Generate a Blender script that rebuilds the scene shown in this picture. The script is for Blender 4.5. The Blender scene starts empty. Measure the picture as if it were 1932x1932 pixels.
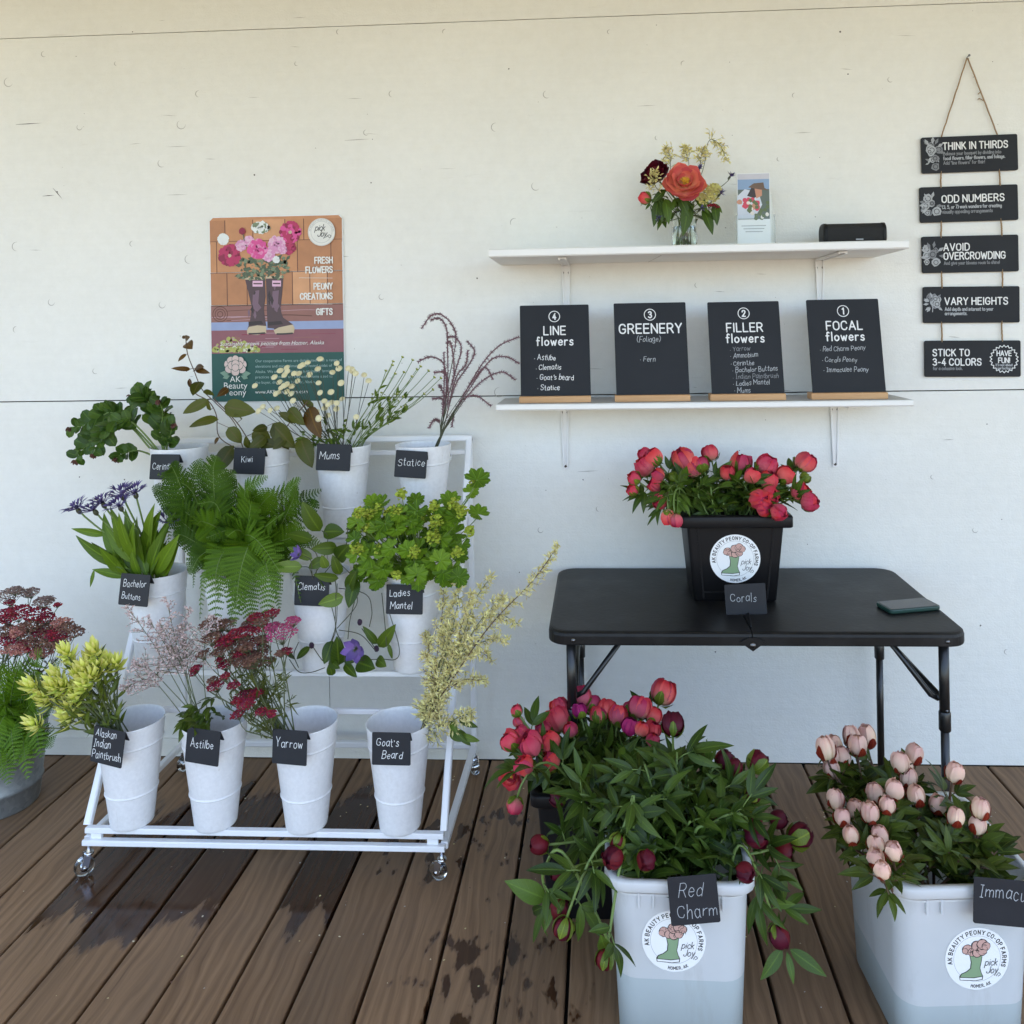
import bpy, math, random
from mathutils import Vector, Matrix, noise as mnoise
V = Vector
PI = math.pi
R = random.Random(11)
C = bpy.context.scene.collection
S = bpy.context.scene

# ------------------------------------------------------------------ camera
CAM = V((0.0, -2.852, 1.5))
FPX, PX0, PY0 = 1550.0, 1047.0, 621.0        # focal length and principal point for a 1932 px wide frame
PSI, RHO = math.radians(3.1), 0.0164
_f = V((-math.sin(PSI), math.cos(PSI), 0))
_r0 = V((math.cos(PSI), math.sin(PSI), 0))
_u0 = V((0, 0, 1))
_r = _r0*math.cos(RHO) - _u0*math.sin(RHO)
_u = _u0*math.cos(RHO) + _r0*math.sin(RHO)
cd = bpy.data.cameras.new('camera')
cam = bpy.data.objects.new('camera', cd)
C.objects.link(cam)
m = Matrix((( _r.x, _u.x, -_f.x, CAM.x), (_r.y, _u.y, -_f.y, CAM.y), (_r.z, _u.z, -_f.z, CAM.z), (0, 0, 0, 1)))
cam.matrix_world = m
cd.sensor_width = 36
cd.lens = 36*FPX/1932
cd.shift_x = -(PX0-966)/1932
cd.shift_y = -(966-PY0)/1932
cd.clip_start = 0.05
cd.clip_end = 2000
S.camera = cam

# ------------------------------------------------------------------ light
SUN_EL, SUN_AZ = 62, 150         # azimuth from +y (into the wall) clockwise: high behind the camera, so the porch ceiling shades the wall
w = bpy.data.worlds.new('World')
S.world = w
w.use_nodes = True
nt = w.node_tree
bg = nt.nodes['Background']
sky = nt.nodes.new('ShaderNodeTexSky')
sky.sky_type = 'NISHITA'
sky.sun_disc = False
sky.sun_elevation = math.radians(SUN_EL)
sky.sun_rotation = math.radians(SUN_AZ)
sky.air_density = 1.0
sky.dust_density = 0.8
nt.links.new(sky.outputs[0], bg.inputs[0])
bg.inputs[1].default_value = 0.15
sd = bpy.data.lights.new('sun', 'SUN')
sd.energy = 2.0
sd.angle = math.radians(12)
sd.color = (1.0, 0.95, 0.87)
sun = bpy.data.objects.new('sun', sd)
C.objects.link(sun)
az, el = math.radians(SUN_AZ), math.radians(SUN_EL)
sdir = V((math.sin(az)*math.cos(el), math.cos(az)*math.cos(el), math.sin(el)))
sun.rotation_euler = sdir.to_track_quat('Z', 'Y').to_euler()
S.view_settings.view_transform = 'Standard'
S.view_settings.look = 'None'
S.view_settings.exposure = 1.80
S.view_settings.gamma = 1

# ------------------------------------------------------------------ helpers
def ray(px, py):
    return _f + _r*((px-PX0)/FPX) - _u*((py-PY0)/FPX)
def P(px, py, y=None, z=None):
    """world point of a measured picture point on the plane of a known depth y or height z"""
    d = ray(px, py)
    t = (y-CAM.y)/d.y if y is not None else (z-CAM.z)/d.z
    return CAM + d*t
def pxm(px, y):                               # metres per picture point at depth y
    return (P(px+1, 700, y=y)-P(px, 700, y=y)).length

def rv(a=1.0):
    return V((R.uniform(-a, a), R.uniform(-a, a), R.uniform(-a, a)))
def perp(a):
    a = a.normalized()
    b = V((0, 0, 1)) if abs(a.z) < 0.9 else V((1, 0, 0))
    e1 = a.cross(b).normalized()
    return e1, a.cross(e1).normalized()
def smooth(pts, n=6):
    if len(pts) < 3: return [V(p) for p in pts]
    out = []
    q = [pts[0]*2-pts[1]] + list(pts) + [pts[-1]*2-pts[-2]]
    for i in range(1, len(q)-2):
        a, b, c, d = q[i-1], q[i], q[i+1], q[i+2]
        for k in range(n):
            t = k/n
            out.append(0.5*((2*b)+(c-a)*t+(2*a-5*b+4*c-d)*t*t+(3*b-a-3*c+d)*t**3))
    out.append(V(pts[-1]))
    return out
def bez(a, b, c, d, n=10):
    return [a*(1-t)**3+b*3*t*(1-t)**2+c*3*t*t*(1-t)+d*t**3 for t in [i/n for i in range(n+1)]]

class MB:
    def __init__(s): s.v, s.f, s.m, s.lp, s.sm = [], [], [], [], []
    def add(s, verts, faces, mat, lp=None, sm=True):
        o = len(s.v)
        s.v += [V(p) for p in verts]
        s.lp += lp if lp else [(0, 0, 0)]*len(verts)
        for f in faces:
            s.f.append([i+o for i in f]); s.m.append(mat); s.sm.append(sm)
    def box(s, c, d, mat, rot=None):
        c = V(c); h = V(d)/2; r = R.random()
        vs = []
        for x in (-1, 1):
            for y in (-1, 1):
                for z in (-1, 1):
                    p = V((x*h.x, y*h.y, z*h.z))
                    vs.append(c+(rot @ p if rot else p))
        s.add(vs, [(0, 1, 3, 2), (4, 6, 7, 5), (0, 4, 5, 1), (2, 3, 7, 6), (0, 2, 6, 4), (1, 5, 7, 3)], mat, [(0, 0, r)]*8, False)
    def bar(s, a, b, w, h, mat, up=V((0, 0, 1))):
        a, b = V(a), V(b); d = (b-a).normalized()
        sd_ = d.cross(up)
        sd_ = sd_.normalized() if sd_.length > 1e-4 else V((1, 0, 0))
        u = sd_.cross(d).normalized()
        bv = min(w, h)*0.16
        prof = []
        for (sx, sy) in ((1, 1), (-1, 1), (-1, -1), (1, -1)):
            p = [(sx*(w/2-bv), sy*h/2), (sx*w/2, sy*(h/2-bv))]
            prof += p if (sx*sy < 0) else p[::-1]
        vs = [a+sd_*x+u*y for x, y in prof]+[b+sd_*x+u*y for x, y in prof]
        n = 8
        fs = [(i, (i+1) % n, n+(i+1) % n, n+i) for i in range(n)]+[tuple(range(n))[::-1], tuple(range(n, 2*n))]
        s.add(vs, fs, mat, None, False)
    def tube(s, pts, r, mat, n=6, cap=True, rnd=None):
        pts = [V(p) for p in pts]; k = len(pts)
        rs = r if isinstance(r, (list, tuple)) else [r]*k
        rnd = R.random() if rnd is None else rnd
        e1 = None; vs, lp = [], []
        for i, p in enumerate(pts):
            d = (pts[min(i+1, k-1)]-pts[max(i-1, 0)])
            d = d.normalized() if d.length > 1e-9 else V((0, 0, 1))
            if e1 is None: e1, e2 = perp(d)
            e1 = (e1-d*e1.dot(d)).normalized(); e2 = d.cross(e1)
            for j in range(n):
                a = 2*PI*j/n
                vs.append(p+(e1*math.cos(a)+e2*math.sin(a))*rs[i]); lp.append((0.5, i/max(1, k-1), rnd))
        fs = [(i*n+j, i*n+(j+1) % n, (i+1)*n+(j+1) % n, (i+1)*n+j) for i in range(k-1) for j in range(n)]
        if cap: fs += [tuple(range(n))[::-1], tuple(range((k-1)*n, k*n))]
        s.add(vs, fs, mat, lp)
    def lathe(s, c, prof, mat, n=40, axis=V((0, 0, 1)), sm=True, closed=False):
        e1, e2 = perp(axis); axis = axis.normalized(); c = V(c)
        vs = []
        for (r, z) in prof:
            for j in range(n):
                a = 2*PI*j/n
                vs.append(c+axis*z+(e1*math.cos(a)+e2*math.sin(a))*max(r, 1e-5))
        k = len(prof)
        fs = [(i*n+j, i*n+(j+1) % n, (i+1)*n+(j+1) % n, (i+1)*n+j) for i in range(k-1) for j in range(n)]
        s.add(vs, fs, mat, [(0, 0, 0.5)]*len(vs), sm)
    def loft(s, rings, mat, caps=(True, True), sm=True):
        n = len(rings[0]); vs = [p for r in rings for p in r]; k = len(rings)
        fs = [(i*n+j, i*n+(j+1) % n, (i+1)*n+(j+1) % n, (i+1)*n+j) for i in range(k-1) for j in range(n)]
        s.add(vs, fs, mat, None, sm)
        if caps[0]: s.add(rings[0], [tuple(range(n))[::-1]], mat, None, False)
        if caps[1]: s.add(rings[-1], [tuple(range(n))], mat, None, False)
    def leaf(s, A, B, W, nrm, mat, bend=0.12, fold=0.2, prof='lance', segs=7, wave=0.0, curl=0.0):
        A, B = V(A), V(B); d = B-A; L = d.length
        if L < 1e-5: return
        d /= L
        nn = nrm-d*nrm.dot(d)
        nn = nn.normalized() if nn.length > 1e-4 else perp(d)[0]
        side = d.cross(nn)
        rnd = R.random(); ph = R.uniform(0, 6)
        vs, lp = [], []
        for i in range(segs+1):
            t = i/segs
            c = A+d*L*t+nn*(4*bend*L*t*(1-t))-nn*curl*L*t*t
            if prof == 'lance': wv = math.sin(PI*min(1, t)**0.8)**0.9
            elif prof == 'ovate': wv = 2.45*(t**0.55)*(1-t)**0.85
            elif prof == 'round': wv = math.sqrt(max(0, 1-(2*t-1)**2))
            elif prof == 'strap': wv = min(1, 4*t+0.25)*(1-t**3)
            else: wv = math.sin(PI*t)
            wv = max(wv, 0.03)*W/2
            for sx in (-1, -0.5, 0, 0.5, 1):
                vs.append(c+side*sx*wv+nn*(fold*wv*abs(sx)+wave*W*math.sin(t*11+ph+sx*1.5)*abs(sx)))
                lp.append((sx, t, rnd))
        fs = [(i*5+j, i*5+j+1, (i+1)*5+j+1, (i+1)*5+j) for i in range(segs) for j in range(4)]
        s.add(vs, fs, mat, lp)
    def build(s, name, parent=None, autosmooth=False):
        me = bpy.data.meshes.new(name)
        o0 = org(parent)
        me.from_pydata([tuple(p-o0) for p in s.v], [], s.f)
        mats = []
        for mt in s.m:
            if mt not in mats: mats.append(mt)
        for mt in mats: me.materials.append(mt)
        idx = {mt: i for i, mt in enumerate(mats)}
        me.polygons.foreach_set('material_index', [idx[x] for x in s.m])
        me.polygons.foreach_set('use_smooth', s.sm)
        at = me.attributes.new('lp', 'FLOAT_VECTOR', 'POINT')
        at.data.foreach_set('vector', [c for p in s.lp for c in p])
        me.update()
        o = bpy.data.objects.new(name, me)
        C.objects.link(o)
        if parent: o.parent = parent
        return o
def org(o):
    p = V((0, 0, 0))
    while o is not None:
        p = p+o.location; o = o.parent
    return p
def tag(o, label=None, cat=None, group=None, kind=None):
    if label: o['label'] = label
    if cat: o['category'] = cat
    if group: o['group'] = group
    if kind: o['kind'] = kind
    return o
def thing(name, label, cat, loc=(0, 0, 0), group=None):
    o = bpy.data.objects.new(name, None)
    o.empty_display_size = 0.05
    C.objects.link(o); o.location = loc
    return tag(o, label, cat, group)
def copy_tree(o, parent=None):
    c = o.copy(); C.objects.link(c)
    if parent: c.parent = parent
    for ch in list(o.children): copy_tree(ch, c)
    return c
ORD = ['zeroth', 'first', 'second', 'third', 'fourth', 'fifth', 'sixth', 'seventh', 'eighth', 'ninth', 'tenth', 'eleventh', 'twelfth', 'thirteenth', 'fourteenth', 'fifteenth', 'sixteenth', 'seventeenth', 'eighteenth', 'nineteenth', 'twentieth', 'twenty-first', 'twenty-second', 'twenty-third', 'twenty-fourth', 'twenty-fifth', 'twenty-sixth', 'twenty-seventh', 'twenty-eighth', 'twenty-ninth', 'thirtieth', 'thirty-first', 'thirty-second', 'thirty-third', 'thirty-fourth', 'thirty-fifth', 'thirty-sixth', 'thirty-seventh', 'thirty-eighth', 'thirty-ninth', 'fortieth', 'forty-first', 'forty-second']
def rrect(w, h, r, n=6, corners=(1, 1, 1, 1)):
    out = []
    for q, (sx, sy) in enumerate(((1, 1), (-1, 1), (-1, -1), (1, -1))):
        rr = r*corners[q] if corners[q] else min(0.0005, r)
        for k in range(n+1):
            a = PI/2*q+PI/2*k/n
            out.append((sx*(w/2-rr)+rr*math.cos(a), sy*(h/2-rr)+rr*math.sin(a)))
    return out
def slab(mb, c, ex, ey, nrm, w, h, r, th, mat, bv=0.002, corners=(1, 1, 1, 1)):
    """rounded slab centred on c (front face centre), front towards nrm, thickness behind"""
    def ring(ins, dz): return [V(c)+ex*x+ey*y+nrm*dz for x, y in rrect(w-2*ins, h-2*ins, max(r-ins, 0.0004), 6, corners)]
    mb.loft([ring(bv, -th), ring(0, -th+bv), ring(0, -bv), ring(bv*0.3, -bv*0.3), ring(bv, 0)], mat, (True, True), False)

# ------------------------------------------------------------------ materials
class NT:
    def __init__(s, name):
        s.m = bpy.data.materials.new(name); s.m.use_nodes = True
        s.t = s.m.node_tree; s.p = s.t.nodes['Principled BSDF']; s.out = s.t.nodes['Material Output']
    def n(s, t, **k):
        x = s.t.nodes.new('ShaderNode'+t)
        for a, b in k.items(): setattr(x, a, b)
        return x
    def l(s, a, b): s.t.links.new(a, b)
    def math(s, op, a, b=None, c=None, clamp=False):
        x = s.n('Math', operation=op, use_clamp=clamp)
        for i, q in enumerate((a, b, c)):
            if q is None: continue
            if isinstance(q, (int, float)): x.inputs[i].default_value = q
            else: s.l(q, x.inputs[i])
        return x.outputs[0]
    def mix(s, f, a, b, bt='MIX'):
        x = s.n('Mix', data_type='RGBA', blend_type=bt)
        for q, i in ((f, 0), (a, 6), (b, 7)):
            if isinstance(q, (int, float)): x.inputs[i].default_value = q
            elif isinstance(q, tuple): x.inputs[i].default_value = (*q, 1)[:4]
            else: s.l(q, x.inputs[i])
        return x.outputs[2]
    def noise(s, vec, scale, detail=4, rough=0.55):
        x = s.n('TexNoise'); x.inputs['Scale'].default_value = scale; x.inputs['Detail'].default_value = detail; x.inputs['Roughness'].default_value = rough
        if vec is not None: s.l(vec, x.inputs['Vector'])
        return x.outputs[0]
    def ramp(s, f, stops):
        x = s.n('ValToRGB'); e = x.color_ramp.elements
        while len(e) < len(stops): e.new(0.5)
        for q, (p, c) in zip(e, stops): q.position = p; q.color = (*c, 1) if len(c) == 3 else c
        s.l(f, x.inputs[0]); return x.outputs[0]
    def map(s, vec, scale=(1, 1, 1), loc=(0, 0, 0), rot=(0, 0, 0)):
        x = s.n('Mapping'); x.inputs['Scale'].default_value = scale; x.inputs['Location'].default_value = loc; x.inputs['Rotation'].default_value = rot
        s.l(vec, x.inputs[0]); return x.outputs[0]
    def obj(s): return s.n('TexCoord').outputs['Object']
    def attr(s):
        a = s.n('Attribute', attribute_name='lp'); x = s.n('SeparateXYZ'); s.l(a.outputs['Vector'], x.inputs[0]); return x.outputs
    def bump(s, h, strength=0.3, dist=0.01):
        b = s.n('Bump'); b.inputs['Strength'].default_value = strength; b.inputs['Distance'].default_value = dist
        s.l(h, b.inputs['Height']); s.l(b.outputs[0], s.p.inputs['Normal'])
    def set(s, rough=None, metal=None, spec=None, **k):
        if rough is not None: s.p.inputs['Roughness'].default_value = rough
        if metal is not None: s.p.inputs['Metallic'].default_value = metal
        if spec is not None: s.p.inputs['Specular IOR Level'].default_value = spec
    def col(s, c):
        if isinstance(c, tuple): s.p.inputs['Base Color'].default_value = (*c, 1)
        else: s.l(c, s.p.inputs['Base Color'])
    def translucent(s, fac, colsock):
        tb = s.n('BsdfTranslucent'); mx = s.n('MixShader'); mx.inputs[0].default_value = fac
        s.l(colsock, tb.inputs[0]); s.l(s.p.outputs[0], mx.inputs[1]); s.l(tb.outputs[0], mx.inputs[2]); s.l(mx.outputs[0], s.out.inputs[0])

def plain(name, c, rough=0.5, metal=0, spec=0.5, var=0.06, scale=30, bump=0.0):
    q = NT(name); o = q.obj()
    nz = q.noise(o, scale, 3)
    k = q.math('MULTIPLY_ADD', nz, 2*var, 1-var)
    cc = q.n('Combine' 'XYZ')
    for i in range(3): q.l(q.math('MULTIPLY', k, c[i]), cc.inputs[i])
    q.col(cc.outputs[0]); q.set(rough, metal, spec)
    if bump: q.bump(q.noise(o, scale*8, 3), bump, 0.002)
    return q.m
def leafmat(name, dark, light, vein=None, back=None, rough=0.42, tr=0.18):
    wm = lambda c: (c[0]*1.12, c[1]*1.04, c[2]*.36)
    dark, light = wm(dark), wm(light)
    q = NT(name); s, t, r = q.attr()
    nz = q.noise(q.obj(), 14, 3)
    f = q.math('ADD', q.math('MULTIPLY', r, 0.7), q.math('MULTIPLY', nz, 0.45), clamp=True)
    c = q.ramp(f, [(0.15, dark), (0.95, light)])
    vein = vein or tuple(min(1, x*1.6+0.012*(i < 2)) for i, x in enumerate(light))
    a = q.math('ABSOLUTE', s)
    mid = q.math('SUBTRACT', 1, q.math('MULTIPLY', a, 7), clamp=True)
    wv = q.math('SINE', q.math('MULTIPLY', q.math('SUBTRACT', q.math('MULTIPLY', t, 1.0), q.math('MULTIPLY', a, 0.22)), 62))
    wv = q.math('MULTIPLY', q.math('SUBTRACT', wv, 0.75, clamp=True), 1.2)
    c = q.mix(q.math('MULTIPLY', mid, 0.6), c, vein)
    c = q.mix(q.math('MULTIPLY', wv, 0.5), c, vein)
    back = back or tuple(min(1, x*1.2+0.012*(i < 2)) for i, x in enumerate(light))
    c = q.mix(q.math('MULTIPLY', q.n('NewGeometry').outputs['Backfacing'], 0.55), c, back)
    q.col(c); q.set(rough, 0, 0.26)
    q.bump(q.math('ADD', wv, mid), 0.25, 0.002)
    if tr: q.translucent(tr, c)
    return q.m
def petalmat(name, base, mid, tip, var=0.35, rough=0.55, tr=0.2):
    q = NT(name); s, t, r = q.attr()
    nz = q.noise(q.obj(), 55, 3)
    tt = q.math('ADD', t, q.math('MULTIPLY', q.math('SUBTRACT', nz, 0.5), 0.35), clamp=True)
    c = q.ramp(tt, [(0.05, base), (0.45, mid), (0.95, tip)])
    k = q.math('ADD', q.math('MULTIPLY', r, 2*var), 1-var)
    hs = q.n('HueSaturation'); q.l(c, hs.inputs['Color']); q.l(k, hs.inputs['Value'])
    q.l(q.math('ADD', q.math('MULTIPLY', r, 0.028), 0.484), hs.inputs['Hue'])
    c = hs.outputs[0]
    q.col(c); q.set(rough, 0, 0.3)
    st = q.math('SINE', q.math('MULTIPLY', s, 40))
    q.bump(st, 0.12, 0.001)
    if tr: q.translucent(tr, c)
    return q.m

def wood_floor():
    q = NT('weathered_deck_boards'); o = q.obj(); s, t, r = q.attr()
    off = q.n('CombineXYZ'); q.l(q.math('MULTIPLY', r, 37), off.inputs[0]); q.l(q.math('MULTIPLY', r, 91), off.inputs[1])
    va = q.n('VectorMath', operation='ADD'); q.l(o, va.inputs[0]); q.l(off.outputs[0], va.inputs[1]); v = va.outputs[0]
    warp = q.noise(q.map(v, (3, 0.9, 1)), 2.0, 3)
    wn = q.n('CombineXYZ'); q.l(q.math('MULTIPLY', warp, 0.10), wn.inputs[0])
    vb = q.n('VectorMath', operation='ADD'); q.l(v, vb.inputs[0]); q.l(wn.outputs[0], vb.inputs[1]); v2 = vb.outputs[0]
    g1 = q.noise(q.map(v2, (55, 2.2, 1)), 1.0, 6, 0.65)
    g2 = q.noise(q.map(v2, (170, 4, 1)), 1.0, 3, 0.6)
    wavy = q.n('TexWave', wave_type='BANDS', bands_direction='X'); wavy.inputs['Scale'].default_value = 13; wavy.inputs['Distortion'].default_value = 5; wavy.inputs['Detail'].default_value = 3; wavy.inputs['Detail Scale'].default_value = 0.6
    q.l(q.map(v2, (1, 0.16, 1)), wavy.inputs['Vector'])
    f = q.math('ADD', q.math('ADD', q.math('MULTIPLY', g1, 0.52), q.math('MULTIPLY', wavy.outputs['Fac'], 0.09)), q.math('MULTIPLY', g2, 0.33))
    c = q.ramp(f, [(0.25, (0.094, 0.050, 0.025)), (0.50, (0.235, 0.139, 0.074)), (0.78, (0.37, 0.236, 0.134))])
    blot = q.noise(q.map(v, (2.2, 0.8, 1)), 1.6, 4)
    c = q.mix(q.math('MULTIPLY', q.math('SUBTRACT', blot, 0.40, clamp=True), 1.9), c, (0.165, 0.108, 0.066))
    bright = q.math('ADD', q.math('MULTIPLY', r, 0.35), 0.82)
    hs = q.n('HueSaturation'); q.l(c, hs.inputs['Color']); q.l(bright, hs.inputs['Value']); c = hs.outputs[0]
    # dark knots and old stains
    kn = q.n('TexVoronoi'); kn.inputs['Scale'].default_value = 1.0; q.l(q.map(v, (7, 1.6, 1)), kn.inputs['Vector'])
    kf = q.math('MULTIPLY', q.math('SUBTRACT', 0.13, q.math('ADD', kn.outputs[0], q.math('MULTIPLY', g1, 0.08)), clamp=True), 9, clamp=True)
    c = q.mix(q.math('MULTIPLY', kf, 0.6), c, (0.045, 0.03, 0.022))
    # spilled water: each board is wet from its own front limit (s) up to a back limit (t)
    sx = q.n('SeparateXYZ'); q.l(o, sx.inputs[0]); X, Y = sx.outputs[0], sx.outputs[1]
    en = q.noise(q.map(v, (16, 3.2, 1)), 1.0, 4, 0.6)
    en = q.math('MULTIPLY', q.math('SUBTRACT', en, 0.5), 0.5)
    wet = q.math('MULTIPLY', q.math('SUBTRACT', q.math('ADD', Y, en), s), 26, clamp=True)
    wet2 = q.math('MULTIPLY', q.math('SUBTRACT', q.math('ADD', t, en), Y), 18, clamp=True)
    wet = q.math('MULTIPLY', wet, wet2)
    # splashes
    dx = q.math('DIVIDE', q.math('SUBTRACT', X, -0.27), 0.26); dy = q.math('DIVIDE', q.math('SUBTRACT', Y, -0.98), 0.42)
    reg = q.math('SUBTRACT', 1, q.math('ADD', q.math('MULTIPLY', dx, dx), q.math('MULTIPLY', dy, dy)), clamp=True)
    dx2 = q.math('DIVIDE', q.math('SUBTRACT', X, -0.6), 0.55); dy2 = q.math('DIVIDE', q.math('SUBTRACT', Y, -0.42), 0.25)
    reg2 = q.math('SUBTRACT', 1, q.math('ADD', q.math('MULTIPLY', dx2, dx2), q.math('MULTIPLY', dy2, dy2)), clamp=True)
    reg = q.math('MAXIMUM', reg, reg2)
    sn = q.noise(q.map(v, (23, 9, 1)), 1.0, 3, 0.5)
    sp = q.math('MULTIPLY', q.math('SUBTRACT', q.math('ADD', sn, q.math('MULTIPLY', reg, 0.15)), 0.66), 16, clamp=True)
    sp = q.math('MULTIPLY', sp, q.math('GREATER_THAN', reg, 0.02))
    wet = q.math('MAXIMUM', wet, sp)
    wc = q.mix(1.0, c, (0.17, 0.105, 0.070), 'MULTIPLY')
    c = q.mix(q.math('MULTIPLY', wet, 0.92), c, wc)
    q.col(c)
    rg = q.math('ADD', q.math('MULTIPLY', wet, -0.42), q.math('ADD', q.math('MULTIPLY', g1, 0.18), 0.48))
    q.l(rg, q.p.inputs['Roughness'])
    h = q.math('MULTIPLY', f, q.math('SUBTRACT', 1, q.math('MULTIPLY', wet, 0.75)))
    q.bump(h, 0.35, 0.006); q.set(spec=.34)
    return q.m
def wall_paint():
    q = NT('white_painted_plywood'); o = q.obj()
    g = q.noise(q.map(o, (1.2, 1, 40)), 2.0, 5, 0.6)
    big = q.noise(o, 1.7, 4)
    fine = q.noise(o, 160, 3)
    f = q.math('ADD', q.math('MULTIPLY', g, 0.16), q.math('ADD', q.math('MULTIPLY', big, 0.44), q.math('MULTIPLY', q.noise(o, 26, 6, .7), 0.40)))
    c = q.ramp(f, [(0.3, (0.70, 0.703, 0.665)), (0.68, (0.80, 0.803, 0.765))])
    st = q.noise(q.map(o, (1, 1, 6), (3.1, 0, 1.7)), 4.5, 5, 0.7)
    c = q.mix(q.math('MULTIPLY', q.math('SUBTRACT', st, 0.64, clamp=True), 1.8), c, (0.45, 0.43, 0.38))
    pv = q.n('TexVoronoi'); pv.inputs['Scale'].default_value = 9; q.l(o, pv.inputs['Vector'])
    spk = q.math('MULTIPLY', q.math('SUBTRACT', 0.03, pv.outputs[0], clamp=True), 40, clamp=True)
    gate = q.math('GREATER_THAN', q.noise(q.map(o, (1, 1, 1), (9, 3, 2)), 5, 2), 0.56)
    c = q.mix(q.math('MULTIPLY', q.math('MULTIPLY', spk, gate), 0.5), c, (0.35, 0.33, 0.3))
    q.col(c); q.set(0.55, 0, 0.35)
    dn = q.n('TexVoronoi'); dn.inputs['Scale'].default_value = 5; q.l(q.map(o, (1, 1, 1.6), (4, 0, 2)), dn.inputs['Vector'])
    dent = q.math('MULTIPLY', q.math('SUBTRACT', 0.07, dn.outputs[0], clamp=True), 8, clamp=True)
    h = q.math('SUBTRACT', q.math('ADD', q.math('MULTIPLY', g, 0.28), q.math('ADD', q.math('MULTIPLY', fine, 0.3), q.math('MULTIPLY', q.noise(o, 40, 4, .6), .5))), q.math('MULTIPLY', dent, 0.5))
    q.bump(h, 0.5, 0.005)
    return q.m
def wood(name, c1, c2, axis='X', scale=18):
    q = NT(name); o = q.obj()
    sc = (1.5, scale, scale) if axis == 'X' else (scale, 1.5, scale) if axis == 'Y' else (scale, scale, 1.5)
    f = q.noise(q.map(o, sc), 2, 5, 0.6)
    q.col(q.ramp(f, [(0.3, c1), (0.7, c2)])); q.set(0.5, 0, 0.4); q.bump(f, 0.12, 0.003)
    return q.m
def glassmat(name, c=(1, 1, 1), rough=0.0, ior=1.45):
    q = NT(name); q.col(c); q.set(rough); q.p.inputs['Transmission Weight'].default_value = 1; q.p.inputs['IOR'].default_value = ior
    return q.m
def metal_galv():
    q = NT('galvanised_steel'); v = q.n('TexVoronoi'); v.inputs['Scale'].default_value = 85; q.l(q.obj(), v.inputs['Vector'])
    sx = q.n('SeparateXYZ'); q.l(v.outputs['Color'], sx.inputs[0])
    q.col(q.ramp(sx.outputs[0], [(0, (0.25, 0.27, 0.28)), (1, (0.33, 0.35, 0.36))])); q.set(0.5, 0.75)
    return q.m
def bucketplastic(name='milky_bucket_plastic', k=(1, 1, 1)):
    q = NT(name); o = q.obj()
    nz = q.noise(o, 6, 3)
    c = q.ramp(nz, [(0.3, (0.72*k[0], 0.75*k[1], 0.76*k[2])), (0.7, (0.78*k[0], 0.80*k[1], 0.81*k[2]))])
    sm = q.math('SUBTRACT', q.noise(q.map(o, (9, 9, 2)), 2.2, 5, .7), .56, clamp=True)
    c = q.mix(q.math('MULTIPLY', sm, 1.3), c, (.42, .42, .38))
    q.col(c); q.set(0.33, 0, 0.4); q.translucent(0.35, c); q.bump(q.noise(o, 300, 2), 0.08, 0.001)
    return q.m

M = {}
M['wall'] = wall_paint()
M['deck'] = wood_floor()
M['dark'] = plain('dark_gap', (0.012, 0.010, 0.008), 0.9)
M['mark'] = plain('paint_crease', (0.40, 0.39, 0.36), 0.6)
M['mark2'] = plain('dark_nail_mark', (0.10, 0.09, 0.08), 0.7)
M['shelf'] = plain('white_shelf_paint', (0.78, 0.78, 0.76), 0.45, var=0.05, scale=8, bump=0.15)
M['shelfu'] = plain('grey_worn_board', (0.50, 0.49, 0.47), 0.6, var=0.1, scale=9, bump=0.2)
M['brk'] = plain('white_steel', (0.74, 0.74, 0.73), 0.35)
M['steel'] = plain('white_powder_coat', (0.80, 0.81, 0.83), 0.35, var=0.02)
def scuffed():
    q = NT('white_bucket_plastic'); o = q.obj(); inf = q.n('ObjectInfo'); v = q.n('VectorMath', operation='ADD'); q.l(o, v.inputs[0]); q.l(inf.outputs['Location'], v.inputs[1]); v = v.outputs[0]
    c = q.ramp(q.noise(v, 90, 3), [(.3, (.72, .72, .73)), (.7, (.79, .79, .80))])
    sm = q.math('SUBTRACT', q.noise(q.map(v, (7, 7, 1.6)), 3, 5, .7), .57, clamp=True)
    c = q.mix(q.math('MULTIPLY', sm, 1.7), c, (.50, .46, .40))
    sp = q.math('SUBTRACT', q.noise(v, 45, 2), .70, clamp=True)
    c = q.mix(q.math('MULTIPLY', sp, 4, clamp=True), c, (.40, .36, .32))
    q.col(c); q.set(.42); q.bump(q.noise(v, 160, 3), .15, .002); return q.m
M['bucket'] = scuffed()
M['slate'] = plain('chalkboard_slate', (0.018, 0.020, 0.024), 0.55, spec=0.2, var=0.25, scale=7)
M['card'] = plain('chalk_card', (0.020, 0.022, 0.027), 0.5, spec=0.22, var=0.25, scale=16)
M['chalk'] = plain('chalk_white', (0.74, 0.75, 0.75), 0.8, var=0.18, scale=140)
M['chalk2'] = plain('faint_chalk', (0.36, 0.38, 0.40), 0.8, var=0.3, scale=140)
M['chalk3'] = plain('rubbed_chalk', (0.19, 0.20, 0.215), 0.8, var=0.3, scale=140)
M['pine'] = wood('pale_wood', (0.46, 0.25, 0.11), (0.60, 0.36, 0.18))
M['ceil'] = wood('pine_ceiling', (0.49, 0.44, 0.175), (0.59, 0.54, 0.25), 'X')
M['black'] = plain('black_plastic', (0.008, 0.008, 0.009), 0.45, spec=0.22, var=0.15, scale=12, bump=0.1)
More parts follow.
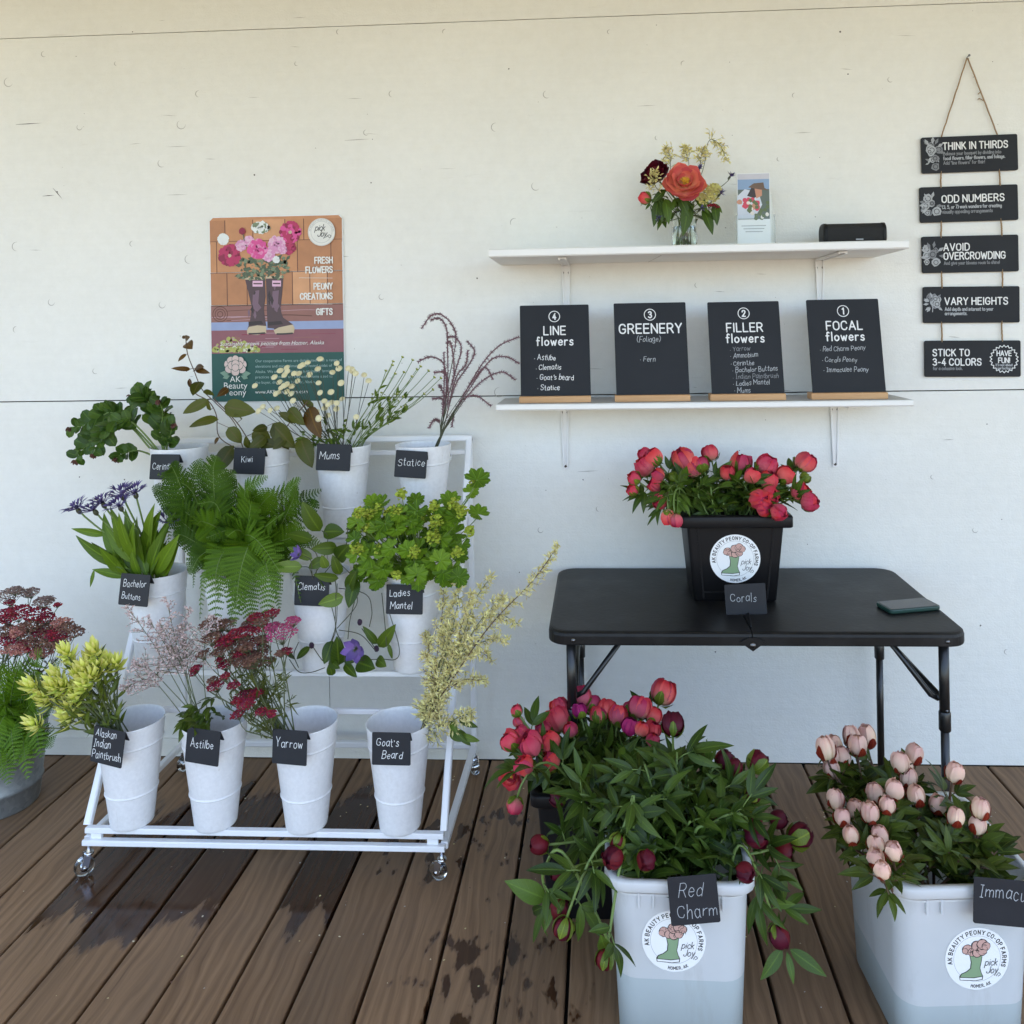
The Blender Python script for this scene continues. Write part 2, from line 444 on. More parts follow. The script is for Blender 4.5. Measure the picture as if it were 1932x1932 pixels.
def table_plastic():
    q = NT('black_table_plastic'); o = q.obj(); n1 = q.noise(o, 5, 5, .65); n2 = q.noise(o, 70, 3); n3 = q.noise(q.map(o, (3, 60, 3), (0, 0, 0), (0, 0, .5)), 3, 4, .7)
    dust = q.math('MULTIPLY', q.math('SUBTRACT', n1, .48, clamp=True), .30)
    scr = q.math('MULTIPLY', q.math('SUBTRACT', n3, .68, clamp=True), .35)
    q.col(q.mix(q.math('ADD', dust, scr), (0.009, 0.009, 0.0095), (0.22, 0.21, 0.20))); q.set(0.4, 0, 0.2)
    q.l(q.math('ADD', q.math('MULTIPLY', n1, .35), .24), q.p.inputs['Roughness']); q.bump(n2, .22, .002)
    return q.m
M['tabletop'] = table_plastic()
M['legblk'] = plain('black_steel_tube', (0.010, 0.010, 0.010), 0.3, spec=0.5)
M['chrome'] = plain('chrome', (0.6, 0.6, 0.62), 0.15, metal=1)
M['bolt'] = plain('bolt_head', (0.16, 0.16, 0.165), 0.35, metal=1)
M['clearw'] = glassmat('clear_caster_wheel', (0.85, 0.88, 0.9), 0.08)
M['glass'] = glassmat('jar_glass', (0.97, 1.0, 0.98))
M['acryl'] = glassmat('clear_acrylic', (0.98, 1, 1), 0.0, 1.2)
M['vwater'] = glassmat('jar_water', (0.92, 0.98, 0.92), 0.0, 1.33)
M['twine'] = plain('jute_twine', (0.30, 0.20, 0.11), 0.9, var=0.3, scale=300)
M['milky'] = bucketplastic()
M['milkywet'] = bucketplastic('water_backed_bucket_plastic', (0.79, 0.855, 0.86))
M['bwater'] = plain('bucket_water', (0.20, 0.30, 0.33), 0.1)
M['galv'] = metal_galv()
M['sticker'] = plain('white_vinyl', (0.80, 0.82, 0.82), 0.35, var=0.02)
M['ink'] = plain('black_ink', (0.03, 0.03, 0.03), 0.5)
M['inkgrey'] = plain('grey_ink', (0.36, 0.37, 0.38), 0.5)
M['bootgrn'] = plain('boot_green_ink', (0.22, 0.33, 0.19), 0.5)
M['blush'] = plain('blush_ink', (0.55, 0.34, 0.29), 0.5)
M['screen'] = plain('phone_glass', (0.012, 0.013, 0.015), 0.06)
M['phone'] = plain('phone_green_case', (0.012, 0.045, 0.035), 0.35)
M['grass'] = plain('gravel_ground', (0.40, 0.34, 0.24), 0.9, var=0.4, scale=2)
# plants
M['stem'] = plain('green_stem', (0.13, 0.20, 0.045), 0.5, var=0.25, scale=25)
M['stemdk'] = plain('dark_stem', (0.045, 0.05, 0.022), 0.55, var=0.3, scale=25)
M['stembr'] = plain('brown_stem', (0.10, 0.055, 0.03), 0.6, var=0.3, scale=25)
M['stemol'] = plain('olive_stem', (0.10, 0.12, 0.05), 0.55, var=0.3, scale=25)
M['peonyleaf'] = leafmat('peony_leaf', (0.008, 0.024, 0.008), (0.050, 0.094, 0.034), rough=0.42, tr=.12)
M['peonyleaf2'] = leafmat('coral_peony_leaf', (0.016, 0.038, 0.012), (0.065, 0.125, 0.040), tr=.12)
M['peonyleaf3'] = leafmat('dark_peony_leaf', (0.015, 0.030, 0.010), (0.060, 0.095, 0.035))
M['sepal'] = leafmat('sepal_green', (0.060, 0.105, 0.03), (0.155, 0.215, 0.07))
M['sepalred'] = leafmat('sepal_maroon', (0.12, 0.010, 0.020), (0.22, 0.03, 0.04))
M['coral'] = petalmat('coral_petal', (0.56, 0.37, 0.22), (0.68, 0.125, 0.135), (0.60, 0.034, 0.072), 0.25)
M['magenta'] = petalmat('magenta_petal', (0.40, 0.03, 0.12), (0.42, 0.02, 0.14), (0.40, 0.02, 0.14), 0.2)
M['corallight'] = petalmat('open_coral_petal', (0.80, 0.50, 0.22), (0.77, 0.24, 0.15), (0.72, 0.14, 0.115), 0.2)
M['crimson'] = petalmat('crimson_petal', (0.13, 0.012, 0.02), (0.12, 0.005, 0.018), (0.085, 0.003, 0.013), 0.4)
M['blushpet'] = petalmat('blush_petal', (0.74, 0.60, 0.34), (0.80, 0.60, 0.44), (0.78, 0.48, 0.40), 0.16)
M['yellow'] = plain('yellow_stamen', (0.70, 0.38, 0.03), 0.7, var=0.3, scale=200)
M['fern'] = leafmat('fern_green', (0.020, 0.060, 0.007), (0.072, 0.160, 0.015), rough=.6, tr=0.22)
M['fernlt'] = leafmat('bright_fern_green', (0.026, 0.080, 0.010), (0.095, 0.20, 0.02), rough=.6, tr=0.25)
M['ferndk'] = leafmat('dark_fern_green', (0.012, 0.040, 0.008), (0.042, 0.105, 0.014), rough=.6)
M['cerin'] = leafmat('cerinthe_leaf', (0.018, 0.05, 0.016), (0.055, 0.115, 0.04))
M['cerinpur'] = leafmat('cerinthe_bract', (0.05, 0.02, 0.05), (0.11, 0.05, 0.10))
M['kiwi'] = leafmat('kiwi_leaf', (0.032, 0.040, 0.009), (0.085, 0.105, 0.022), vein=(0.12, 0.09, 0.03))
M['kiwibr'] = leafmat('bronze_kiwi_leaf', (0.045, 0.022, 0.010), (0.11, 0.06, 0.025))
M['bach'] = leafmat('bachelor_leaf', (0.035, 0.085, 0.012), (0.11, 0.20, 0.035))
M['bachfl'] = petalmat('blue_violet_floret', (0.06, 0.03, 0.11), (0.085, 0.06, 0.19), (0.16, 0.14, 0.30), 0.35)
M['clem'] = leafmat('clematis_leaf', (0.020, 0.050, 0.010), (0.075, 0.125, 0.030))
M['clempale'] = leafmat('pale_clematis_leaf', (0.08, 0.14, 0.05), (0.14, 0.22, 0.09))
M['clemfl'] = petalmat('clematis_petal', (0.24, 0.16, 0.34), (0.21, 0.125, 0.37), (0.17, 0.11, 0.36), 0.22)
M['clembud'] = petalmat('clematis_bud', (0.05, 0.03, 0.04), (0.05, 0.025, 0.05), (0.04, 0.02, 0.045), 0.2)
M['mantle'] = leafmat('mantle_leaf', (0.04, 0.10, 0.012), (0.13, 0.24, 0.035), rough=.55)
M['mantlefl'] = petalmat('chartreuse_flower', (0.22, 0.30, 0.03), (0.34, 0.42, 0.04), (0.40, 0.46, 0.05), 0.25)
M['mum'] = petalmat('cream_mum', (0.80, 0.74, 0.46), (0.82, 0.77, 0.54), (0.82, 0.78, 0.58), 0.08)
M['mumleaf'] = leafmat('mum_leaf', (0.03, 0.07, 0.015), (0.09, 0.15, 0.04))
M['statice'] = plain('purple_grass_plume', (0.17, 0.085, 0.10), 0.8, var=0.3, scale=60)
M['paint'] = petalmat('paintbrush_bract', (0.40, 0.48, 0.06), (0.72, 0.74, 0.13), (0.84, 0.82, 0.28), 0.15)
M['paintleaf'] = leafmat('paintbrush_leaf', (0.05, 0.08, 0.025), (0.11, 0.15, 0.05))
M['astil'] = petalmat('pale_pink_astilbe', (0.46, 0.36, 0.31), (0.64, 0.49, 0.47), (0.70, 0.55, 0.54), 0.22)
M['astilleaf'] = leafmat('astilbe_leaf', (0.03, 0.06, 0.02), (0.08, 0.12, 0.04))
M['yarred'] = petalmat('crimson_yarrow', (0.16, 0.015, 0.03), (0.26, 0.015, 0.035), (0.30, 0.02, 0.05), 0.35)
M['yarpink'] = petalmat('pink_yarrow', (0.35, 0.05, 0.12), (0.52, 0.08, 0.20), (0.58, 0.11, 0.24), 0.2)
M['yardull'] = petalmat('faded_yarrow', (0.12, 0.08, 0.04), (0.20, 0.09, 0.065), (0.22, 0.12, 0.08), 0.35)
M['yarsalm'] = petalmat('salmon_yarrow', (0.40, 0.14, 0.10), (0.46, 0.17, 0.13), (0.50, 0.22, 0.17), 0.2)
M['yarold'] = petalmat('brown_yarrow', (0.16, 0.12, 0.09), (0.22, 0.15, 0.13), (0.26, 0.17, 0.15), 0.3)
M['yaryel'] = petalmat('yellow_yarrow', (0.40, 0.38, 0.10), (0.55, 0.50, 0.16), (0.60, 0.55, 0.20), 0.2)
M['yarleaf'] = leafmat('yarrow_leaf', (0.04, 0.06, 0.025), (0.10, 0.12, 0.05))
M['goat'] = petalmat('cream_goats_beard', (0.52, 0.45, 0.15), (0.70, 0.63, 0.27), (0.76, 0.70, 0.36), 0.2)

# ------------------------------------------------------------------ setting: deck, wall, porch ceiling, ground
PITCH, GX = 0.1537, -0.098
wet_px = [(82, 1762), (194, 1800), (296, 1745), (548, 1740)]
wet_lim = {}
for (px, py) in wet_px:
    p = P(px, py, z=0); wet_lim[math.floor((p.x-GX)/PITCH)] = p.y
mb = MB()
for k in range(-26, 30):
    x0 = GX+PITCH*k+0.0042; x1 = GX+PITCH*(k+1)-0.0042
    lim = wet_lim.get(k, 9.0); back = -0.22+R.uniform(-0.12, 0.1)
    rnd = R.random(); b = 0.004; zj = R.uniform(-0.0012, 0.0012)
    lp = [(lim, back, rnd)]
    prof = [(x0, -0.03), (x0, -b), (x0+b*0.3, -b*0.3), (x0+b, 0), (x1-b, 0), (x1-b*0.3, -b*0.3), (x1, -b), (x1, -0.03)]
    vs = [V((x, y, z+zj)) for y in (-4.6, -0.004) for x, z in prof]
    n = 8
    mb.add(vs, [(i, n+i, n+(i+1) % n, (i+1) % n) for i in range(n)]+[tuple(range(n)), tuple(range(2*n-1, n-1, -1))], M['deck'], lp*16, False)
mb.box((0.3, -2.3, -0.06), (8.8, 4.6, 0.05), M['dark'])
deck = tag(mb.build('deck'), kind='structure')
mb = MB(); mb.add([(-400, -400, -0.6), (400, -400, -0.6), (400, 400, -0.6), (-400, 400, -0.6)], [(0, 1, 2, 3)], M['grass'])
tag(mb.build('ground'), kind='structure')
mb = MB()
for k in range(0, 30):
    mb.box((0.3, -0.08-0.10*k, 3.0), (8.6, 0.096, 0.02), M['ceil'])
mb.box((0.3, -1.5, 3.05), (9.0, 3.1, 0.06), M['ceil'])
tag(mb.build('porch_ceiling'), kind='structure')

wall = thing('plywood_wall', 'white painted plywood wall with screw marks and dark panel seams behind the stand', 'wall', (0.3, 0, 0))
mb = MB(); mb.box((0.3, 0.05, 1.5), (8.8, 0.04, 3.1), M['dark']); mb.build('backing', wall)
VX = -0.972
def panel(x0, x1, z0, z1, bow=0.0):
    mb = MB(); mb.box(((x0+x1)/2, 0.0075, (z0+z1)/2), (x1-x0, 0.015, z1-z0), M['wall'])
    return mb
rows_ = [(0.002, 1.2680, [-4.1, VX-2.44, VX, VX+2.44, 4.7]), (1.2720, 2.5785, [-4.1, -2.45, 2.43, 4.7]), (2.581, 3.0, [-4.1, -2.3, 2.5, 4.7])]
for z0, z1, xs in rows_:
    for a, b in zip(xs, xs[1:]):
        panel(a+0.0012, b-0.0012, z0, z1).build('wall_panel', wall)
mb = MB()
mb.box((-2.3, -0.004, 0.034), (3.7, 0.0075, 0.062), M['wall']); mb.build('skirting_board', wall)
# crescent screw marks and nail marks
mb = MB()
def arc(px, py, r, a0, a1, mat, wdt):
    c = P(px, py, y=-0.0004); k = pxm(px, 0)
    pts = [c+V((math.cos(a), 0, math.sin(a)))*r*k for a in [a0+(a1-a0)*i/14 for i in range(15)]]
    n = len(pts)
    vs = []
    for i, p in enumerate(pts):
        q = (p-c).normalized(); ww = wdt*math.sin(PI*(i+0.6)/(n+0.2))
        vs += [p-q*ww/2, p+q*ww/2]
    mb.add(vs, [(2*i, 2*i+2, 2*i+3, 2*i+1) for i in range(n-1)], mat)
for (x, y, r) in [(16,155,8),(83,102,5),(375,177,6),(342,235,8),(305,308,7),(357,489,8),(31,465,8),(97,570,6),(306,575,6),(31,622,6),(740,177,6),(935,240,8),(1032,178,7),(691,250,5),(1011,351,8),(971,420,8),(1316,538,5),(410,632,6),(942,740,9),(1290,120,5),(1500,180,5),(1470,300,4),(840,60,5),(560,120,4),(1680,150,5),(150,240,5),(220,120,4),(640,60,5),(1150,60,4),(1240,260,4),(250,460,5),(180,700,5),(720,560,5),(860,640,6),(1130,960,5),(1840,1000,5),(1900,1230,5),(1020,1000,5),(1760,900,4)]:
    a = R.uniform(1.2, 2.2); arc(x, y, r, a, a+R.uniform(2.4, 4.5), M['mark'], 0.0027)
for (x, y) in [(322,779),(311,779),(108,362),(340,634),(352,700),(900,525),(1395,850),(1935,1120),(845,745),(1350,1230),(1030,925),(980,1080),(1270,1290),(1850,1180),(1890,980),(235,905),(1862,800),(1760,660),(1765,300),(1768,318),(1585,60),(480,330),(700,345),(250,60),(960,130),(1100,905),(1600,140),(150,900),(1180,600),(1300,1010)]:
    c = P(x, y, y=-0.0005); r = R.uniform(0.0015, 0.0035)
    mb.add([c]+[c+V((math.cos(a), 0, math.sin(a)))*r*R.uniform(0.6, 1.2) for a in [2*PI*i/8 for i in range(8)]], [(0, 1+i, 1+(i+1) % 8) for i in range(8)], M['mark2'])
for k in range(95):
    x, y = R.uniform(0, 1930), (R.uniform(20, 740) if k % 3 else R.uniform(760, 1400)); c = P(x, y, y=-0.0005); r = R.uniform(0.0007, 0.0019)
    mb.add([c]+[c+V((math.cos(a), 0, math.sin(a)))*r*R.uniform(0.5, 1.4) for a in [2*PI*i/7 for i in range(7)]], [(0, 1+i, 1+(i+1) % 7) for i in range(7)], M['mark2' if k % 2 else 'mark'])
for k in range(34):
    x, y = R.uniform(0, 1700), R.uniform(20, 740); L = R.uniform(8, 45); p, q = P(x, y, y=-0.0005), P(x+L, y+R.uniform(-2, 2), y=-0.0005); n_ = V((0, 0, 1))*R.uniform(.0005, .0012)
    mb.add([p, (p+q)/2-n_, q, (p+q)/2+n_], [(0, 1, 2, 3)], M['mark'])
for (a, b) in [((100,355),(118,376)),((80,370),(104,368)),((845,730),(856,742)),((1790,635),(1812,637)),((650,265),(700,262)),((1090,890),(1130,888)),((30,235),(80,232)),((1780,830),(1800,829))]:
    p, q = P(*a, y=-0.0006), P(*b, y=-0.0006); d = (q-p).normalized(); s_ = V((-d.z, 0, d.x))*0.0014
    mb.add([p-s_*0.3, p+s_*0.3, (p+q)/2+s_, q, (p+q)/2-s_], [(0, 1, 2, 3, 4)], M['mark2'] if a[0] < 900 and a[0] != 650 else M['mark'])
mb.build('screw_mark', wall)

# ------------------------------------------------------------------ lettering
FONT = {
'A': (.62, [[(0,0),(.31,1)],[(.31,1),(.62,0)],[(.11,.32),(.51,.32)]]), 'B': (.55, [[(0,0),(0,1)],[(0,1),(.34,1),(.48,.77),(.34,.54),(0,.54)],[(0,.54),(.38,.54),(.55,.27),(.38,0),(0,0)]]),
'C': (.55, [[(.54,.76),(.42,.97),(.14,.95),(0,.7),(0,.3),(.14,.05),(.42,.03),(.54,.24)]]), 'D': (.56, [[(0,0),(0,1)],[(0,1),(.3,1),(.54,.78),(.55,.25),(.3,0),(0,0)]]),
'E': (.48, [[(0,0),(0,1)],[(0,1),(.48,1)],[(0,.52),(.42,.52)],[(0,0),(.48,0)]]), 'F': (.46, [[(0,0),(0,1)],[(0,1),(.46,1)],[(0,.5),(.4,.5)]]),
'G': (.58, [[(.55,.78),(.42,.97),(.14,.95),(0,.7),(0,.3),(.14,.05),(.42,.03),(.56,.22)],[(.56,.22),(.56,.46)],[(.56,.46),(.32,.46)]]), 'H': (.55, [[(0,0),(0,1)],[(.55,0),(.55,1)],[(0,.52),(.55,.52)]]),
'I': (.06, [[(.03,0),(.03,1)]]), 'J': (.42, [[(.42,1),(.42,.25),(.25,0),(.05,.06),(0,.25)]]), 'K': (.54, [[(0,0),(0,1)],[(.5,1),(0,.4)],[(.18,.58),(.54,0)]]), 'L': (.45, [[(0,1),(0,0)],[(0,0),(.45,0)]]),
'M': (.72, [[(0,0),(0,1)],[(0,1),(.36,.35)],[(.36,.35),(.72,1)],[(.72,1),(.72,0)]]), 'N': (.56, [[(0,0),(0,1)],[(0,1),(.56,0)],[(.56,0),(.56,1)]]),
'O': (.58, [[(.29,1),(.05,.84),(0,.5),(.05,.16),(.29,0),(.53,.16),(.58,.5),(.53,.84),(.29,1)]]), 'P': (.52, [[(0,0),(0,1)],[(0,1),(.36,1),(.52,.74),(.36,.46),(0,.46)]]),
'Q': (.58, [[(.29,1),(.05,.84),(0,.5),(.05,.16),(.29,0),(.53,.16),(.58,.5),(.53,.84),(.29,1)],[(.4,.2),(.6,-.05)]]), 'R': (.54, [[(0,0),(0,1)],[(0,1),(.36,1),(.52,.75),(.36,.5),(0,.5)],[(.28,.5),(.54,0)]]),
'S': (.52, [[(.5,.8),(.4,.97),(.12,.96),(.02,.76),(.12,.58),(.4,.46),(.51,.25),(.4,.03),(.1,.03),(0,.22)]]), 'T': (.54, [[(.27,0),(.27,1)],[(0,1),(.54,1)]]),
'U': (.56, [[(0,1),(0,.28),(.1,.04),(.28,-.01),(.46,.04),(.56,.28),(.56,1)]]), 'V': (.6, [[(0,1),(.3,0)],[(.3,0),(.6,1)]]), 'W': (.82, [[(0,1),(.2,0)],[(.2,0),(.41,.8)],[(.41,.8),(.62,0)],[(.62,0),(.82,1)]]),
'X': (.55, [[(0,1),(.55,0)],[(0,0),(.55,1)]]), 'Y': (.56, [[(0,1),(.28,.48)],[(.56,1),(.28,.48)],[(.28,.48),(.28,0)]]), 'Z': (.5, [[(0,1),(.5,1)],[(.5,1),(0,0)],[(0,0),(.5,0)]]),
'a': (.42, [[(.4,.52),(.2,.63),(.02,.45),(.02,.15),(.18,0),(.4,.18)],[(.41,.6),(.4,.1),(.46,0)]]), 'b': (.42, [[(0,1),(0,.02)],[(0,.45),(.2,.62),(.4,.45),(.4,.15),(.2,0),(0,.12)]]), 'c': (.36, [[(.36,.5),(.2,.62),(.02,.45),(.02,.15),(.2,0),(.36,.1)]]),
'd': (.42, [[(.41,1),(.41,.0)],[(.4,.45),(.22,.62),(.02,.45),(.02,.15),(.2,0),(.4,.15)]]), 'e': (.4, [[(.02,.33),(.38,.35),(.34,.55),(.18,.63),(.02,.42),(.03,.15),(.2,0),(.38,.12)]]), 'f': (.3, [[(.32,.93),(.2,1),(.12,.85),(.12,0)],[(0,.58),(.28,.58)]]),
'g': (.42, [[(.4,.5),(.22,.62),(.02,.45),(.03,.18),(.2,.05),(.4,.2)],[(.41,.6),(.4,-.15),(.2,-.32),(.02,-.22)]]), 'h': (.4, [[(0,1),(0,0)],[(0,.4),(.18,.61),(.36,.5),(.38,0)]]), 'i': (.06, [[(.03,.6),(.03,0)],[(.03,.82),(.035,.84)]]), 'j': (.2, [[(.18,.6),(.18,-.15),(.02,-.3)],[(.18,.82),(.185,.84)]]),
'k': (.38, [[(0,1),(0,0)],[(.34,.6),(0,.25)],[(.12,.36),(.38,0)]]), 'l': (.08, [[(.04,1),(.04,0)]]), 'm': (.62, [[(0,.6),(0,0)],[(0,.42),(.14,.61),(.29,.48),(.3,0)],[(.3,.42),(.44,.61),(.6,.48),(.61,0)]]), 'n': (.4, [[(0,.6),(0,0)],[(0,.4),(.18,.61),(.36,.5),(.38,0)]]),
'o': (.42, [[(.21,.62),(.03,.48),(.02,.15),(.2,0),(.39,.15),(.4,.45),(.21,.62)]]), 'p': (.42, [[(0,.6),(0,-.32)],[(0,.45),(.2,.62),(.4,.45),(.4,.15),(.2,0),(0,.12)]]), 'q': (.42, [[(.4,.5),(.22,.62),(.02,.45),(.03,.15),(.2,0),(.4,.15)],[(.41,.6),(.41,-.32)]]), 'r': (.3, [[(0,.6),(0,0)],[(0,.36),(.12,.58),(.3,.58)]]),
's': (.34, [[(.32,.52),(.2,.63),(.03,.5),(.1,.36),(.28,.26),(.32,.1),(.18,0),(0,.08)]]), 't': (.3, [[(.13,.9),(.13,.12),(.3,.02)],[(0,.62),(.28,.62)]]), 'u': (.4, [[(0,.6),(.02,.15),(.16,0),(.38,.2)],[(.39,.6),(.39,0)]]), 'v': (.38, [[(0,.6),(.19,0)],[(.19,0),(.38,.6)]]), 'w': (.56, [[(0,.6),(.14,0)],[(.14,0),(.28,.5)],[(.28,.5),(.42,0)],[(.42,0),(.56,.6)]]),
'x': (.36, [[(0,.6),(.36,0)],[(0,0),(.36,.6)]]), 'y': (.4, [[(0,.6),(.2,.05)],[(.4,.6),(.2,.02),(.05,-.32)]]), 'z': (.36, [[(0,.6),(.36,.6)],[(.36,.6),(0,0)],[(0,0),(.36,0)]]),
'1': (.25, [[(.02,.82),(.2,1)],[(.2,1),(.2,0)]]), '2': (.5, [[(.02,.75),(.1,.96),(.36,.98),(.48,.76),(.35,.46),(.0,.0)],[(0,0),(.5,0)]]), '3': (.48, [[(.02,.85),(.2,1),(.42,.9),(.43,.66),(.2,.54)],[(.2,.54),(.46,.42),(.46,.12),(.22,0),(0,.14)]]), '4': (.5, [[(.36,1),(0,.3)],[(0,.3),(.5,.3)],[(.36,.6),(.36,0)]]),
'5': (.46, [[(.42,1),(.06,1)],[(.06,1),(.03,.56)],[(.03,.56),(.25,.64),(.45,.45),(.42,.12),(.2,0),(0,.12)]]), '7': (.46, [[(0,1),(.46,1)],[(.46,1),(.14,0)]]), '-': (.3, [[(.02,.42),(.28,.42)]]), '.': (.06, [[(.02,0),(.04,.01)]]), ',': (.08, [[(.05,.02),(0,-.14)]]), "'": (.06, [[(.03,1),(.03,.8)]]), '"': (.2, [[(.03,1),(.03,.8)],[(.17,1),(.17,.8)]]), '!': (.06, [[(.03,1),(.03,.3)],[(.03,.02),(.035,.03)]]), '|': (.26, [[(.13,0),(.13,1)],[(0,1),(.26,1)],[(0,0),(.26,0)]]), '(': (.2, [[(.18,1.05),(.02,.7),(.02,.3),(.18,-.05)]]), ')': (.2, [[(.02,1.05),(.18,.7),(.18,.3),(.02,-.05)]]), '*': (.1, [[(.03,.28),(.05,.3)]]), '/': (.3, [[(0,0),(.3,1)]]),
}
class Canvas:
    """flat print on a plane: origin, right and up vectors, normal; every mark lies a hair above the one before"""
    def __init__(s, o, ex, ey, n, unit=1.0, base=0.0004, step=0.000015):
        s.o, s.ex, s.ey, s.nm = V(o), V(ex).normalized(), V(ey).normalized(), V(n).normalized(); s.u = unit; s.d = base; s.step = step; s.mb = MB(); s.parent = None; s.hn = 0
    def nxt(s):
        if s.hn: s.d = s.h0+s.step*(1+s.hc % s.hn); s.hc += 1
        else: s.d += s.step
    def hold(s, n): s.h0, s.hn, s.hc = s.d, n, 0
    def release(s): s.d = s.h0+s.step*(s.hn+1); s.hn = 0
    def pt(s, x, y): return s.o+s.ex*(x*s.u)+s.ey*(y*s.u)+s.nm*s.d
    def poly(s, pts, mat, rnd=None):
        s.nxt(); r = R.random() if rnd is None else rnd
        vs = [s.pt(*p) for p in pts]
        a = sum(pts[i][0]*pts[(i+1) % len(pts)][1]-pts[(i+1) % len(pts)][0]*pts[i][1] for i in range(len(pts)))
        if a < 0: vs.reverse()
        s.mb.add(vs, [tuple(range(len(vs)))], mat, [(0.5, 0.5, r)]*len(vs), False)
    def disc(s, x, y, r, mat, n=28, jit=0, ry=None):
        s.poly([(x+math.cos(a)*r*(1+R.uniform(-jit, jit)), y+math.sin(a)*(ry or r)*(1+R.uniform(-jit, jit))) for a in [2*PI*i/n for i in range(n)]], mat)
    def rect(s, x0, y0, x1, y1, mat): s.poly([(x0, y0), (x1, y0), (x1, y1), (x0, y1)], mat)
    def ring(s, x, y, r, w, mat, n=48):
        s.nxt()
        vs = []
        for i in range(n):
            a = 2*PI*i/n; vs += [s.pt(x+math.cos(a)*(r-w/2), y+math.sin(a)*(r-w/2)), s.pt(x+math.cos(a)*(r+w/2), y+math.sin(a)*(r+w/2))]
        s.mb.add(vs, [(2*i, 2*i+1, (2*i+3) % (2*n), (2*i+2) % (2*n)) for i in range(n)], mat, None, False)
    def stroke(s, pts, w, mat, curve=True):
        p = [V((a, b, 0)) for a, b in pts]
        p = smooth(p, 5) if (curve and len(p) > 2) else p
        q = [p[0]]
        for a in p[1:]:
            if (a-q[-1]).length > 1e-6: q.append(a)
        p = q
        if len(p) < 2: p = [p[0], p[0]+V((w*0.05, 0, 0))]
        n = len(p); L, Rr = [], []
        for i in range(n):
            d = (p[min(i+1, n-1)]-p[max(i-1, 0)])
            d = d.normalized() if d.length > 1e-9 else V((1, 0, 0))
            nn = V((-d.y, d.x, 0))*w/2
            L.append(p[i]+nn); Rr.append(p[i]-nn)
        d1 = (p[-1]-p[-2]).normalized(); d0 = (p[0]-p[1]).normalized()
        def cap(c, d): 
            a0 = math.atan2(d.y, d.x)
            return [c+V((math.cos(a0+t), math.sin(a0+t), 0))*w/2 for t in (-1.0, -0.5, 0, 0.5, 1.0)]
        s.nxt()
        vs, fs = [], []
        for a, b in zip(L, Rr): vs += [s.pt(a.x, a.y), s.pt(b.x, b.y)]
        fs = [(2*i+1, 2*i+3, 2*i+2, 2*i) for i in range(n-1)]
        k = len(vs); ce = cap(p[-1], d1); vs += [s.pt(a.x, a.y) for a in ce]; fs.append((2*n-2, 2*n-1)+tuple(range(k, k+5)))
        k = len(vs); ce = cap(p[0], d0); vs += [s.pt(a.x, a.y) for a in ce]; fs.append((1, 0)+tuple(range(k, k+5)))
        s.mb.add(vs, fs, mat, None, False)
    def flush(s, name):
        if s.mb.v: s.mb.build(name, s.parent)
        s.mb = MB()
    def width(s, txt, h, gap=0.2, sx=1.0):
        return sum((0.32 if c == ' ' else FONT.get(c, (.4,))[0]+gap)*h*sx for c in txt)-gap*h*sx
    def text(s, txt, x, y, h, w, mat, align='L', gap=0.2, jit=0.0, slant=0.0, rot=0.0, sx=1.0, drop=0.0):
        W_ = s.width(txt, h, gap, sx)
        cx = x-(W_ if align == 'R' else W_/2 if align == 'C' else 0)
        ca, sa = math.cos(rot), math.sin(rot); x0, y0 = cx, y
        own = not s.hn
        if own: s.hold(5)
        for c in txt:
            if c == ' ': cx += 0.32*h*sx; continue
            g = FONT.get(c)
            if not g: continue
            jy = R.uniform(-jit, jit)*h; jh = 1+R.uniform(-jit, jit)*1.5; jr = R.uniform(-jit, jit)*1.2
            for st in g[1]:
                pts = []
                for a, b in st:
                    a2 = a+b*(slant+jr); b2 = b*jh
                    X = cx+a2*h*sx+R.uniform(-jit, jit)*h*0.25-x0; Y = y+b2*h+jy+R.uniform(-jit, jit)*h*0.25-y0
                    pts.append((x0+X*ca-Y*sa, y0+X*sa+Y*ca))
                s.stroke(pts, w*(1+R.uniform(-jit, jit)), mat)
            cx += (g[0]+gap)*h*sx
        if own: s.release()
    def arctext(s, txt, cx, cy, r, h, w, mat, a_mid=PI/2, gap=0.35, top=True):
        s.hold(5); W_ = s.width(txt, h, gap); a = a_mid+(W_/2/r if top else -W_/2/r)
        for c in txt:
            wd = 0.32*h if c == ' ' else (FONT.get(c, (.4,))[0]+gap)*h
            am = a-(wd/2/r if top else -wd/2/r)
            if c in FONT:
                for st in FONT[c][1]:
                    pts = []
                    for p, q in st:
                        ang = am-((p-FONT[c][0]/2)*h/r)*(1 if top else -1); rr = r+(q*h if top else -q*h)
                        pts.append((cx+math.cos(ang)*rr, cy+math.sin(ang)*rr))
                    s.stroke(pts, w, mat)
            a -= (wd/r if top else -wd/r)
        s.release()
    def font(s, txt, x, y, h, mat, align='LEFT', shear=0.0):
        cu = bpy.data.curves.new('text_curve', 'FONT'); cu.body = txt; cu.size = h; cu.align_x = align; cu.shear = shear; cu.resolution_u = 3
        ob = bpy.data.objects.new('text_curve', cu); C.objects.link(ob)
        dg = bpy.context.evaluated_depsgraph_get(); me = ob.evaluated_get(dg).to_mesh()
        s.nxt()
        s.mb.add([s.pt(x+v.co.x, y+v.co.y) for v in me.vertices], [tuple(p.vertices) for p in me.polygons], mat, None, False)
        bpy.data.objects.remove(ob); bpy.data.curves.remove(cu)
EX, EZ, NF = V((1, 0, 0)), V((0, 0, 1)), V((0, -1, 0))
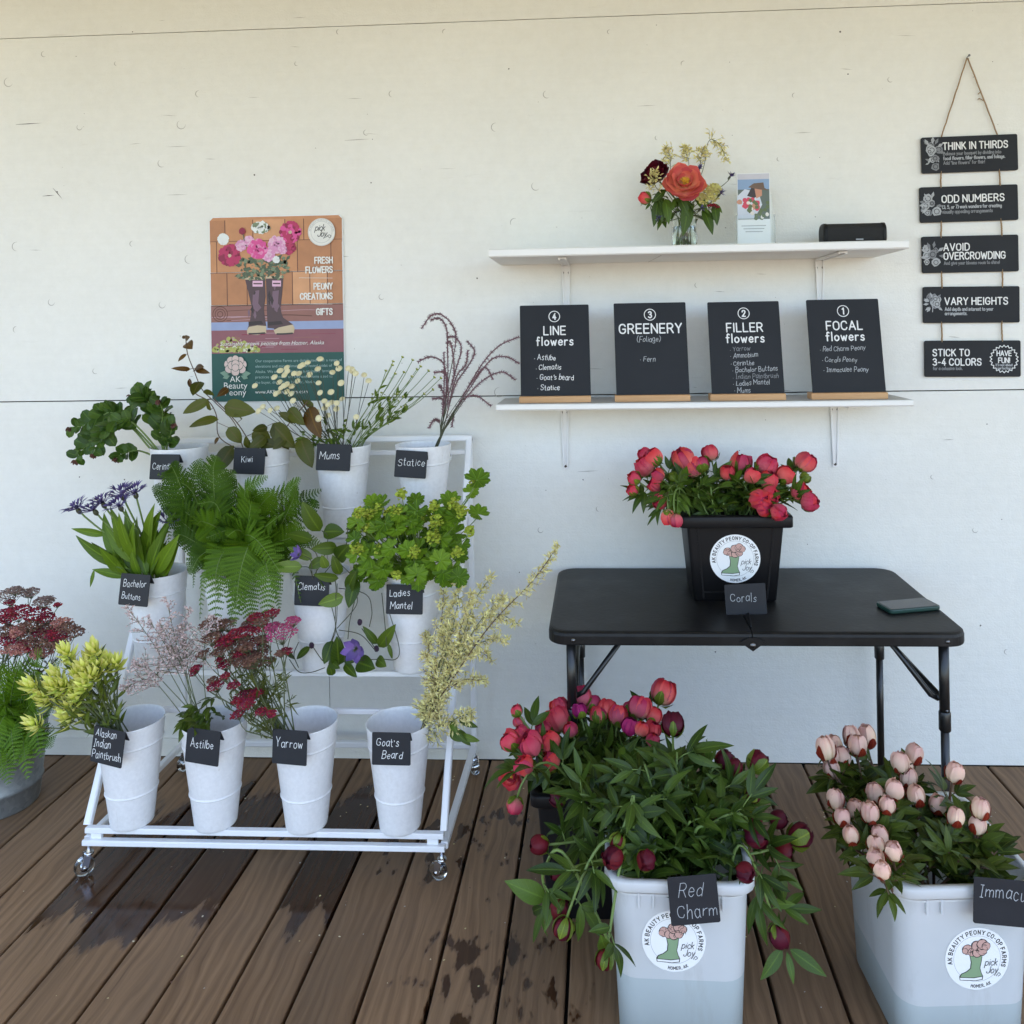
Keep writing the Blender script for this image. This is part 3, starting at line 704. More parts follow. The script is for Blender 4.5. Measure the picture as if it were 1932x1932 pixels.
def sticker_print(cv, r):
    """round white farm sticker: boot with peonies, ring of lettering"""
    cv.u = r
    cv.disc(0, 0, 1, M['sticker'], 56)
    cv.ring(0, 0, 0.735, 0.012, M['inkgrey'])
    cv.arctext('AK BEAUTY PEONY CO-OP FARMS', 0, 0, 0.79, 0.125, 0.028, M['ink'], a_mid=PI*0.49, gap=0.42)
    cv.arctext('HOMER, AK', 0, 0, 0.93, 0.095, 0.02, M['ink'], a_mid=-PI*0.46, gap=0.35, top=False)
    cv.poly([(-.24, .12), (.17, .14), (.14, -.1), (.10, -.3), (.14, -.45), (.19, -.56), (.18, -.68), (.0, -.71), (-.3, -.70), (-.54, -.68), (-.56, -.56), (-.50, -.47), (-.34, -.40), (-.22, -.30), (-.2, -.1)], M['ink'])
    cv.poly([(-.22, .10), (.15, .12), (.12, -.1), (.08, -.3), (.12, -.45), (.165, -.56), (-.1, -.60), (-.52, -.58), (-.48, -.49), (-.32, -.42), (-.19, -.31), (-.17, -.1)], M['bootgrn'])
    cv.poly([(-.535, -.60), (-.1, -.625), (.16, -.585), (.155, -.66), (-.05, -.69), (-.52, -.665)], M['sticker'])
    for (x, y, q) in ((-.3, .30, .16), (-.16, .22, .13), (.0, .2, .15), (.16, .24, .14), (-.02, .42, .16), (.16, .46, .17), (.28, .40, .13), (-.38, .26, .09)):
        cv.disc(x, y, q*1.06, M['ink'], 14, 0.08); cv.disc(x, y, q*0.93, M['blush'], 14, 0.10)
    for _ in range(12):
        x, y = R.uniform(-.35, .3), R.uniform(.18, .5); a = R.uniform(0, 6)
        cv.stroke([(x+math.cos(a+t)*.09, y+math.sin(a+t)*.07) for t in (0, .6, 1.2, 1.8)], .014, M['ink'])
    for txt, x, y in (('pick', .24, -.22), ('Joy', .29, -.47)):
        cv.text(txt, x, y, .22, .019, M['ink'], slant=.25, gap=.16)
    cv.stroke([(.60, -.56), (.68, -.46), (.73, -.52), (.66, -.57)], .016, M['ink'])

# ------------------------------------------------------------------ poster
pw = 0.482
pst = thing('poster', 'metal farm poster of boots full of peonies on the wall above the flower stand', 'poster', P(394, 410, y=-0.004))
tl = P(394, 410, y=-0.007); tr = P(646, 404, y=-0.007); bl = P(403, 742, y=-0.007)
pex = (tr-tl).normalized(); pey = V((-pex.z, 0, pex.x))
ph = 1.365
mb = MB(); slab(mb, tl+pex*pw/2-pey*pw*ph/2+V((0, 0.001, 0)), pex, pey, NF, pw, pw*ph, 0.022, 0.003, M['sticker'], 0.0006); mb.build('panel', pst)
def pm(name, c, var=0.12, sc=25, rough=0.5): return plain(name, c, rough, var=var, scale=sc)
SH = [pm('print_shingle', (0.50, 0.235, 0.105), 0.18), pm('print_shingle_light', (0.58, 0.30, 0.15), 0.18), pm('print_shingle_dark', (0.42, 0.19, 0.085), 0.18)]
INK = {k: pm('print_'+k, c) for k, c in dict(seam=(.09, .03, .015), plank=(.26, .115, .095), blue=(.27, .33, .52), floor=(.24, .085, .105), floorlt=(.44, .27, .31), green=(.008, .075, .062), boot=(.075, .042, .048), bootlt=(.17, .10, .14), bootdk=(.03, .018, .02), cream=(.52, .42, .28), sole=(.035, .03, .03), leaf=(.07, .10, .055), leaflt=(.17, .22, .13), magenta=(.42, .02, .10), magdk=(.24, .008, .05), hot=(.62, .07, .27), hotlt=(.68, .22, .42), pink=(.60, .26, .45), pinklt=(.68, .42, .56), white=(.70, .74, .72), red=(.25, .01, .03), glow=(.38, .40, .10), glowlt=(.62, .66, .45), logoleaf=(.18, .30, .22), logopet=(.62, .48, .44), txt=(.74, .74, .70), txt2=(.32, .45, .42), badge=(.70, .70, .66)).items()}
cv = Canvas(tl, pex, pey, NF, pw)
def up(cx, cy): return ((cx-(262+(cy-175)*0.018))/1246.0, -(cy-(175-(cx-262)*0.024))/1246.0)
def PP(pts): return [up(*p) for p in pts]
E = 0.006
rowsv = [(-E-0.02, -.183, [.12, .33, .57, .71, .84]), (-.183, -.415, [.055, .66, .91]), (-.415, -.655, [.13, .28, .62, .75, .88])]
cv.poly([(E, -.03), (.03, -E), (.97, -E), (1-E, -.03), (1-E, -.2), (E, -.2)], SH[0])
for (a, b, gs) in rowsv:
    xs = [E]+gs+[1-E]
    for x0, x1 in zip(xs, xs[1:]): cv.rect(x0+.002, b+.006, x1-.002, a, R.choice(SH))
    cv.rect(E, b-.003, 1-E, b+.004, INK['seam'])
    for g in gs: cv.rect(g-.0028, b, g+.0028, a, INK['seam'])
cv.rect(E, -.775, 1-E, -.658, INK['plank'])
for k in range(9):
    y = R.uniform(-.77, -.67); x = R.uniform(.0, .6); cv.stroke([(x, y), (x+.2, y+.006), (x+.39, y-.004)], .0035, INK['seam'] if k % 2 else INK['floorlt'])
for r_ in (.055, .038, .02): cv.ring(.075, -.715, r_, .005, INK['seam'])
cv.rect(E, -.835, 1-E, -.775, INK['blue'])
cv.rect(E, -1.005, 1-E, -.835, INK['floor'])
cv.hold(6)
for k in range(22):
    y = R.uniform(-.995, -.85); x = R.uniform(.01, .8); cv.stroke([(x, y), (x+R.uniform(.06, .19), y)], R.uniform(.002, .006), R.choice([INK['floorlt'], INK['magdk'], INK['plank']]))
cv.release(); cv.hold(10)
for k in range(150):
    x = R.uniform(.02, .36); y = R.uniform(-.995, -.995+.115*(1-abs(x-.17)/.22)+.004); rr_ = R.uniform(.006, .016)
    if x-rr_ > E: cv.disc(x, max(y, -1.0+rr_), rr_, R.choice([INK['glow'], INK['glow'], INK['floorlt'], INK['plank']]) if y > -.955 else R.choice([INK['glowlt'], INK['glow'], INK['glow']]), 9, .15)
cv.release()
cv.poly([(E, -1.005), (1-E, -1.005), (1-E, -ph+.03), (.97, -ph+E), (.03, -ph+E), (E, -ph+.03)], INK['green'])
pr = cv.mb.build('photo_print', pst)
# boots and flowers of the picture
cv.mb = MB()
for (sh, sole, band, lab) in (
    ([(605,745),(790,745),(797,900),(782,1010),(790,1090),(803,1165),(800,1215),(640,1225),(628,1195),(650,1130),(668,1000),(632,850)], [(622,1210),(640,1178),(720,1162),(803,1168),(803,1232),(720,1250),(628,1246)], [(600,722),(792,722),(792,745),(602,745)], (675,755,770,808)),
    ([(800,735),(962,728),(948,900),(935,1020),(960,1090),(1050,1150),(1062,1190),(1040,1225),(905,1235),(872,1190),(815,1185),(808,1000)], [(872,1205),(920,1180),(1050,1152),(1068,1185),(1060,1228),(960,1246),(890,1240)], [(800,712),(963,705),(963,728),(800,735)], (858,752,940,806))):
    cv.poly(PP(sh), INK['boot'])
    cx = sum(p[0] for p in sh[:2])/2
    cv.poly(PP([(cx-20,850),(cx+40,840),(cx+30,960),(cx+60,1000),(cx+20,1040),(cx-25,1000)]), INK['bootlt'])
    for q_ in range(7):
        yy_ = R.uniform(780, 1100); xx_ = cx+R.uniform(-60, 50); cv.poly(PP([(xx_-R.uniform(10,25), yy_), (xx_, yy_-R.uniform(10, 60)), (xx_+R.uniform(8,22), yy_+5), (xx_, yy_+R.uniform(20, 60))]), R.choice([INK['bootlt'], INK['bootdk'], INK['boot']]))
    cv.poly(PP([(cx-60,1130),(cx+60,1120),(cx+80,1150),(cx-60,1165)]), INK['bootdk'])
    cv.poly(PP(sole), INK['cream'])
    cv.stroke(PP([(sole[-1][0]+15,1240),((sole[0][0]+sole[3][0])/2,1238),(sole[4][0]-15,1232)]), .012, INK['sole'])
    cv.poly(PP(band), INK['cream'])
    cv.poly(PP([(lab[0],lab[1]),(lab[2],lab[1]),(lab[2],lab[3]),(lab[0],lab[3])]), INK['pinklt'])
    cv.stroke(PP([(lab[0]+12,(lab[1]+lab[3])/2),(lab[2]-12,(lab[1]+lab[3])/2)]), .010, INK['boot'])
cv.hold(10)
for k in range(150):
    x, y = R.uniform(560, 1000), R.uniform(560, 735); a = R.uniform(-2.6, -0.5)
    L_ = R.uniform(70, 160); x2, y2 = x+math.cos(a+PI)*L_*(1 if x < 780 else -1)*.6, y+R.uniform(-60, 50)
    mx_, my_ = (x+x2)/2, (y+y2)/2; dx, dy = x2-x, y2-y; l_ = math.hypot(dx, dy)+1; q = R.uniform(11, 20)
    cv.poly(PP([(x, y), (mx_-dy/l_*q, my_+dx/l_*q), (x2, y2), (mx_+dy/l_*q, my_-dx/l_*q)]), R.choice([INK['leaf'], INK['leaf'], INK['leaflt']]))
cv.release()
def pflower(cx, cy, r, cols, ctr=None, ry=1.0):
    x, y = up(cx, cy); r /= 1246.0
    cv.disc(x, y, r*.85, cols[0], 20, .1, ry=r*.85*ry)
    for ringi, (rr, n) in enumerate(((.78, 13), (.52, 10), (.25, 6))):
        cv.hold(3)
        for i in range(n*2):
            a = 2*PI*i/n/2+R.uniform(-.2, .2); q = r*R.uniform(.13, .26)
            cv.disc(x+math.cos(a)*r*rr, y+math.sin(a)*r*rr*ry, q, R.choice(cols), 9, .18)
        cv.release()
    if ctr: cv.disc(x, y, r*.16, ctr, 10, .2)
I = INK
for args in ((400, 375, 55, [I['white']]), (460, 525, 108, [I['magenta'], I['magdk'], I['magenta']], I['cream']), (1010, 450, 72, [I['magenta'], I['magdk']]), (1025, 312, 104, [I['magenta'], I['hot'], I['magdk'], I['magenta']], I['cream']),
             (750, 270, 90, [I['white'], I['white'], I['leaflt']], None, .6), (640, 395, 55, [I['pink'], I['pinklt']]), (900, 425, 85, [I['pinklt'], I['pink']]), (955, 470, 45, [I['pinklt'], I['pink']]), (570, 435, 55, [I['pink'], I['pinklt']]), (825, 515, 68, [I['pinklt'], I['pink']]), (720, 465, 98, [I['hot'], I['hot'], I['hotlt']]), (580, 303, 33, [I['red'], I['magdk']]), (898, 562, 34, [I['white']])):
    pflower(*args)
cv.stroke(PP([(590, 335), (600, 390)]), .007, I['leaf'])
cv.build_name = cv.mb.build('boots_picture', pst)
# lettering
cv.mb = MB()
for txt, y in (('FRESH', 590), ('FLOWERS', 676), ('PEONY', 826), ('CREATIONS', 916), ('GIFTS', 1058)):
    x_, y_ = up(1418, y); cv.text(txt, x_, y_, .043, .0088, INK['txt'], 'R', gap=.24, sx=.86)
for y in (727, 964):
    a, b = up(1110, y), up(1418, y); cv.stroke([a, b], .0025, INK['txt'])
x_, y_ = up(372, 1352); cv.font('Sustainably grown peonies from Homer, Alaska', x_, y_, .0405, INK['txt'], shear=.3)
for i, tx in enumerate(('Our cooperative Farms are distributed over a range of', 'elevations and microclimates, harvested midst of', 'Alaska. We are committed to sustainable farming', 'practices to provide the freshest blooms sized to', 'the buyer, direct from Homer, Alaska.')):
    x_, y_ = up(705, 1500+49*i); cv.font(tx, x_, y_, .029, INK['txt2'])
x_, y_ = up(705, 1786); cv.font('www.AKBeautyPeony.com', x_, y_, .036, INK['txt'])
cv.parent = pst; cv.flush('lettering')
for tx, y, h in (('AK', 1682, .062), ('Beauty', 1742, .066), ('Peony', 1804, .066)):
    x_, y_ = up(520, y); cv.font(tx, x_, y_, h, INK['txt'], 'CENTER')
for s_ in (-1, 1):
    for q in ((60, 1610, 145, 1600), (50, 1625, 120, 1648)):
        a = up(520+s_*q[0], q[1]); b = up(520+s_*q[2], q[3]); mx_, my_ = (a[0]+b[0])/2, (a[1]+b[1])/2
        dx, dy = b[0]-a[0], b[1]-a[1]
        cv.poly([a, (mx_-dy*.3, my_+dx*.3), b, (mx_+dy*.3, my_-dx*.3)], INK['logoleaf'])
for (dx, dy, r_) in ((-70,-20,38),(70,-20,38),(-45,-55,36),(45,-55,36),(0,-70,34),(-60,25,38),(60,25,38),(0,45,42),(-32,-10,40),(32,-10,40),(0,-25,36),(0,10,34)):
    x_, y_ = up(520+dx, 1540+dy); cv.disc(x_, y_, r_/1246*1.05, INK['green'], 16); cv.disc(x_, y_, r_/1246*.93, INK['logopet'], 16, .05)
cv.flush('farm_logo')
bx, by = up(1318, 310)
cv.disc(bx, by, .101, INK['badge'], 44); cv.ring(bx, by, .078, .002, M['inkgrey']); cv.ring(bx, by, .097, .0015, M['inkgrey'])
cv.arctext('AK BEAUTY PEONY CO-OP FARMS', bx, by, .083, .010, .0018, M['inkgrey'], gap=.5)
cv.text('pick', bx-.048, by+.012, .044, .005, M['ink'], slant=.3, gap=.12); cv.text('Joy', bx-.03, by-.032, .044, .005, M['ink'], slant=.3, gap=.12)
cv.stroke([(bx+.03, by-.04), (bx+.055, by-.022), (bx+.07, by-.03), (bx+.06, by-.042), (bx+.045, by-.03)], .004, M['ink'])
cv.flush('round_badge')

# ------------------------------------------------------------------ shelves
def shelf(label, x0, x1, y0, z, th, brx, arm_z, blen, under):
    t = thing('wall_shelf', label, 'shelf', ((x0+x1)/2, 0, z))
    mb = MB()
    yb = -0.002
    b = 0.004
    prof = [(y0, -th+b), (y0, -b), (y0+b, 0), (yb, 0), (yb, -th), (y0+b, -th)]
    vs = [V((x, y, z+q)) for x in (x0, x1) for y, q in prof]
    n = 6
    for i in range(n):
        mb.add([vs[i], vs[(i+1) % n], vs[n+(i+1) % n], vs[n+i]], [(0, 1, 2, 3)], M['shelfu'] if (i == 2 and not under) else M['shelf'], None, False)
    mb.add(vs[:n], [tuple(range(n))[::-1]], M['shelf'], None, False); mb.add(vs[n:], [tuple(range(n))], M['shelf'], None, False)
    if under: mb.bar(V((x0+(x1-x0)*.42, y0+.05, z-th-.0006)), V((x0+(x1-x0)*.40, -.01, z-th-.0006)), .0015, .001, M['shelfu'])
    mb.build('board', t)
    for bx_ in brx:
        mb = MB(); zt = z-th-0.001
        # wall arm: pressed strip with two ribs, narrowing to its foot
        for s_ in (-1, 1):
            mb.bar(V((bx_+s_*.013, -.006, zt-.004)), V((bx_+s_*.006, -.006, zt-blen)), .006, .009, M['brk'], up=V((0, -1, 0)))
            mb.bar(V((bx_+s_*.011, -.012, zt-.004)), V((bx_+s_*.011, y0*.86, zt-.004)), .006, .008, M['brk'])
        mb.bar(V((bx_, -.0035, zt-.003)), V((bx_, -.0035, zt-blen-.012)), .020, .004, M['brk'], up=V((0, -1, 0)))
        mb.bar(V((bx_, -.008, zt-.0025)), V((bx_, y0*.88, zt-.0025)), .026, .004, M['brk'])
        o = mb.build('bracket', t)
        for dx, dz in ((-.011, -.030), (.011, -.030), (0, -blen-.002)):
            mb = MB(); mb.lathe((bx_+dx, -.0055, zt+dz), [(0.0045, 0), (0.0045, .002), (0, .0035)], M['mark2'], 10, NF); mb.build('screw', o)
    return t
sh1 = shelf('upper white wall shelf holding the vase, leaflet stand and speaker', P(922, 470, y=-.318).x, P(1715, 455, y=-.318).x, -.318, 1.752, .026, (P(1068, 520, y=0).x, P(1546, 520, y=0).x), 0, .20, True)
sh2 = shelf('lower white wall shelf holding the four chalkboards', P(937, 765, y=-.235).x, P(1726, 757, y=-.255).x, -.245, 1.262, .020, (P(1066, 800, y=0).x, P(1574, 800, y=0).x), 0, .215, False)

# ------------------------------------------------------------------ chalkboards on the lower shelf
def chalkboard(label, q, base, draw):
    (x0, y0), (x1, y1), (x2, y2), (x3, y3) = q     # TL TR BR BL
    yb = -.175
    bl_ = P(x3, y3, y=yb); br_ = P(x2, y2, y=yb)
    W_ = (br_-bl_).length; zsh = 1.2625
    t = thing('chalkboard_sign', label, 'chalkboard', ((bl_.x+br_.x)/2, yb, zsh))
    w0 = P(base[0], base[1], y=yb-.02).x; w1 = P(base[2], base[3], y=yb-.02).x
    mb = MB()
    mb.loft([[V((x, yb+yy, z)) for x, yy in ((w0+i, -.028+i), (w1-i, -.028+i), (w1-i, .028-i), (w0+i, .028-i))] for z, i in ((zsh, .001), (zsh+.001, 0), (zsh+.019, 0), (zsh+.0205, .0015))], M['pine'], sm=False)
    mb.build('base', t)
    ex = (br_-bl_); ex.z = 0; ex.normalize()
    k = (y3-y0)*pxm(1300, yb)*1.01
    lean = .17
    ey = V((-.012, math.sin(lean), math.cos(lean))).normalized(); nn = ex.cross(ey).normalized(); nn = nn if nn.y < 0 else -nn
    H_ = k/math.cos(lean)*1.03
    o = V(((bl_.x+br_.x)/2, yb-.006, zsh+.015))
    mb = MB(); slab(mb, o+ey*H_/2, ex, ey, nn, W_, H_, .004, .007, M['slate'], .0012); bd = mb.build('board', t)
    cv = Canvas(o, ex, ey, nn, W_); cv.parent = bd; draw(cv, H_/W_); cv.flush('handwriting')
    return t
def head(cv, a, num, lines, c=None):
    cv.ring(0, a-.17, .078, .011, M['chalk']); cv.text(num, 0, a-.213, .085, .018, M['chalk'], 'C')
    for tx, y, h in lines: cv.text(tx, 0, y*a, h, h*.155, M['chalk'], 'C', gap=.25, sx=min(1.12, .86/cv.width(tx, h, .25)))
    cv.flush('heading')
def hand(cv, items, mat, h=.075):
    R.seed(len(items)*7+3)
    for tx, x, y, *mm in items: cv.text(tx.replace('I', '|'), x, y, h, .0076, mm[0] if mm else mat, jit=.09, slant=.12, gap=.2, rot=R.uniform(-.02, .05))
def d4(cv, a):
    head(cv, a, '4', [('LINE', .675, .120), ('flowers', .56, .120)])
    hand(cv, [('* Astilbe', -.3, .405*a), ('* Clematis', -.28, .295*a), ("* Goat's beard", -.27, .19*a), ('* Statice', -.26, .075*a)], M['chalk'])
def d3(cv, a):
    head(cv, a, '3', [('GREENERY', .672, .128)]); hand(cv, [('(Foliage)', -.19, .575*a, M['chalk2']), ('* Fern', -.16, .37*a, M['chalk2'])], M['chalk2'])
def d2(cv, a):
    head(cv, a, '2', [('FILLER', .675, .120), ('flowers', .56, .120)])
    hand(cv, [('* Yarrow', -.22, .465*a, M['chalk3']), ('* Ammobium', -.22, .395*a, M['chalk2']), ('* Cerinthe', -.22, .315*a, M['chalk2']), ('* Bachelor Buttons', -.2, .24*a, M['chalk2']), ('* Indian Paintbrush', -.2, .17*a, M['chalk3']), ('* Ladies Mantel', -.2, .10*a, M['chalk2']), ('* Mums', -.19, .03*a, M['chalk2'])], M['chalk2'], .066)
def d1(cv, a):
    head(cv, a, '1', [('FOCAL', .675, .120), ('flowers', .56, .120)])
    hand(cv, [('* Red Charm Peony', -.36, .445*a), ('* Corals Peony', -.34, .335*a), ('* Immaculee Peony', -.33, .235*a)], M['chalk2'], .066)
chalkboard('chalkboard numbered 4 headed LINE flowers on the lower shelf', [(979,579),(1109,574),(1115,745),(983,750)], (980,754,1115,752), d4)
chalkboard('chalkboard numbered 3 headed GREENERY on the lower shelf', [(1156,572),(1287,569),(1301,740),(1163,744)], (1160,748,1302,747), d3)
chalkboard('chalkboard numbered 2 headed FILLER flowers on the lower shelf', [(1336,569),(1470,567),(1480,740),(1343,740)], (1340,747,1482,746), d2)
chalkboard('chalkboard numbered 1 headed FOCAL flowers on the lower shelf', [(1520,568),(1657,566),(1671,740),(1533,740)], (1530,747,1674,746), d1)

# ------------------------------------------------------------------ hanging sign of five boards
hs = thing('hanging_sign', 'string of five black bouquet tip boards hung on jute twine from a nail', 'hanging sign', P(1824, 108, y=-.01))
ys = -.012
def doodle(cv, x, y, r, kind):
    for _ in range(kind):
        a, q = R.uniform(0, 6.28), R.uniform(0, r); px_, py_ = x+math.cos(a)*q*.8, y+math.sin(a)*q; s_ = R.uniform(.028, .05)
        cv.disc(px_, py_, s_, R.choice([M['chalk2'], M['chalk3'], M['chalk2']]), 9, .2)
        cv.ring(px_, py_, s_*.55, .006, M['slate'], 8)
    for _ in range(kind):
        a = R.uniform(0, 6.28); x1, y1 = x+math.cos(a)*r*.5, y+math.sin(a)*r*.6; x2, y2 = x+math.cos(a)*r*1.15, y+math.sin(a)*r*1.25
        dx, dy = (y2-y1)*.22, -(x2-x1)*.22
        cv.poly([(x1, y1), ((x1+x2)/2+dx, (y1+y2)/2+dy), (x2, y2), ((x1+x2)/2-dx, (y1+y2)/2-dy)], R.choice([M['chalk3'], M['chalk2']]))
def hb(q, draw):
    a, b, c, d = [P(x, y, y=ys) for x, y in q]
    ctr = (a+b+c+d)/4; ex = ((b-a)+(c-d)).normalized(); ey = ((a-d)+(b-c)).normalized(); ey = (ey-ex*ey.dot(ex)).normalized()
    W_ = ((b-a).length+(c-d).length)/2; H_ = ((a-d).length+(b-c).length)/2
    mb = MB(); slab(mb, ctr, ex, ey, NF, W_, H_, .006, .008, M['slate'], .001); o = mb.build('board', hs)
    cv = Canvas(ctr-ex*W_/2-ey*H_/2, ex, ey, NF, W_); cv.parent = o; draw(cv); cv.flush('badge' if draw is b5 else 'lettering')
def small(cv, tx, x, y, m='chalk3', h=.034): cv.text(tx, x, y, h, .0075, M[m], jit=.03, gap=.2, sx=.93)
def b1(cv):
    doodle(cv, .11, .24, .12, 9); doodle(cv, .11, .12, .07, 4); cv.text('THINK IN THIRDS', .225, .245, .072, .0125, M['chalk'], gap=.25, sx=1.0)
    small(cv, 'Balance your bouquet by dividing into', .225, .185); small(cv, 'focal flowers, filler flowers, and foliage.', .225, .135, 'chalk2'); small(cv, 'Add "line flowers" for flair!', .225, .085)
def b2(cv):
    doodle(cv, .11, .19, .11, 8); cv.text('ODD NUMBERS', .225, .205, .072, .0125, M['chalk'], gap=.25, sx=1.07)
    small(cv, '(3, 5, or 7) work wonders for creating', .225, .14, 'chalk2'); small(cv, 'visually appealing arrangements', .225, .09)
def b3(cv):
    doodle(cv, .11, .19, .12, 8); cv.text('AVOID', .225, .235, .072, .0125, M['chalk'], gap=.25, sx=1.07); cv.text('OVERCROWDING', .225, .14, .072, .0125, M['chalk'], gap=.23, sx=.98); small(cv, 'And give your blooms room to shine!', .225, .085)
def b4(cv):
    doodle(cv, .11, .21, .10, 9); cv.stroke([(.1, .2), (.095, .12)], .01, M['chalk2']); cv.text('VARY HEIGHTS', .225, .195, .072, .0125, M['chalk'], gap=.25, sx=1.07); small(cv, 'Add depth and interest to your', .225, .13, 'chalk2'); small(cv, 'arrangements.', .225, .085, 'chalk2')
def b5(cv):
    cv.text('STICK TO', .085, .225, .07, .0125, M['chalk'], gap=.25, sx=1.05); cv.text('3-4 COLORS', .085, .125, .07, .0125, M['chalk'], gap=.25, sx=1.05); small(cv, 'for a cohesive look.', .085, .075); cv.flush('lettering')
    cx, cy = .825, .19; pts = [(cx+math.cos(a)*r_, cy+math.sin(a)*r_) for a, r_ in [(2*PI*i/44, .148 if i % 2 else .127) for i in range(45)]]
    for p, q in zip(pts, pts[1:]): cv.stroke([p, q], .008, M['chalk'])
    cv.text('HAVE', cx, .225, .052, .010, M['chalk'], 'C'); cv.text('FUN!', cx, .15, .052, .010, M['chalk'], 'C'); cv.text("It's not about", cx, .115, .026, .006, M['chalk2'], 'C'); cv.text('perfection', cx, .08, .026, .006, M['chalk2'], 'C')
qs = [[(1739,259),(1920,253),(1921,320),(1739,328)],[(1736,353),(1921,348),(1921,414),(1736,421)],[(1740,446),(1922,443),(1922,511),(1740,516)],[(1742,541),(1924,540),(1924,608),(1742,610)],[(1745,643),(1926,642),(1926,711),(1745,711)]]
for q, d in zip(qs, (b1, b2, b3, b4, b5)): hb(q, d)
mb = MB()
def tw(pts, r=.0022):
    p3 = smooth([P(x, y, y=ys+.002) for x, y in pts], 8); p3 = [p+V((R.uniform(-1, 1), 0, R.uniform(-1, 1)))*.0006 for p in p3]
    q_ = MB(); q_.tube(p3, r, M['twine'], 6); q_.build('twine', hs)
tw([(1824,110),(1800,185),(1776,258)]); tw([(1826,110),(1853,180),(1882,255)]); tw([(1856,190),(1848,186),(1845,188)], .0015); tw([(1845,178),(1851,172)], .0016)
for a, b, c, d in ((1776,326,1775,352),(1885,322,1887,348),(1776,420,1775,446),(1888,415,1890,443),(1776,515,1777,541),(1891,511,1891,540),(1776,610,1777,643),(1890,608,1891,642)):
    tw([(a, b-3), ((a+c)/2+R.uniform(-1, 1), (b+d)/2), (c, d+3)], .0026)
nl = MB(); c = P(1824, 109, y=0); nl.tube([c+V((0, .005, 0)), c+V((0, -.018, .002))], .0016, M['bolt'], 8); nl.lathe(c+V((0, -.018, .002)), [(0, .002), (.004, .0015), (.004, 0), (0, 0)], M['bolt'], 12, NF)
tag(nl.build('nail'), 'nail at the top of the hanging sign twine', 'nail')

# ------------------------------------------------------------------ rack with casters
X0, X1 = -1.455, -.447
YF, YB, ZF, ZT = -.628, -.085, .1225, 1.136
def inc(t): return (YF+(YB-YF)*t, ZF+(ZT-ZF)*t)
rk = thing('flower_stand', 'white metal three tier flower bucket stand on casters by the wall', 'stand', ((X0+X1)/2, -.35, 0))
w_ = .020
mb = MB()
y, z = inc(0)
mb.bar((X0, y, z), (X1, y, z), w_, .016, M['steel'])
for x in (X0, X1):
    a = inc(0); b = inc(1); mb.bar((x, a[0]+.004, a[1]+.01), (x, b[0], b[1]-.002), w_, w_, M['steel'], up=V((0, 1, 0)))
y, z = inc(1); mb.bar((X0-.01, y, z), (X1+.01, y, z), w_, w_, M['steel'])
mb.build('sloping_frame', rk)
for t in (.354, .70):
    mb = MB(); y, z = inc(t); mb.bar((X0+.01, y+.012, z-.004), (X1-.01, y+.012, z-.004), .016, .016, M['steel']); mb.build('rest_bar', rk)
for t in (.262, .615, .955):
    mb = MB(); y, z = inc(t); mb.bar((X0+.01, y+.01, z), (X1-.01, y+.01, z), .014, .016, M['steel'])
    for xx in (-.9, -.3, .3, .9):
        x = (X0+X1)/2+xx*(X1-X0)/2*.98; mb.tube([(x, y+.004, z-.008), (x, y-.002, z-.022), (x, y-.016, z-.022), (x, y-.018, z-.012)], .003, M['steel'], 6)
    mb.build('hook_bar', rk)
mb = MB(); zb = .0925
mb.bar((X0-.004, YF-.008, zb), (X1+.004, YF-.008, zb), .020, .016, M['steel']); mb.bar((X0, YB, zb), (X1, YB, zb), .020, .020, M['steel'])
for x in (X0, X1): mb.bar((x, YF+.003, zb), (x, YB-.011, zb), .020, .020, M['steel'])
for x in (X0+.03, X1-.03): mb.box((x, YF-.002, .1075), (.030, .010, .0135), M['steel'])
mb.build('base_frame', rk)
for x in (X0, X1):
    mb = MB(); mb.bar((x, YB, zb+.011), (x, YB, ZT-.012), .018, .018, M['steel'], up=V((0, 1, 0))); mb.build('back_post', rk)
for x, y, a in ((X0+.006, YF-.002, .7), (X1-.006, YF-.002, -.35), (X0+.006, YB, 1.2), (X1-.006, YB, 2.2)):
    mb = MB(); d = V((math.cos(a), math.sin(a), 0)); sd_ = V((-d.y, d.x, 0)); c = V((x, y, .026))-d*.012
    mb.lathe((x, y, .058), [(.006, 0), (.006, .026), (.012, .0262), (.012, .028)], M['chrome'], 14)
    mb.lathe((x, y, .054), [(0, 0), (.012, 0), (.013, .004), (.012, .008), (0, .008)], M['chrome'], 16)
    for s_ in (-1, 1): mb.bar(V((x, y, .057))+sd_*.013*s_-d*.004, c+sd_*.013*s_, .003, .018, M['chrome'], up=d)
    mb.tube([c-sd_*.017, c+sd_*.017], .004, M['chrome'], 10)
    ck = mb.build('caster', rk)
    mb = MB(); mb.lathe(c-sd_*.010, [(.006, 0), (.020, 0), (.025, .003), (.026, .010), (.025, .017), (.020, .020), (.006, .020)], M['clearw'], 28, sd_)
    mb.lathe(c-sd_*.0101, [(.0058, -.001), (.0112, -.001), (.0112, .0215), (.0058, .0215)], M['chrome'], 16, sd_); mb.build('wheel', ck)

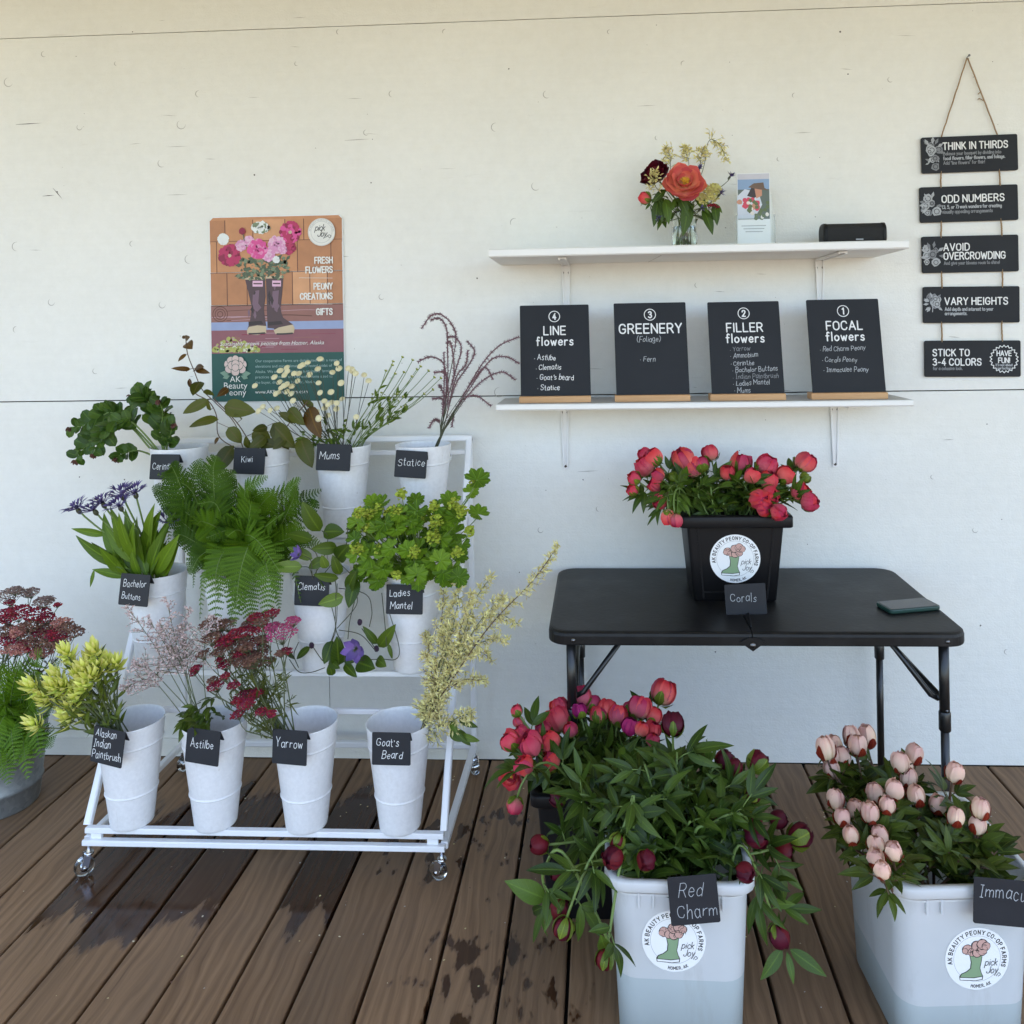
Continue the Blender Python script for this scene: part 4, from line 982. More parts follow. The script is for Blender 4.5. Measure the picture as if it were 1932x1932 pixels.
# ------------------------------------------------------------------ round buckets on the stand
BH, BRT, BRB = .290, .0895, .056
def brr(z): return BRB+(BRT-BRB)*z/BH
bprof = [(0, 0), (BRB-.004, 0), (BRB-.001, .001), (brr(.004), .004), (brr(.010), .010), (brr(.05), .05), (brr(.085), .085), (brr(.0905), .0905)]
for z in (.095, BH-.058):
    bprof += [(brr(z-.0025), z-.0025), (brr(z)+.0022, z-.0012), (brr(z)+.0026, z), (brr(z)+.0022, z+.0012), (brr(z+.0025), z+.0025), (brr(z+.005), z+.005), (brr(z+.012), z+.012)]
    if z < .1: bprof += [(brr(.15), .15), (brr(.20), .20), (brr(BH-.070), BH-.070), (brr(BH-.063), BH-.063)]
bprof += [(brr(BH-.02), BH-.02), (brr(BH-.002), BH-.002), (BRT, BH), (BRT-.0018, BH+.0006), (BRT-.003, BH-.001), (BRT-.004, BH-.01), (BRB-.002, .006), (0, .005)]
COLX = [-1.352, -1.098, -.838, -.574]
ROWY = [-.600, -.412, -.226]; ROWZ = [.1305, .492, .846]
JX = {(0, 0): .012, (1, 0): -.012, (2, 0): -.03, (2, 1): -.008, (1, 1): -.02, (1, 2): -.015}
names = [['Alaskan Indian Paintbrush', 'Astilbe', 'Yarrow', "Goat's Beard"], ['Bachelor Buttons', 'fern', 'Clematis', 'Ladies Mantel'], ['Cerinthe', 'Kiwi', 'Mums', 'Statice']]
mb = MB(); mb.lathe((0, 0, 0), bprof, M['bucket'], 56)
bk0 = mb.build('flower_bucket'); BK = {}
for r_ in range(3):
    for c_ in range(4):
        o = bk0 if (r_, c_) == (0, 0) else bk0.copy()
        if o is not bk0: C.objects.link(o)
        o.location = (COLX[c_]+JX.get((r_, c_), 0), ROWY[r_], ROWZ[r_]); BK[r_, c_] = V(o.location)
        o.rotation_euler.z = r_+c_*.7
        nm = names[r_][c_]
        tag(o, ('white bucket labelled %s in the %s row of the stand' % (nm, ('bottom', 'middle', 'top')[r_])) if nm != 'fern' else 'white bucket under the hanging ferns in the middle row of the stand', 'bucket', 'white buckets on the flower stand')

# ------------------------------------------------------------------ chalk tags
def chalk_tag(label, px, py, y, wpx, hpx, roll, yaw, lean, lines, size, mat='chalk', flap=.03, group='chalk tags clipped on the buckets'):
    c = P(px, py, y=y); k = pxm(px, y); W_, H_ = wpx*k, hpx*k
    t = thing('chalk_tag', label, 'tag', c, group)
    rot = Matrix.Rotation(yaw, 3, 'Z') @ Matrix.Rotation(-lean, 3, 'X') @ Matrix.Rotation(-roll, 3, 'Y')
    ex, ey, nn = rot @ V((1, 0, 0)), rot @ V((0, 0, 1)), rot @ V((0, -1, 0))
    mb = MB(); slab(mb, c, ex, ey, nn, W_, H_, .004, .0022, M['card'], .0005)
    if flap:
        top = c+ey*H_/2-nn*.001; dn = (-nn*.55-ey*.85).normalized(); up_ = dn.cross(ex).normalized()
        slab(mb, top+dn*flap/2-nn*.001, ex, dn, up_ if up_.y > 0 else -up_, W_, flap, .002, .0018, M['card'], .0004)
    o = mb.build('card', t)
    cv = Canvas(c-ex*W_/2-ey*H_/2, ex, ey, nn, W_, .0003)
    for tx, x, yy in lines: cv.text(tx.replace('I', '|'), x, yy, size*R.uniform(.94, 1.06), .0135 if mat == 'chalk' else .0125, M[mat], jit=.085, slant=R.uniform(-.02, .16), gap=.22, rot=R.uniform(-.03, .04))
    cv.mb.build('lettering', t)
    return t
FR = [ROWY[i]-.098 for i in range(3)]
L_ = 'small black chalk tag reading %s on its white bucket'
chalk_tag(L_ % 'Alaskan Indian Paintbrush', 203, 1409, FR[0]-.006, 76, 62, -.02, -.30, .16, [('Alaskan', .08, .60), ('Indian', .06, .36), ('Paintbrush', .05, .11)], .165)
chalk_tag(L_ % 'Astilbe', 382, 1409, FR[0]-.004, 76, 60, .02, -.28, .16, [('Astilbe', .14, .36)], .19)
chalk_tag(L_ % 'Yarrow', 546, 1410, FR[0]-.004, 74, 60, .06, -.25, .16, [('Yarrow', .10, .40)], .20)
chalk_tag(L_ % "Goat's Beard", 738, 1413, FR[0]-.004, 74, 58, .02, -.06, .12, [("Goat's", .12, .46), ('Beard', .26, .17)], .185)
chalk_tag(L_ % 'Bachelor Buttons', 253, 1113, FR[1]-.004, 70, 56, .03, -.30, .18, [('Bachelor', .12, .47), ('Buttons', .11, .17)], .165)
chalk_tag(L_ % 'Clematis', 588, 1115, FR[1]-.004, 68, 54, .0, -.12, .12, [('Clematis', .10, .42)], .17)
chalk_tag(L_ % 'Ladies Mantel', 763, 1131, FR[1]-.004, 70, 54, .0, -.04, .12, [('Ladies', .10, .46), ('Mantel', .12, .14)], .17)
chalk_tag(L_ % 'Cerinthe', 310, 881, FR[2]-.006, 68, 46, .03, -.30, .15, [('Cerinthe', .10, .27)], .19)
chalk_tag(L_ % 'Kiwi', 470, 870, FR[2]-.004, 62, 48, -.02, -.10, .12, [('Kiwi', .26, .35)], .18)
chalk_tag(L_ % 'Mums', 629, 863, FR[2]-.004, 66, 49, -.03, -.05, .12, [('Mums', .10, .33)], .20)
chalk_tag(L_ % 'Statice', 775, 876, FR[2]-.004, 60, 50, -.07, .0, .12, [('Statice', .10, .36)], .22)

# ------------------------------------------------------------------ folding table
TZ = .675
tb = thing('folding_table', 'black folding table with the black flower bin and phone on top', 'table', (.41, -.3, 0))
TX0, TX1, TY0, TY1 = -.155, .972, -.618, -.012
TXM = P(1420, 1195, z=TZ).x
for a, b, cr in ((TX0, TXM-.0012, (0, 1, 1, 0)), (TXM+.0012, TX1, (1, 0, 0, 1))):
    mb = MB(); w2, h2 = b-a, TY1-TY0; cx, cy = (a+b)/2, (TY0+TY1)/2
    def tr_(ins, z): return [V((cx+x*((1-2*ins/w2) if (x < 0) == (cr[1] == 1) else 1), cy+y*(1-2*ins/h2), z)) for x, y in rrect(w2, h2, .055, 8, cr)]
    mb.loft([tr_(.006, TZ-.036), tr_(.001, TZ-.036), tr_(0, TZ-.033), tr_(.0, TZ-.012), tr_(.002, TZ-.005), tr_(.007, TZ-.001), tr_(.012, TZ)], M['tabletop'], sm=False)
    o = mb.build('tabletop_half', tb)
mb = MB()
for x in (TX0+.07, TX1-.062): mb.lathe((x, TY0-.0005, TZ-.022), [(.006, 0), (.005, .003), (0, .004)], M['bolt'], 12, NF)
mb.build('bolt', tb)
mb = MB(); c = V((TXM, TY0-.002, TZ-.030))
mb.loft([[c+V((x, yy, z)) for x, z in ((-.034, 0.006), (0, -.018), (.034, .006), (.012, .018), (-.012, .018))] for yy in (0.004, -.004)], M['tabletop'], sm=False)
mb.lathe(c+V((0, -.004, -.002)), [(.008, 0), (.007, .003), (0, .0035)], M['bolt'], 12, NF)
mb.build('centre_latch', tb)
LX0, LX1, LYF, LYB = TX0+.062, TX1-.055, TY0+.045, TY1-.075
for x, y in ((LX0, LYF), (LX0+.012, LYB), (LX1, LYF), (LX1-.012, LYB)):
    mb = MB(); mb.tube([(x, y, TZ-.03), (x, y, .40)], .0135, M['legblk'], 14); mb.tube([(x, y, .43), (x, y, .012)], .0112, M['legblk'], 14)
    mb.lathe((x, y, .395), [(.0138, 0), (.0158, .003), (.0158, .05), (.0138, .053)], M['legblk'], 14)
    lg = mb.build('leg', tb)
    mb = MB(); mb.lathe((x, y, 0.0), [(0, 0), (.014, 0), (.0145, .004), (.0135, .03), (.0112, .031)], M['black'], 14); mb.build('foot', lg)
    mb = MB(); mb.lathe((x, y-.0150, .455), [(.004, 0), (.004, .002), (0, .003)], M['bolt'], 10, NF); mb.build('bolt', lg)
for y, x, s_ in ((LYF, LX0+.012, 1), (LYB, LX0+.012, 1), (LYF, LX1-.01, -1), (LYB, LX1-.012, -1)):
    mb = MB(); mb.tube([(x, y+.016, TZ-.20), (x+s_*.02, y+.016, TZ-.19), (x+s_*.135, y+.016, TZ-.035)], .0075, M['legblk'], 8); mb.build('brace', tb)
for x in (LX0+.006, LX1-.006):
    mb = MB(); mb.tube([(x, LYF, .48), (x, LYB, .48)], .009, M['legblk'], 10); mb.build('cross_bar', tb)

# ------------------------------------------------------------------ phone
ph_ = thing('phone', 'smartphone with dark screen in a green case lying on the black table', 'phone', (P(1713, 1147, z=TZ).x, P(1713, 1147, z=TZ).y, TZ))
pc = V((ph_.location.x, ph_.location.y, TZ+.0125)); pa = math.radians(14)
pex_, pey_ = V((math.cos(pa), math.sin(pa), 0)), V((-math.sin(pa), math.cos(pa), 0))
mb = MB(); slab(mb, pc, pex_, pey_, EZ, .162, .080, .013, .0122, M['phone'], .003); mb.build('case', ph_)
mb = MB(); slab(mb, pc+EZ*.0006, pex_, pey_, EZ, .150, .070, .009, .0008, M['screen'], .0003); mb.build('screen', ph_)

# ------------------------------------------------------------------ black bin on the table
def rr3(cx, cy, z, w, d, r, n=5): return [V((cx+x, cy+y, z)) for x, y in rrect(w, d, r, n)]
def squarebin(root, cx, cy, z0, h, wb, db, wt, dt, mat, rimh, rimo, r, wall_=.004, wl=None):
    def ring(f, e=0.0, zz=None):
        return rr3(cx, cy, z0+h*f if zz is None else zz, wb+(wt-wb)*f+2*e, db+(dt-db)*f+2*e, r)
    mb = MB()
    if wl:
        mb.loft([ring(0, -.006), ring(0.012, 0), ring(wl/h)], M['milkywet'], (True, False), True)
        mb.loft([ring(wl/h), ring((wl+.01)/h), ring(1)], mat, (False, False), True)
    else:
        mb.loft([ring(0, -.006), ring(0.012, 0), ring(.5), ring(1)], mat, (True, False), True)
    mb.loft([ring(1), ring(1, -wall_), ring(.5, -wall_), ring(.03, -wall_)], mat, (False, True), True)
    b = mb.build('body', root)
    mb = MB(); zt = z0+h
    mb.loft([ring(1, .0005, zt-rimh), ring(1, rimo, zt-rimh), ring(1, rimo+.002, zt-rimh+.003), ring(1, rimo+.002, zt-.004), ring(1, rimo, zt), ring(1, -wall_*.8, zt+.0005), ring(1, -wall_-.0004, zt-.006)], mat, (False, False), True)
    rm = mb.build('rim', root)
    return b
bxc = (P(1310, 1135, z=TZ).x+P(1467, 1137, z=TZ).x)/2
BINW, BIND = .246, .20; BCY = -.366+BIND/2
bn = thing('flower_bin', 'square black plastic bin of coral peonies on the folding table', 'bin', (bxc, BCY, TZ))
squarebin(bn, bxc, BCY, TZ+.0005, .264, BINW, BIND, .292, .25, M['black'], .034, .018, .012)
tl_ = math.atan2((.25-BIND)/2, .264)
mb = MB()
for s_ in (-1, 1):       # raised side ribs of the front panel
    mb.bar(V((bxc+s_*.094, BCY-BIND/2-.001, TZ+.01)), V((bxc+s_*.112, BCY-.25/2+.004, TZ+.225)), .006, .004, M['black'], up=NF)
mb.bar(V((bxc-.092, BCY-BIND/2-.003, TZ+.03)), V((bxc+.092, BCY-BIND/2-.003, TZ+.03)), .004, .004, M['black'], up=NF)
mb.build('panel_rib', bn)
ey_ = V((0, -math.sin(tl_), math.cos(tl_))); nn_ = V((0, -math.cos(tl_), -math.sin(tl_)))
f_ = .50; sc_ = V((P(1386, 1050, y=-.37).x, BCY-(BIND+(.25-BIND)*f_)/2, TZ+.264*f_))
cv = Canvas(sc_, EX, ey_, nn_, 1, .0006); sticker_print(cv, .0745); cv.mb.build('sticker', bn)
chalk_tag('small black chalk tag reading Corals leaning against the black bin', 1407, 1131, P(1407, 1160, z=TZ).y+.006, 78, 58, .04, .03, .07, [('Corals', .13, .33)], .20, 'chalk2', 0)
mb = MB(); mb.tube(smooth([V((P(1412, 1160, z=TZ).x, -.40, TZ+.004)), V((P(1420, 1175, z=TZ).x, -.47, TZ+.003)), V((TXM+.003, -.585, TZ+.003))], 5), .0028, M['black'], 6)
tag(mb.build('cord'), 'short black cord lying on the table in front of the Corals tag', 'cord')

# ------------------------------------------------------------------ white square buckets on the deck
def white_bucket(label, cx, cy, rz, w, d, h, wl, sticker_at, sr):
    t = thing('square_bucket', label, 'bucket', (0, 0, 0), 'white square buckets of peonies')
    wb, db = w*.86, d*.86
    squarebin(t, 0, 0, .001, h, wb, db, w*.96, d*.96, M['milky'], .022, .010, .045, .003, wl)
    mb = MB()
    for sx in (-1, 1):
        for q in (.055, .085):
            mb.bar(V((sx*(w*.47-q), -d*.48-.001, h-.022)), V((sx*(w*.47-q), -d*.478-.001, h-.055)), .004, .010, M['milky'], up=NF)
    mb.loft([[V((x, y_, z)) for x, y_ in rrect(w*.955+.011, d*.955+.011, .047)] for z in (h-.030, h-.026)], M['milky'], (False, False), True)
    mb.build('rim_lug', t)
    mb = MB()
    def rg(z, e): f = z/h; return [V((x, y_, z)) for x, y_ in rrect(wb+(w*.96-wb)*f-2*e, db+(d*.96-db)*f-2*e, .042)]
    mb.loft([rg(.012, .005), rg(wl, .005)], M['bwater'], (True, True), True); mb.build('water', t)
    tl_ = math.atan2((d*.96-db)/2, h); f = sticker_at[1]/h
    cv = Canvas(V((sticker_at[0], -(db+(d*.96-db)*f)/2, sticker_at[1])), EX, V((0, -math.sin(tl_), math.cos(tl_))), V((0, -math.cos(tl_), -math.sin(tl_))), 1, .0006); sticker_print(cv, sr); cv.mb.build('sticker', t)
    t.location = (cx, cy, 0); t.rotation_euler.z = rz
    return t
RBX, RBY = .150, -.995
rb = white_bucket('milky white square bucket of dark red peonies in front of the table', RBX, RBY, math.radians(-1), .300, .325, .360, .148, (P(1274, 1776, y=-1.15).x-RBX, .232), .0655)
IBX, IBY = .716, -.985
ib = white_bucket('milky white square bucket of pale pink peonies at the right edge', IBX, IBY, math.radians(4), .300, .335, .360, .105, (P(1827, 1809, y=-1.15).x-IBX+.012, .205), .0655)
chalk_tag('black chalk tag reading Red Charm on the front rim of its bucket', 1309, 1698, RBY-.188, 94, 88, .07, .05, .08, [('Red', .20, .55), ('Charm', .15, .13)], .25, 'chalk2', 0)
chalk_tag('black chalk tag reading Immaculee on the front rim of the bucket at right', 1893, 1703, IBY-.190, 112, 86, -.07, .0, .08, [('Immaculee', .10, .45)], .21, 'chalk2', 0)
BBX, BBY = -.03, -.66
bb = thing('flower_bin', 'black plastic bin of coral peonies on the deck under the table front leg', 'bin', (BBX, BBY, 0))
squarebin(bb, BBX, BBY, .001, .33, .25, .22, .30, .26, M['black'], .03, .012, .02)
gv = MB(); gc = V((-1.965, -.305, 0)); GR = .150
gp = [(0, 0), (GR*.78, 0), (GR*.79, .006), (GR*.80, .012)]
for z in (.07, .2): gp += [(GR*(.8+.2*z/.28)-.001, z-.006), (GR*(.8+.2*z/.28)+.004, z), (GR*(.8+.2*z/.28)+.0005, z+.006)]
gp += [(GR, .28), (GR+.004, .284), (GR, .288), (GR-.004, .284), (GR*.78, .01), (0, .01)]
gv.lathe(gc, gp, M['galv'], 48)
tag(gv.build('metal_bucket'), 'grey galvanised bucket of ferns and faded yarrow at the left edge', 'bucket')

# ------------------------------------------------------------------ things on the upper shelf
SZ = 1.7525
spc = V((P(1608, 440, y=-.13).x, -.13, SZ))
sp = thing('speaker', 'small black portable speaker at the right end of the upper shelf', 'speaker', spc)
W_ = 118*pxm(1608, -.13); D_ = .072
def srr(x, e): return [V((spc.x+x, spc.y+a, spc.z+.002+D_/2+b)) for a, b in rrect(D_-2*e, D_-2*e, .024, 6)]
mb = MB(); mb.loft([srr(-W_/2+.012, 0), srr(W_/2-.012, 0)], plain('speaker_mesh', (.010, .010, .011), .75, var=.4, scale=300, bump=.5), sm=False); b_ = mb.build('body', sp)
for s_ in (-1, 1):
    mb = MB(); mb.loft([srr(s_*(W_/2-.012), -.0012), srr(s_*(W_/2-.004), -.0012), srr(s_*(W_/2-.001), .003), srr(s_*W_/2, .010)], M['black'], sm=True); mb.build('end_cap', sp)
cv = Canvas(V((spc.x+.012, spc.y-D_/2-.0004, spc.z+.020)), EX, EZ, NF, 1); cv.stroke([(-.010, 0), (.010, 0)], .0045, M['chalk2']); cv.mb.build('badge', sp)
# leaflet holder
hy = -.15
hc = P(1425, 440, y=hy); k = pxm(1425, hy)
HX0, HX1 = P(1388, 440, y=hy).x, P(1460, 440, y=hy).x
ah = thing('leaflet_holder', 'clear acrylic leaflet holder standing on the upper shelf', 'leaflet holder', ((HX0+HX1)/2, hy, SZ))
mb = MB()
mb.box(((HX0+HX1)/2, hy, SZ+.002), (HX1-HX0, .04, .003), M['acryl']); mb.box(((HX0+HX1)/2, hy-.020, SZ+.055), (HX1-HX0, .002, .102), M['acryl'])
for x in (HX0, HX1): mb.box((x, hy, SZ+.055), (.002, .037, .102), M['acryl'])
mb.box(((HX0+HX1)/2, hy+.020, SZ+.09), (HX1-HX0, .002, .172), M['acryl']); mb.build('pocket', ah)
bx0, bx1 = P(1391, 400, y=hy).x, P(1453, 400, y=hy).x; bw = bx1-bx0; zt = P(1420, 327, y=hy).z
bro = thing('leaflet', 'leaflet with a photo of a person in a hat, in the clear holder', 'leaflet', ((bx0+bx1)/2, hy, SZ+.006))
mb = MB(); mb.box(((bx0+bx1)/2, hy, (SZ+.006+zt)/2), (bw, .006, zt-SZ-.006), M['sticker']); mb.build('sheets', bro)
cv = Canvas(V((bx0, hy-.0034, zt)), EX, EZ, NF, bw)
H2 = (zt-SZ-.006)/bw; px_ = lambda x, y: ((x-1107)/143.0, -(y-200)/143.0)
LF = {k2: pm('leaflet_'+k2, c) for k2, c in dict(sky=(.22, .33, .50), hill=(.10, .13, .11), hat=(.13, .08, .05), hair=(.03, .02, .02), skin=(.50, .24, .15), shirt=(.55, .60, .68), pink=(.55, .05, .09), white=(.7, .66, .6), green=(.10, .14, .05), title=(.50, .50, .55)).items()}
cv.rect(.02, -.19, .98, -.02, LF['title']); cv.rect(.02, -.6, .98, -.19, LF['sky']); cv.rect(.02, -1.42, .98, -.5, LF['hill'])
cv.poly([px_(*p) for p in ((1107,300),(1140,270),(1200,285),(1215,340),(1180,400),(1107,400))], LF['shirt'])
cv.poly([px_(*p) for p in ((1150,300),(1170,262),(1190,262),(1200,300),(1180,310))], LF['hair']); cv.poly([px_(*p) for p in ((1183,268),(1215,272),(1215,300),(1190,312))], LF['skin'])
cv.poly([px_(*p) for p in ((1155,262),(1180,245),(1222,242),(1226,266),(1245,278),(1200,272))], LF['hat'])
for _ in range(16): x, y_ = px_(R.uniform(1115,1195), R.uniform(312,362)); cv.disc(x, y_, .08, R.choice([LF['pink'], LF['pink'], LF['skin']]), 9, .2)
for _ in range(22): x, y_ = px_(R.uniform(1150,1240), R.uniform(320,400)); cv.disc(x, y_, .06, R.choice([LF['white'], LF['green'], LF['green']]), 8, .2)
for i in range(3): cv.stroke([(.12+.06*i, -1.62-.09*i), (.85-.05*i, -1.62-.09*i)], .022, M['inkgrey'])
cv.mb.build('print', bro)

# ------------------------------------------------------------------ flowers and foliage
cA = lambda x, y: (85.1+.2468*x, 562+.2468*y)
cB = lambda x, y: (476.8+.2733*x, 579+.2733*y)
cC = lambda x, y: (85.1+.2468*x, 851.5+.2468*y)
cD = lambda x, y: (510.9+.2909*x, 868.5+.2909*y)
cE = lambda x, y: (.2909*x, 1089.9+.2909*y)
cF = lambda x, y: (340.6+.3085*x, 1106.9+.3085*y)
cG = lambda x, y: (902.6+.4407*x, 238.4+.4407*y)
cI = lambda x, y: (1498.6+.3125*x, 1328.3+.3125*y)
cR = lambda x, y: (919.6+.3566*x, 1243.2+.3566*y)
cT = lambda x, y: (1175.1+.2027*x, 817.4+.2027*y)
UP = V((0, 0, 1)); TOCAM = V((0, -1, .35)).normalized()

def shell(mb, c, a, e1, e2, r, el, phi, span, th0, th1, mat, lift=0.05, n=6, m=7, tiplift=0.0, rnd=None, round_=.35):
    """one petal lying on an egg shape: from polar angle th0 (base) to th1 (tip)"""
    vs, lp = [], []; rnd = R.random() if rnd is None else rnd; w_ = R.uniform(0, 6)
    for i in range(m+1):
        t = i/m
        for j in range(n+1):
            s = -1+2*j/n
            th = th0+(th1+round_*s*s-th0)*t
            sp = span*(0.35+0.65*min(1, t*2.2))
            ph = phi+s*sp
            rr = r*(1+.07*t*mnoise.noise(V((s*1.7+w_*9, t*2.2, w_*3)))+lift*(abs(s)**2.5)*t+tiplift*t**3+0.035*math.sin(5*s+w_)*t)
            d = a*(math.cos(th)*el)+(e1*math.cos(ph)+e2*math.sin(ph))*math.sin(th)
            vs.append(c+d*rr); lp.append((s, t, rnd))
    k = n+1
    mb.add(vs, [(i*k+j, i*k+j+1, (i+1)*k+j+1, (i+1)*k+j) for i in range(m) for j in range(n)], mat, lp)
def bud(mbp, mbs, c, axis, r, el, mat, smat, npet=6, sep=4, loose=0.0, sepcov=1.5, round_=.35):
    a = axis.normalized(); e1, e2 = perp(a); ph0 = R.uniform(0, 6)
    shell(mbp, c, a, e1, e2, r*.93, el, 0, PI, PI, .02, mat, 0, 14, 8, 0, None, 0)
    for i in range(npet):
        q = 1+0.032*(npet-i)+loose*R.uniform(0, .5)
        shell(mbp, c, a, e1, e2, r*q*.965, el, ph0+i*2.4+R.uniform(-.2, .2), R.uniform(.75, 1.15), PI*.97, R.uniform(.10, .55), mat, .085+loose*.35, 6, 7, loose*R.uniform(-.1, .6), None, round_)
    for i in range(sep):
        shell(mbs, c, a, e1, e2, r*(1.03+.030*npet+loose*.3), el, ph0+i*2*PI/sep+R.uniform(-.4, .4), R.uniform(.35, .7), PI, R.uniform(sepcov*.75, sepcov*1.2), smat, .06, 4, 5, R.uniform(0, .12), None, .6)
def bloom(mbp, c, axis, r, mat, layers=((9, 1.25, 1.0), (8, .95, .85), (7, .6, .65)), centre=None, mbc=None):
    """open flower: cupped petals in rings, (count, opening angle from the axis, length)"""
    a = axis.normalized(); e1, e2 = perp(a)
    for (n, op, ln) in layers:
        o = R.uniform(0, 6)
        for i in range(n):
            ph = o+2*PI*i/n+R.uniform(-.2, .2); q = op*R.uniform(.85, 1.12); out = e1*math.cos(ph)+e2*math.sin(ph)
            d = (a*math.cos(q)+out*math.sin(q)); L = r*ln*R.uniform(.88, 1.08)
            nn = (a*math.sin(q)-out*math.cos(q))
            mbp.leaf(c+out*r*.06, c+d*L, L*R.uniform(.85, 1.05), nn, mat, bend=-.16, fold=.22, prof='round', segs=6, wave=.035, curl=-.10)
    if centre and mbc:
        for i in range(70):
            ph = R.uniform(0, 6.28); q = R.uniform(0, .8); d = a*math.cos(q)+(e1*math.cos(ph)+e2*math.sin(ph))*math.sin(q)
            mbc.tube([c+d*r*.05, c+d*r*R.uniform(.22, .34)], [r*.012, r*.028], centre, 4)
def compound(mb, A, d, size, lm, sm_, wr=.34, n=3):
    d = d.normalized(); B = A+d*size*R.uniform(.3, .6)
    mb.tube([A, (A+B)/2+UP*size*.03, B], [.0018, .0015, .0012], sm_, 4)
    nn = (UP*.8+TOCAM*.5+rv(.45)); nn = (nn-d*nn.dot(d)).normalized(); side = d.cross(nn)
    for i in range(n):
        k = i-(n-1)/2
        dd = (d+side*k*.75+rv(.15)+UP*R.uniform(-.25, .08)).normalized(); L = size*R.uniform(.8, 1.1)*(1-.13*abs(k))
        mb.leaf(B-d*size*.12*abs(k), B-d*size*.12*abs(k)+dd*L, L*wr*R.uniform(.85, 1.15), nn+rv(.35), lm, bend=R.uniform(0, .10), fold=R.uniform(.08, .3), segs=7, wave=.02, curl=R.uniform(0, .3))
BINS = [(RBX, RBY, .15, .165, .36), (IBX, IBY, .155, .17, .36), (BBX, BBY, .15, .13, .331), (bxc, BCY, .16, .14, TZ+.264)]
def in_bin(p):
    for cx, cy, hx, hy, z in BINS:
        if abs(p.x-cx) < hx and abs(p.y-cy) < hy: return z
    return None
def peony(label, group, base, tgt, r, kind, axis, el=1.05, arch=.18, leaves=4, lsize=.075, stemr=.0032, stemmat='stem', lm='peonyleaf', sepm='sepal', wr=.34, loose=0.0, npet=6, sep=4, sepcov=1.5, lrange=(.45, .92), opened=False, ctr=None, hasbud=True, nl=3, pk=.55, course=None):
    a = axis.normalized(); o = thing('peony_stem', label, 'peony', base, group)
    neck = tgt-a*r*el*.95 if hasbud else tgt
    path = bez(base, base+UP*arch*1.1, neck-a*max(.05, arch*pk), neck, 14)
    if course: path = smooth([base]+course+[neck], 8)
    K = len(path)-1
    mb = MB(); mb.tube(path, [stemr*(1.15-.3*i/K) for i in range(K+1)], M[stemmat], 7); mb.build('stem', o)
    if hasbud:
        mbp, mbs = MB(), MB()
        if opened:
            bloom(mbp, neck+a*r*.3, a, r*1.15, M[kind], centre=M['yellow'], mbc=mbs)
            fl = mbp.build('flower', o); mbs.build('stamens', fl)
        else:
            bud(mbp, mbs, tgt, a, r, el, M[kind], M[sepm], npet, sep, loose, sepcov)
            e1, e2 = perp(a)
            for i in range(R.choice((2, 3))):
                ph = R.uniform(0, 6.28); dd = (e1*math.cos(ph)+e2*math.sin(ph)-a*.15+UP*.1).normalized()
                mbs.leaf(neck, neck+dd*r*R.uniform(.9, 1.9), r*.45, a+rv(.2), M[lm], fold=.2, curl=R.uniform(-.2, .4))
            fl = mbp.build('bud', o); mbs.build('sepals', fl)
    if leaves:
        mb = MB(); ph = R.uniform(0, 6)
        for i in range(leaves):
            t = lrange[0]+(lrange[1]-lrange[0])*(i+R.random()*.7)/leaves; f = t*K; k = min(K-1, int(f)); p = path[k].lerp(path[k+1], f-k)
            tan = (path[k+1]-path[k]).normalized(); e1, e2 = perp(tan); ph += 2.4
            d = (e1*math.cos(ph)+e2*math.sin(ph)+tan*R.uniform(.2, .7)+TOCAM*.25)
            rz = in_bin(p)
            if rz and p.z < rz+.012:
                bx = min(BINS, key=lambda q: (q[0]-p.x)**2+(q[1]-p.y)**2+(q[4]-p.z)**2*.2); ctr_ = V((bx[0]-p.x, bx[1]-p.y, 0)); mg = min(bx[2]-abs(ctr_.x), bx[3]-abs(ctr_.y))
                if p.z < rz-.10 or (mg < .05 and p.z < rz-.05): continue
                d.normalize(); d = d+ctr_*(5 if mg < .09 else 1); d.normalize(); d.z = max(d.z, .75 if mg < .09 else .45)
            elif rz and p.z < rz+.10: d.normalize(); d.z = max(d.z, .28)
            compound(mb, p, d, lsize*R.uniform(.75, 1.2), M[lm], M[stemmat], wr, R.choice((nl, nl, nl+1)))
        if mb.v: mb.build('foliage', o)
    return o
def order_label(items, fmt):
    """rank from the left among like things"""
    idx = sorted(range(len(items)), key=lambda i: items[i][0][0]); out = [None]*len(items)
    for k, i in enumerate(idx): out[i] = fmt % ORD[k+1]
    return out

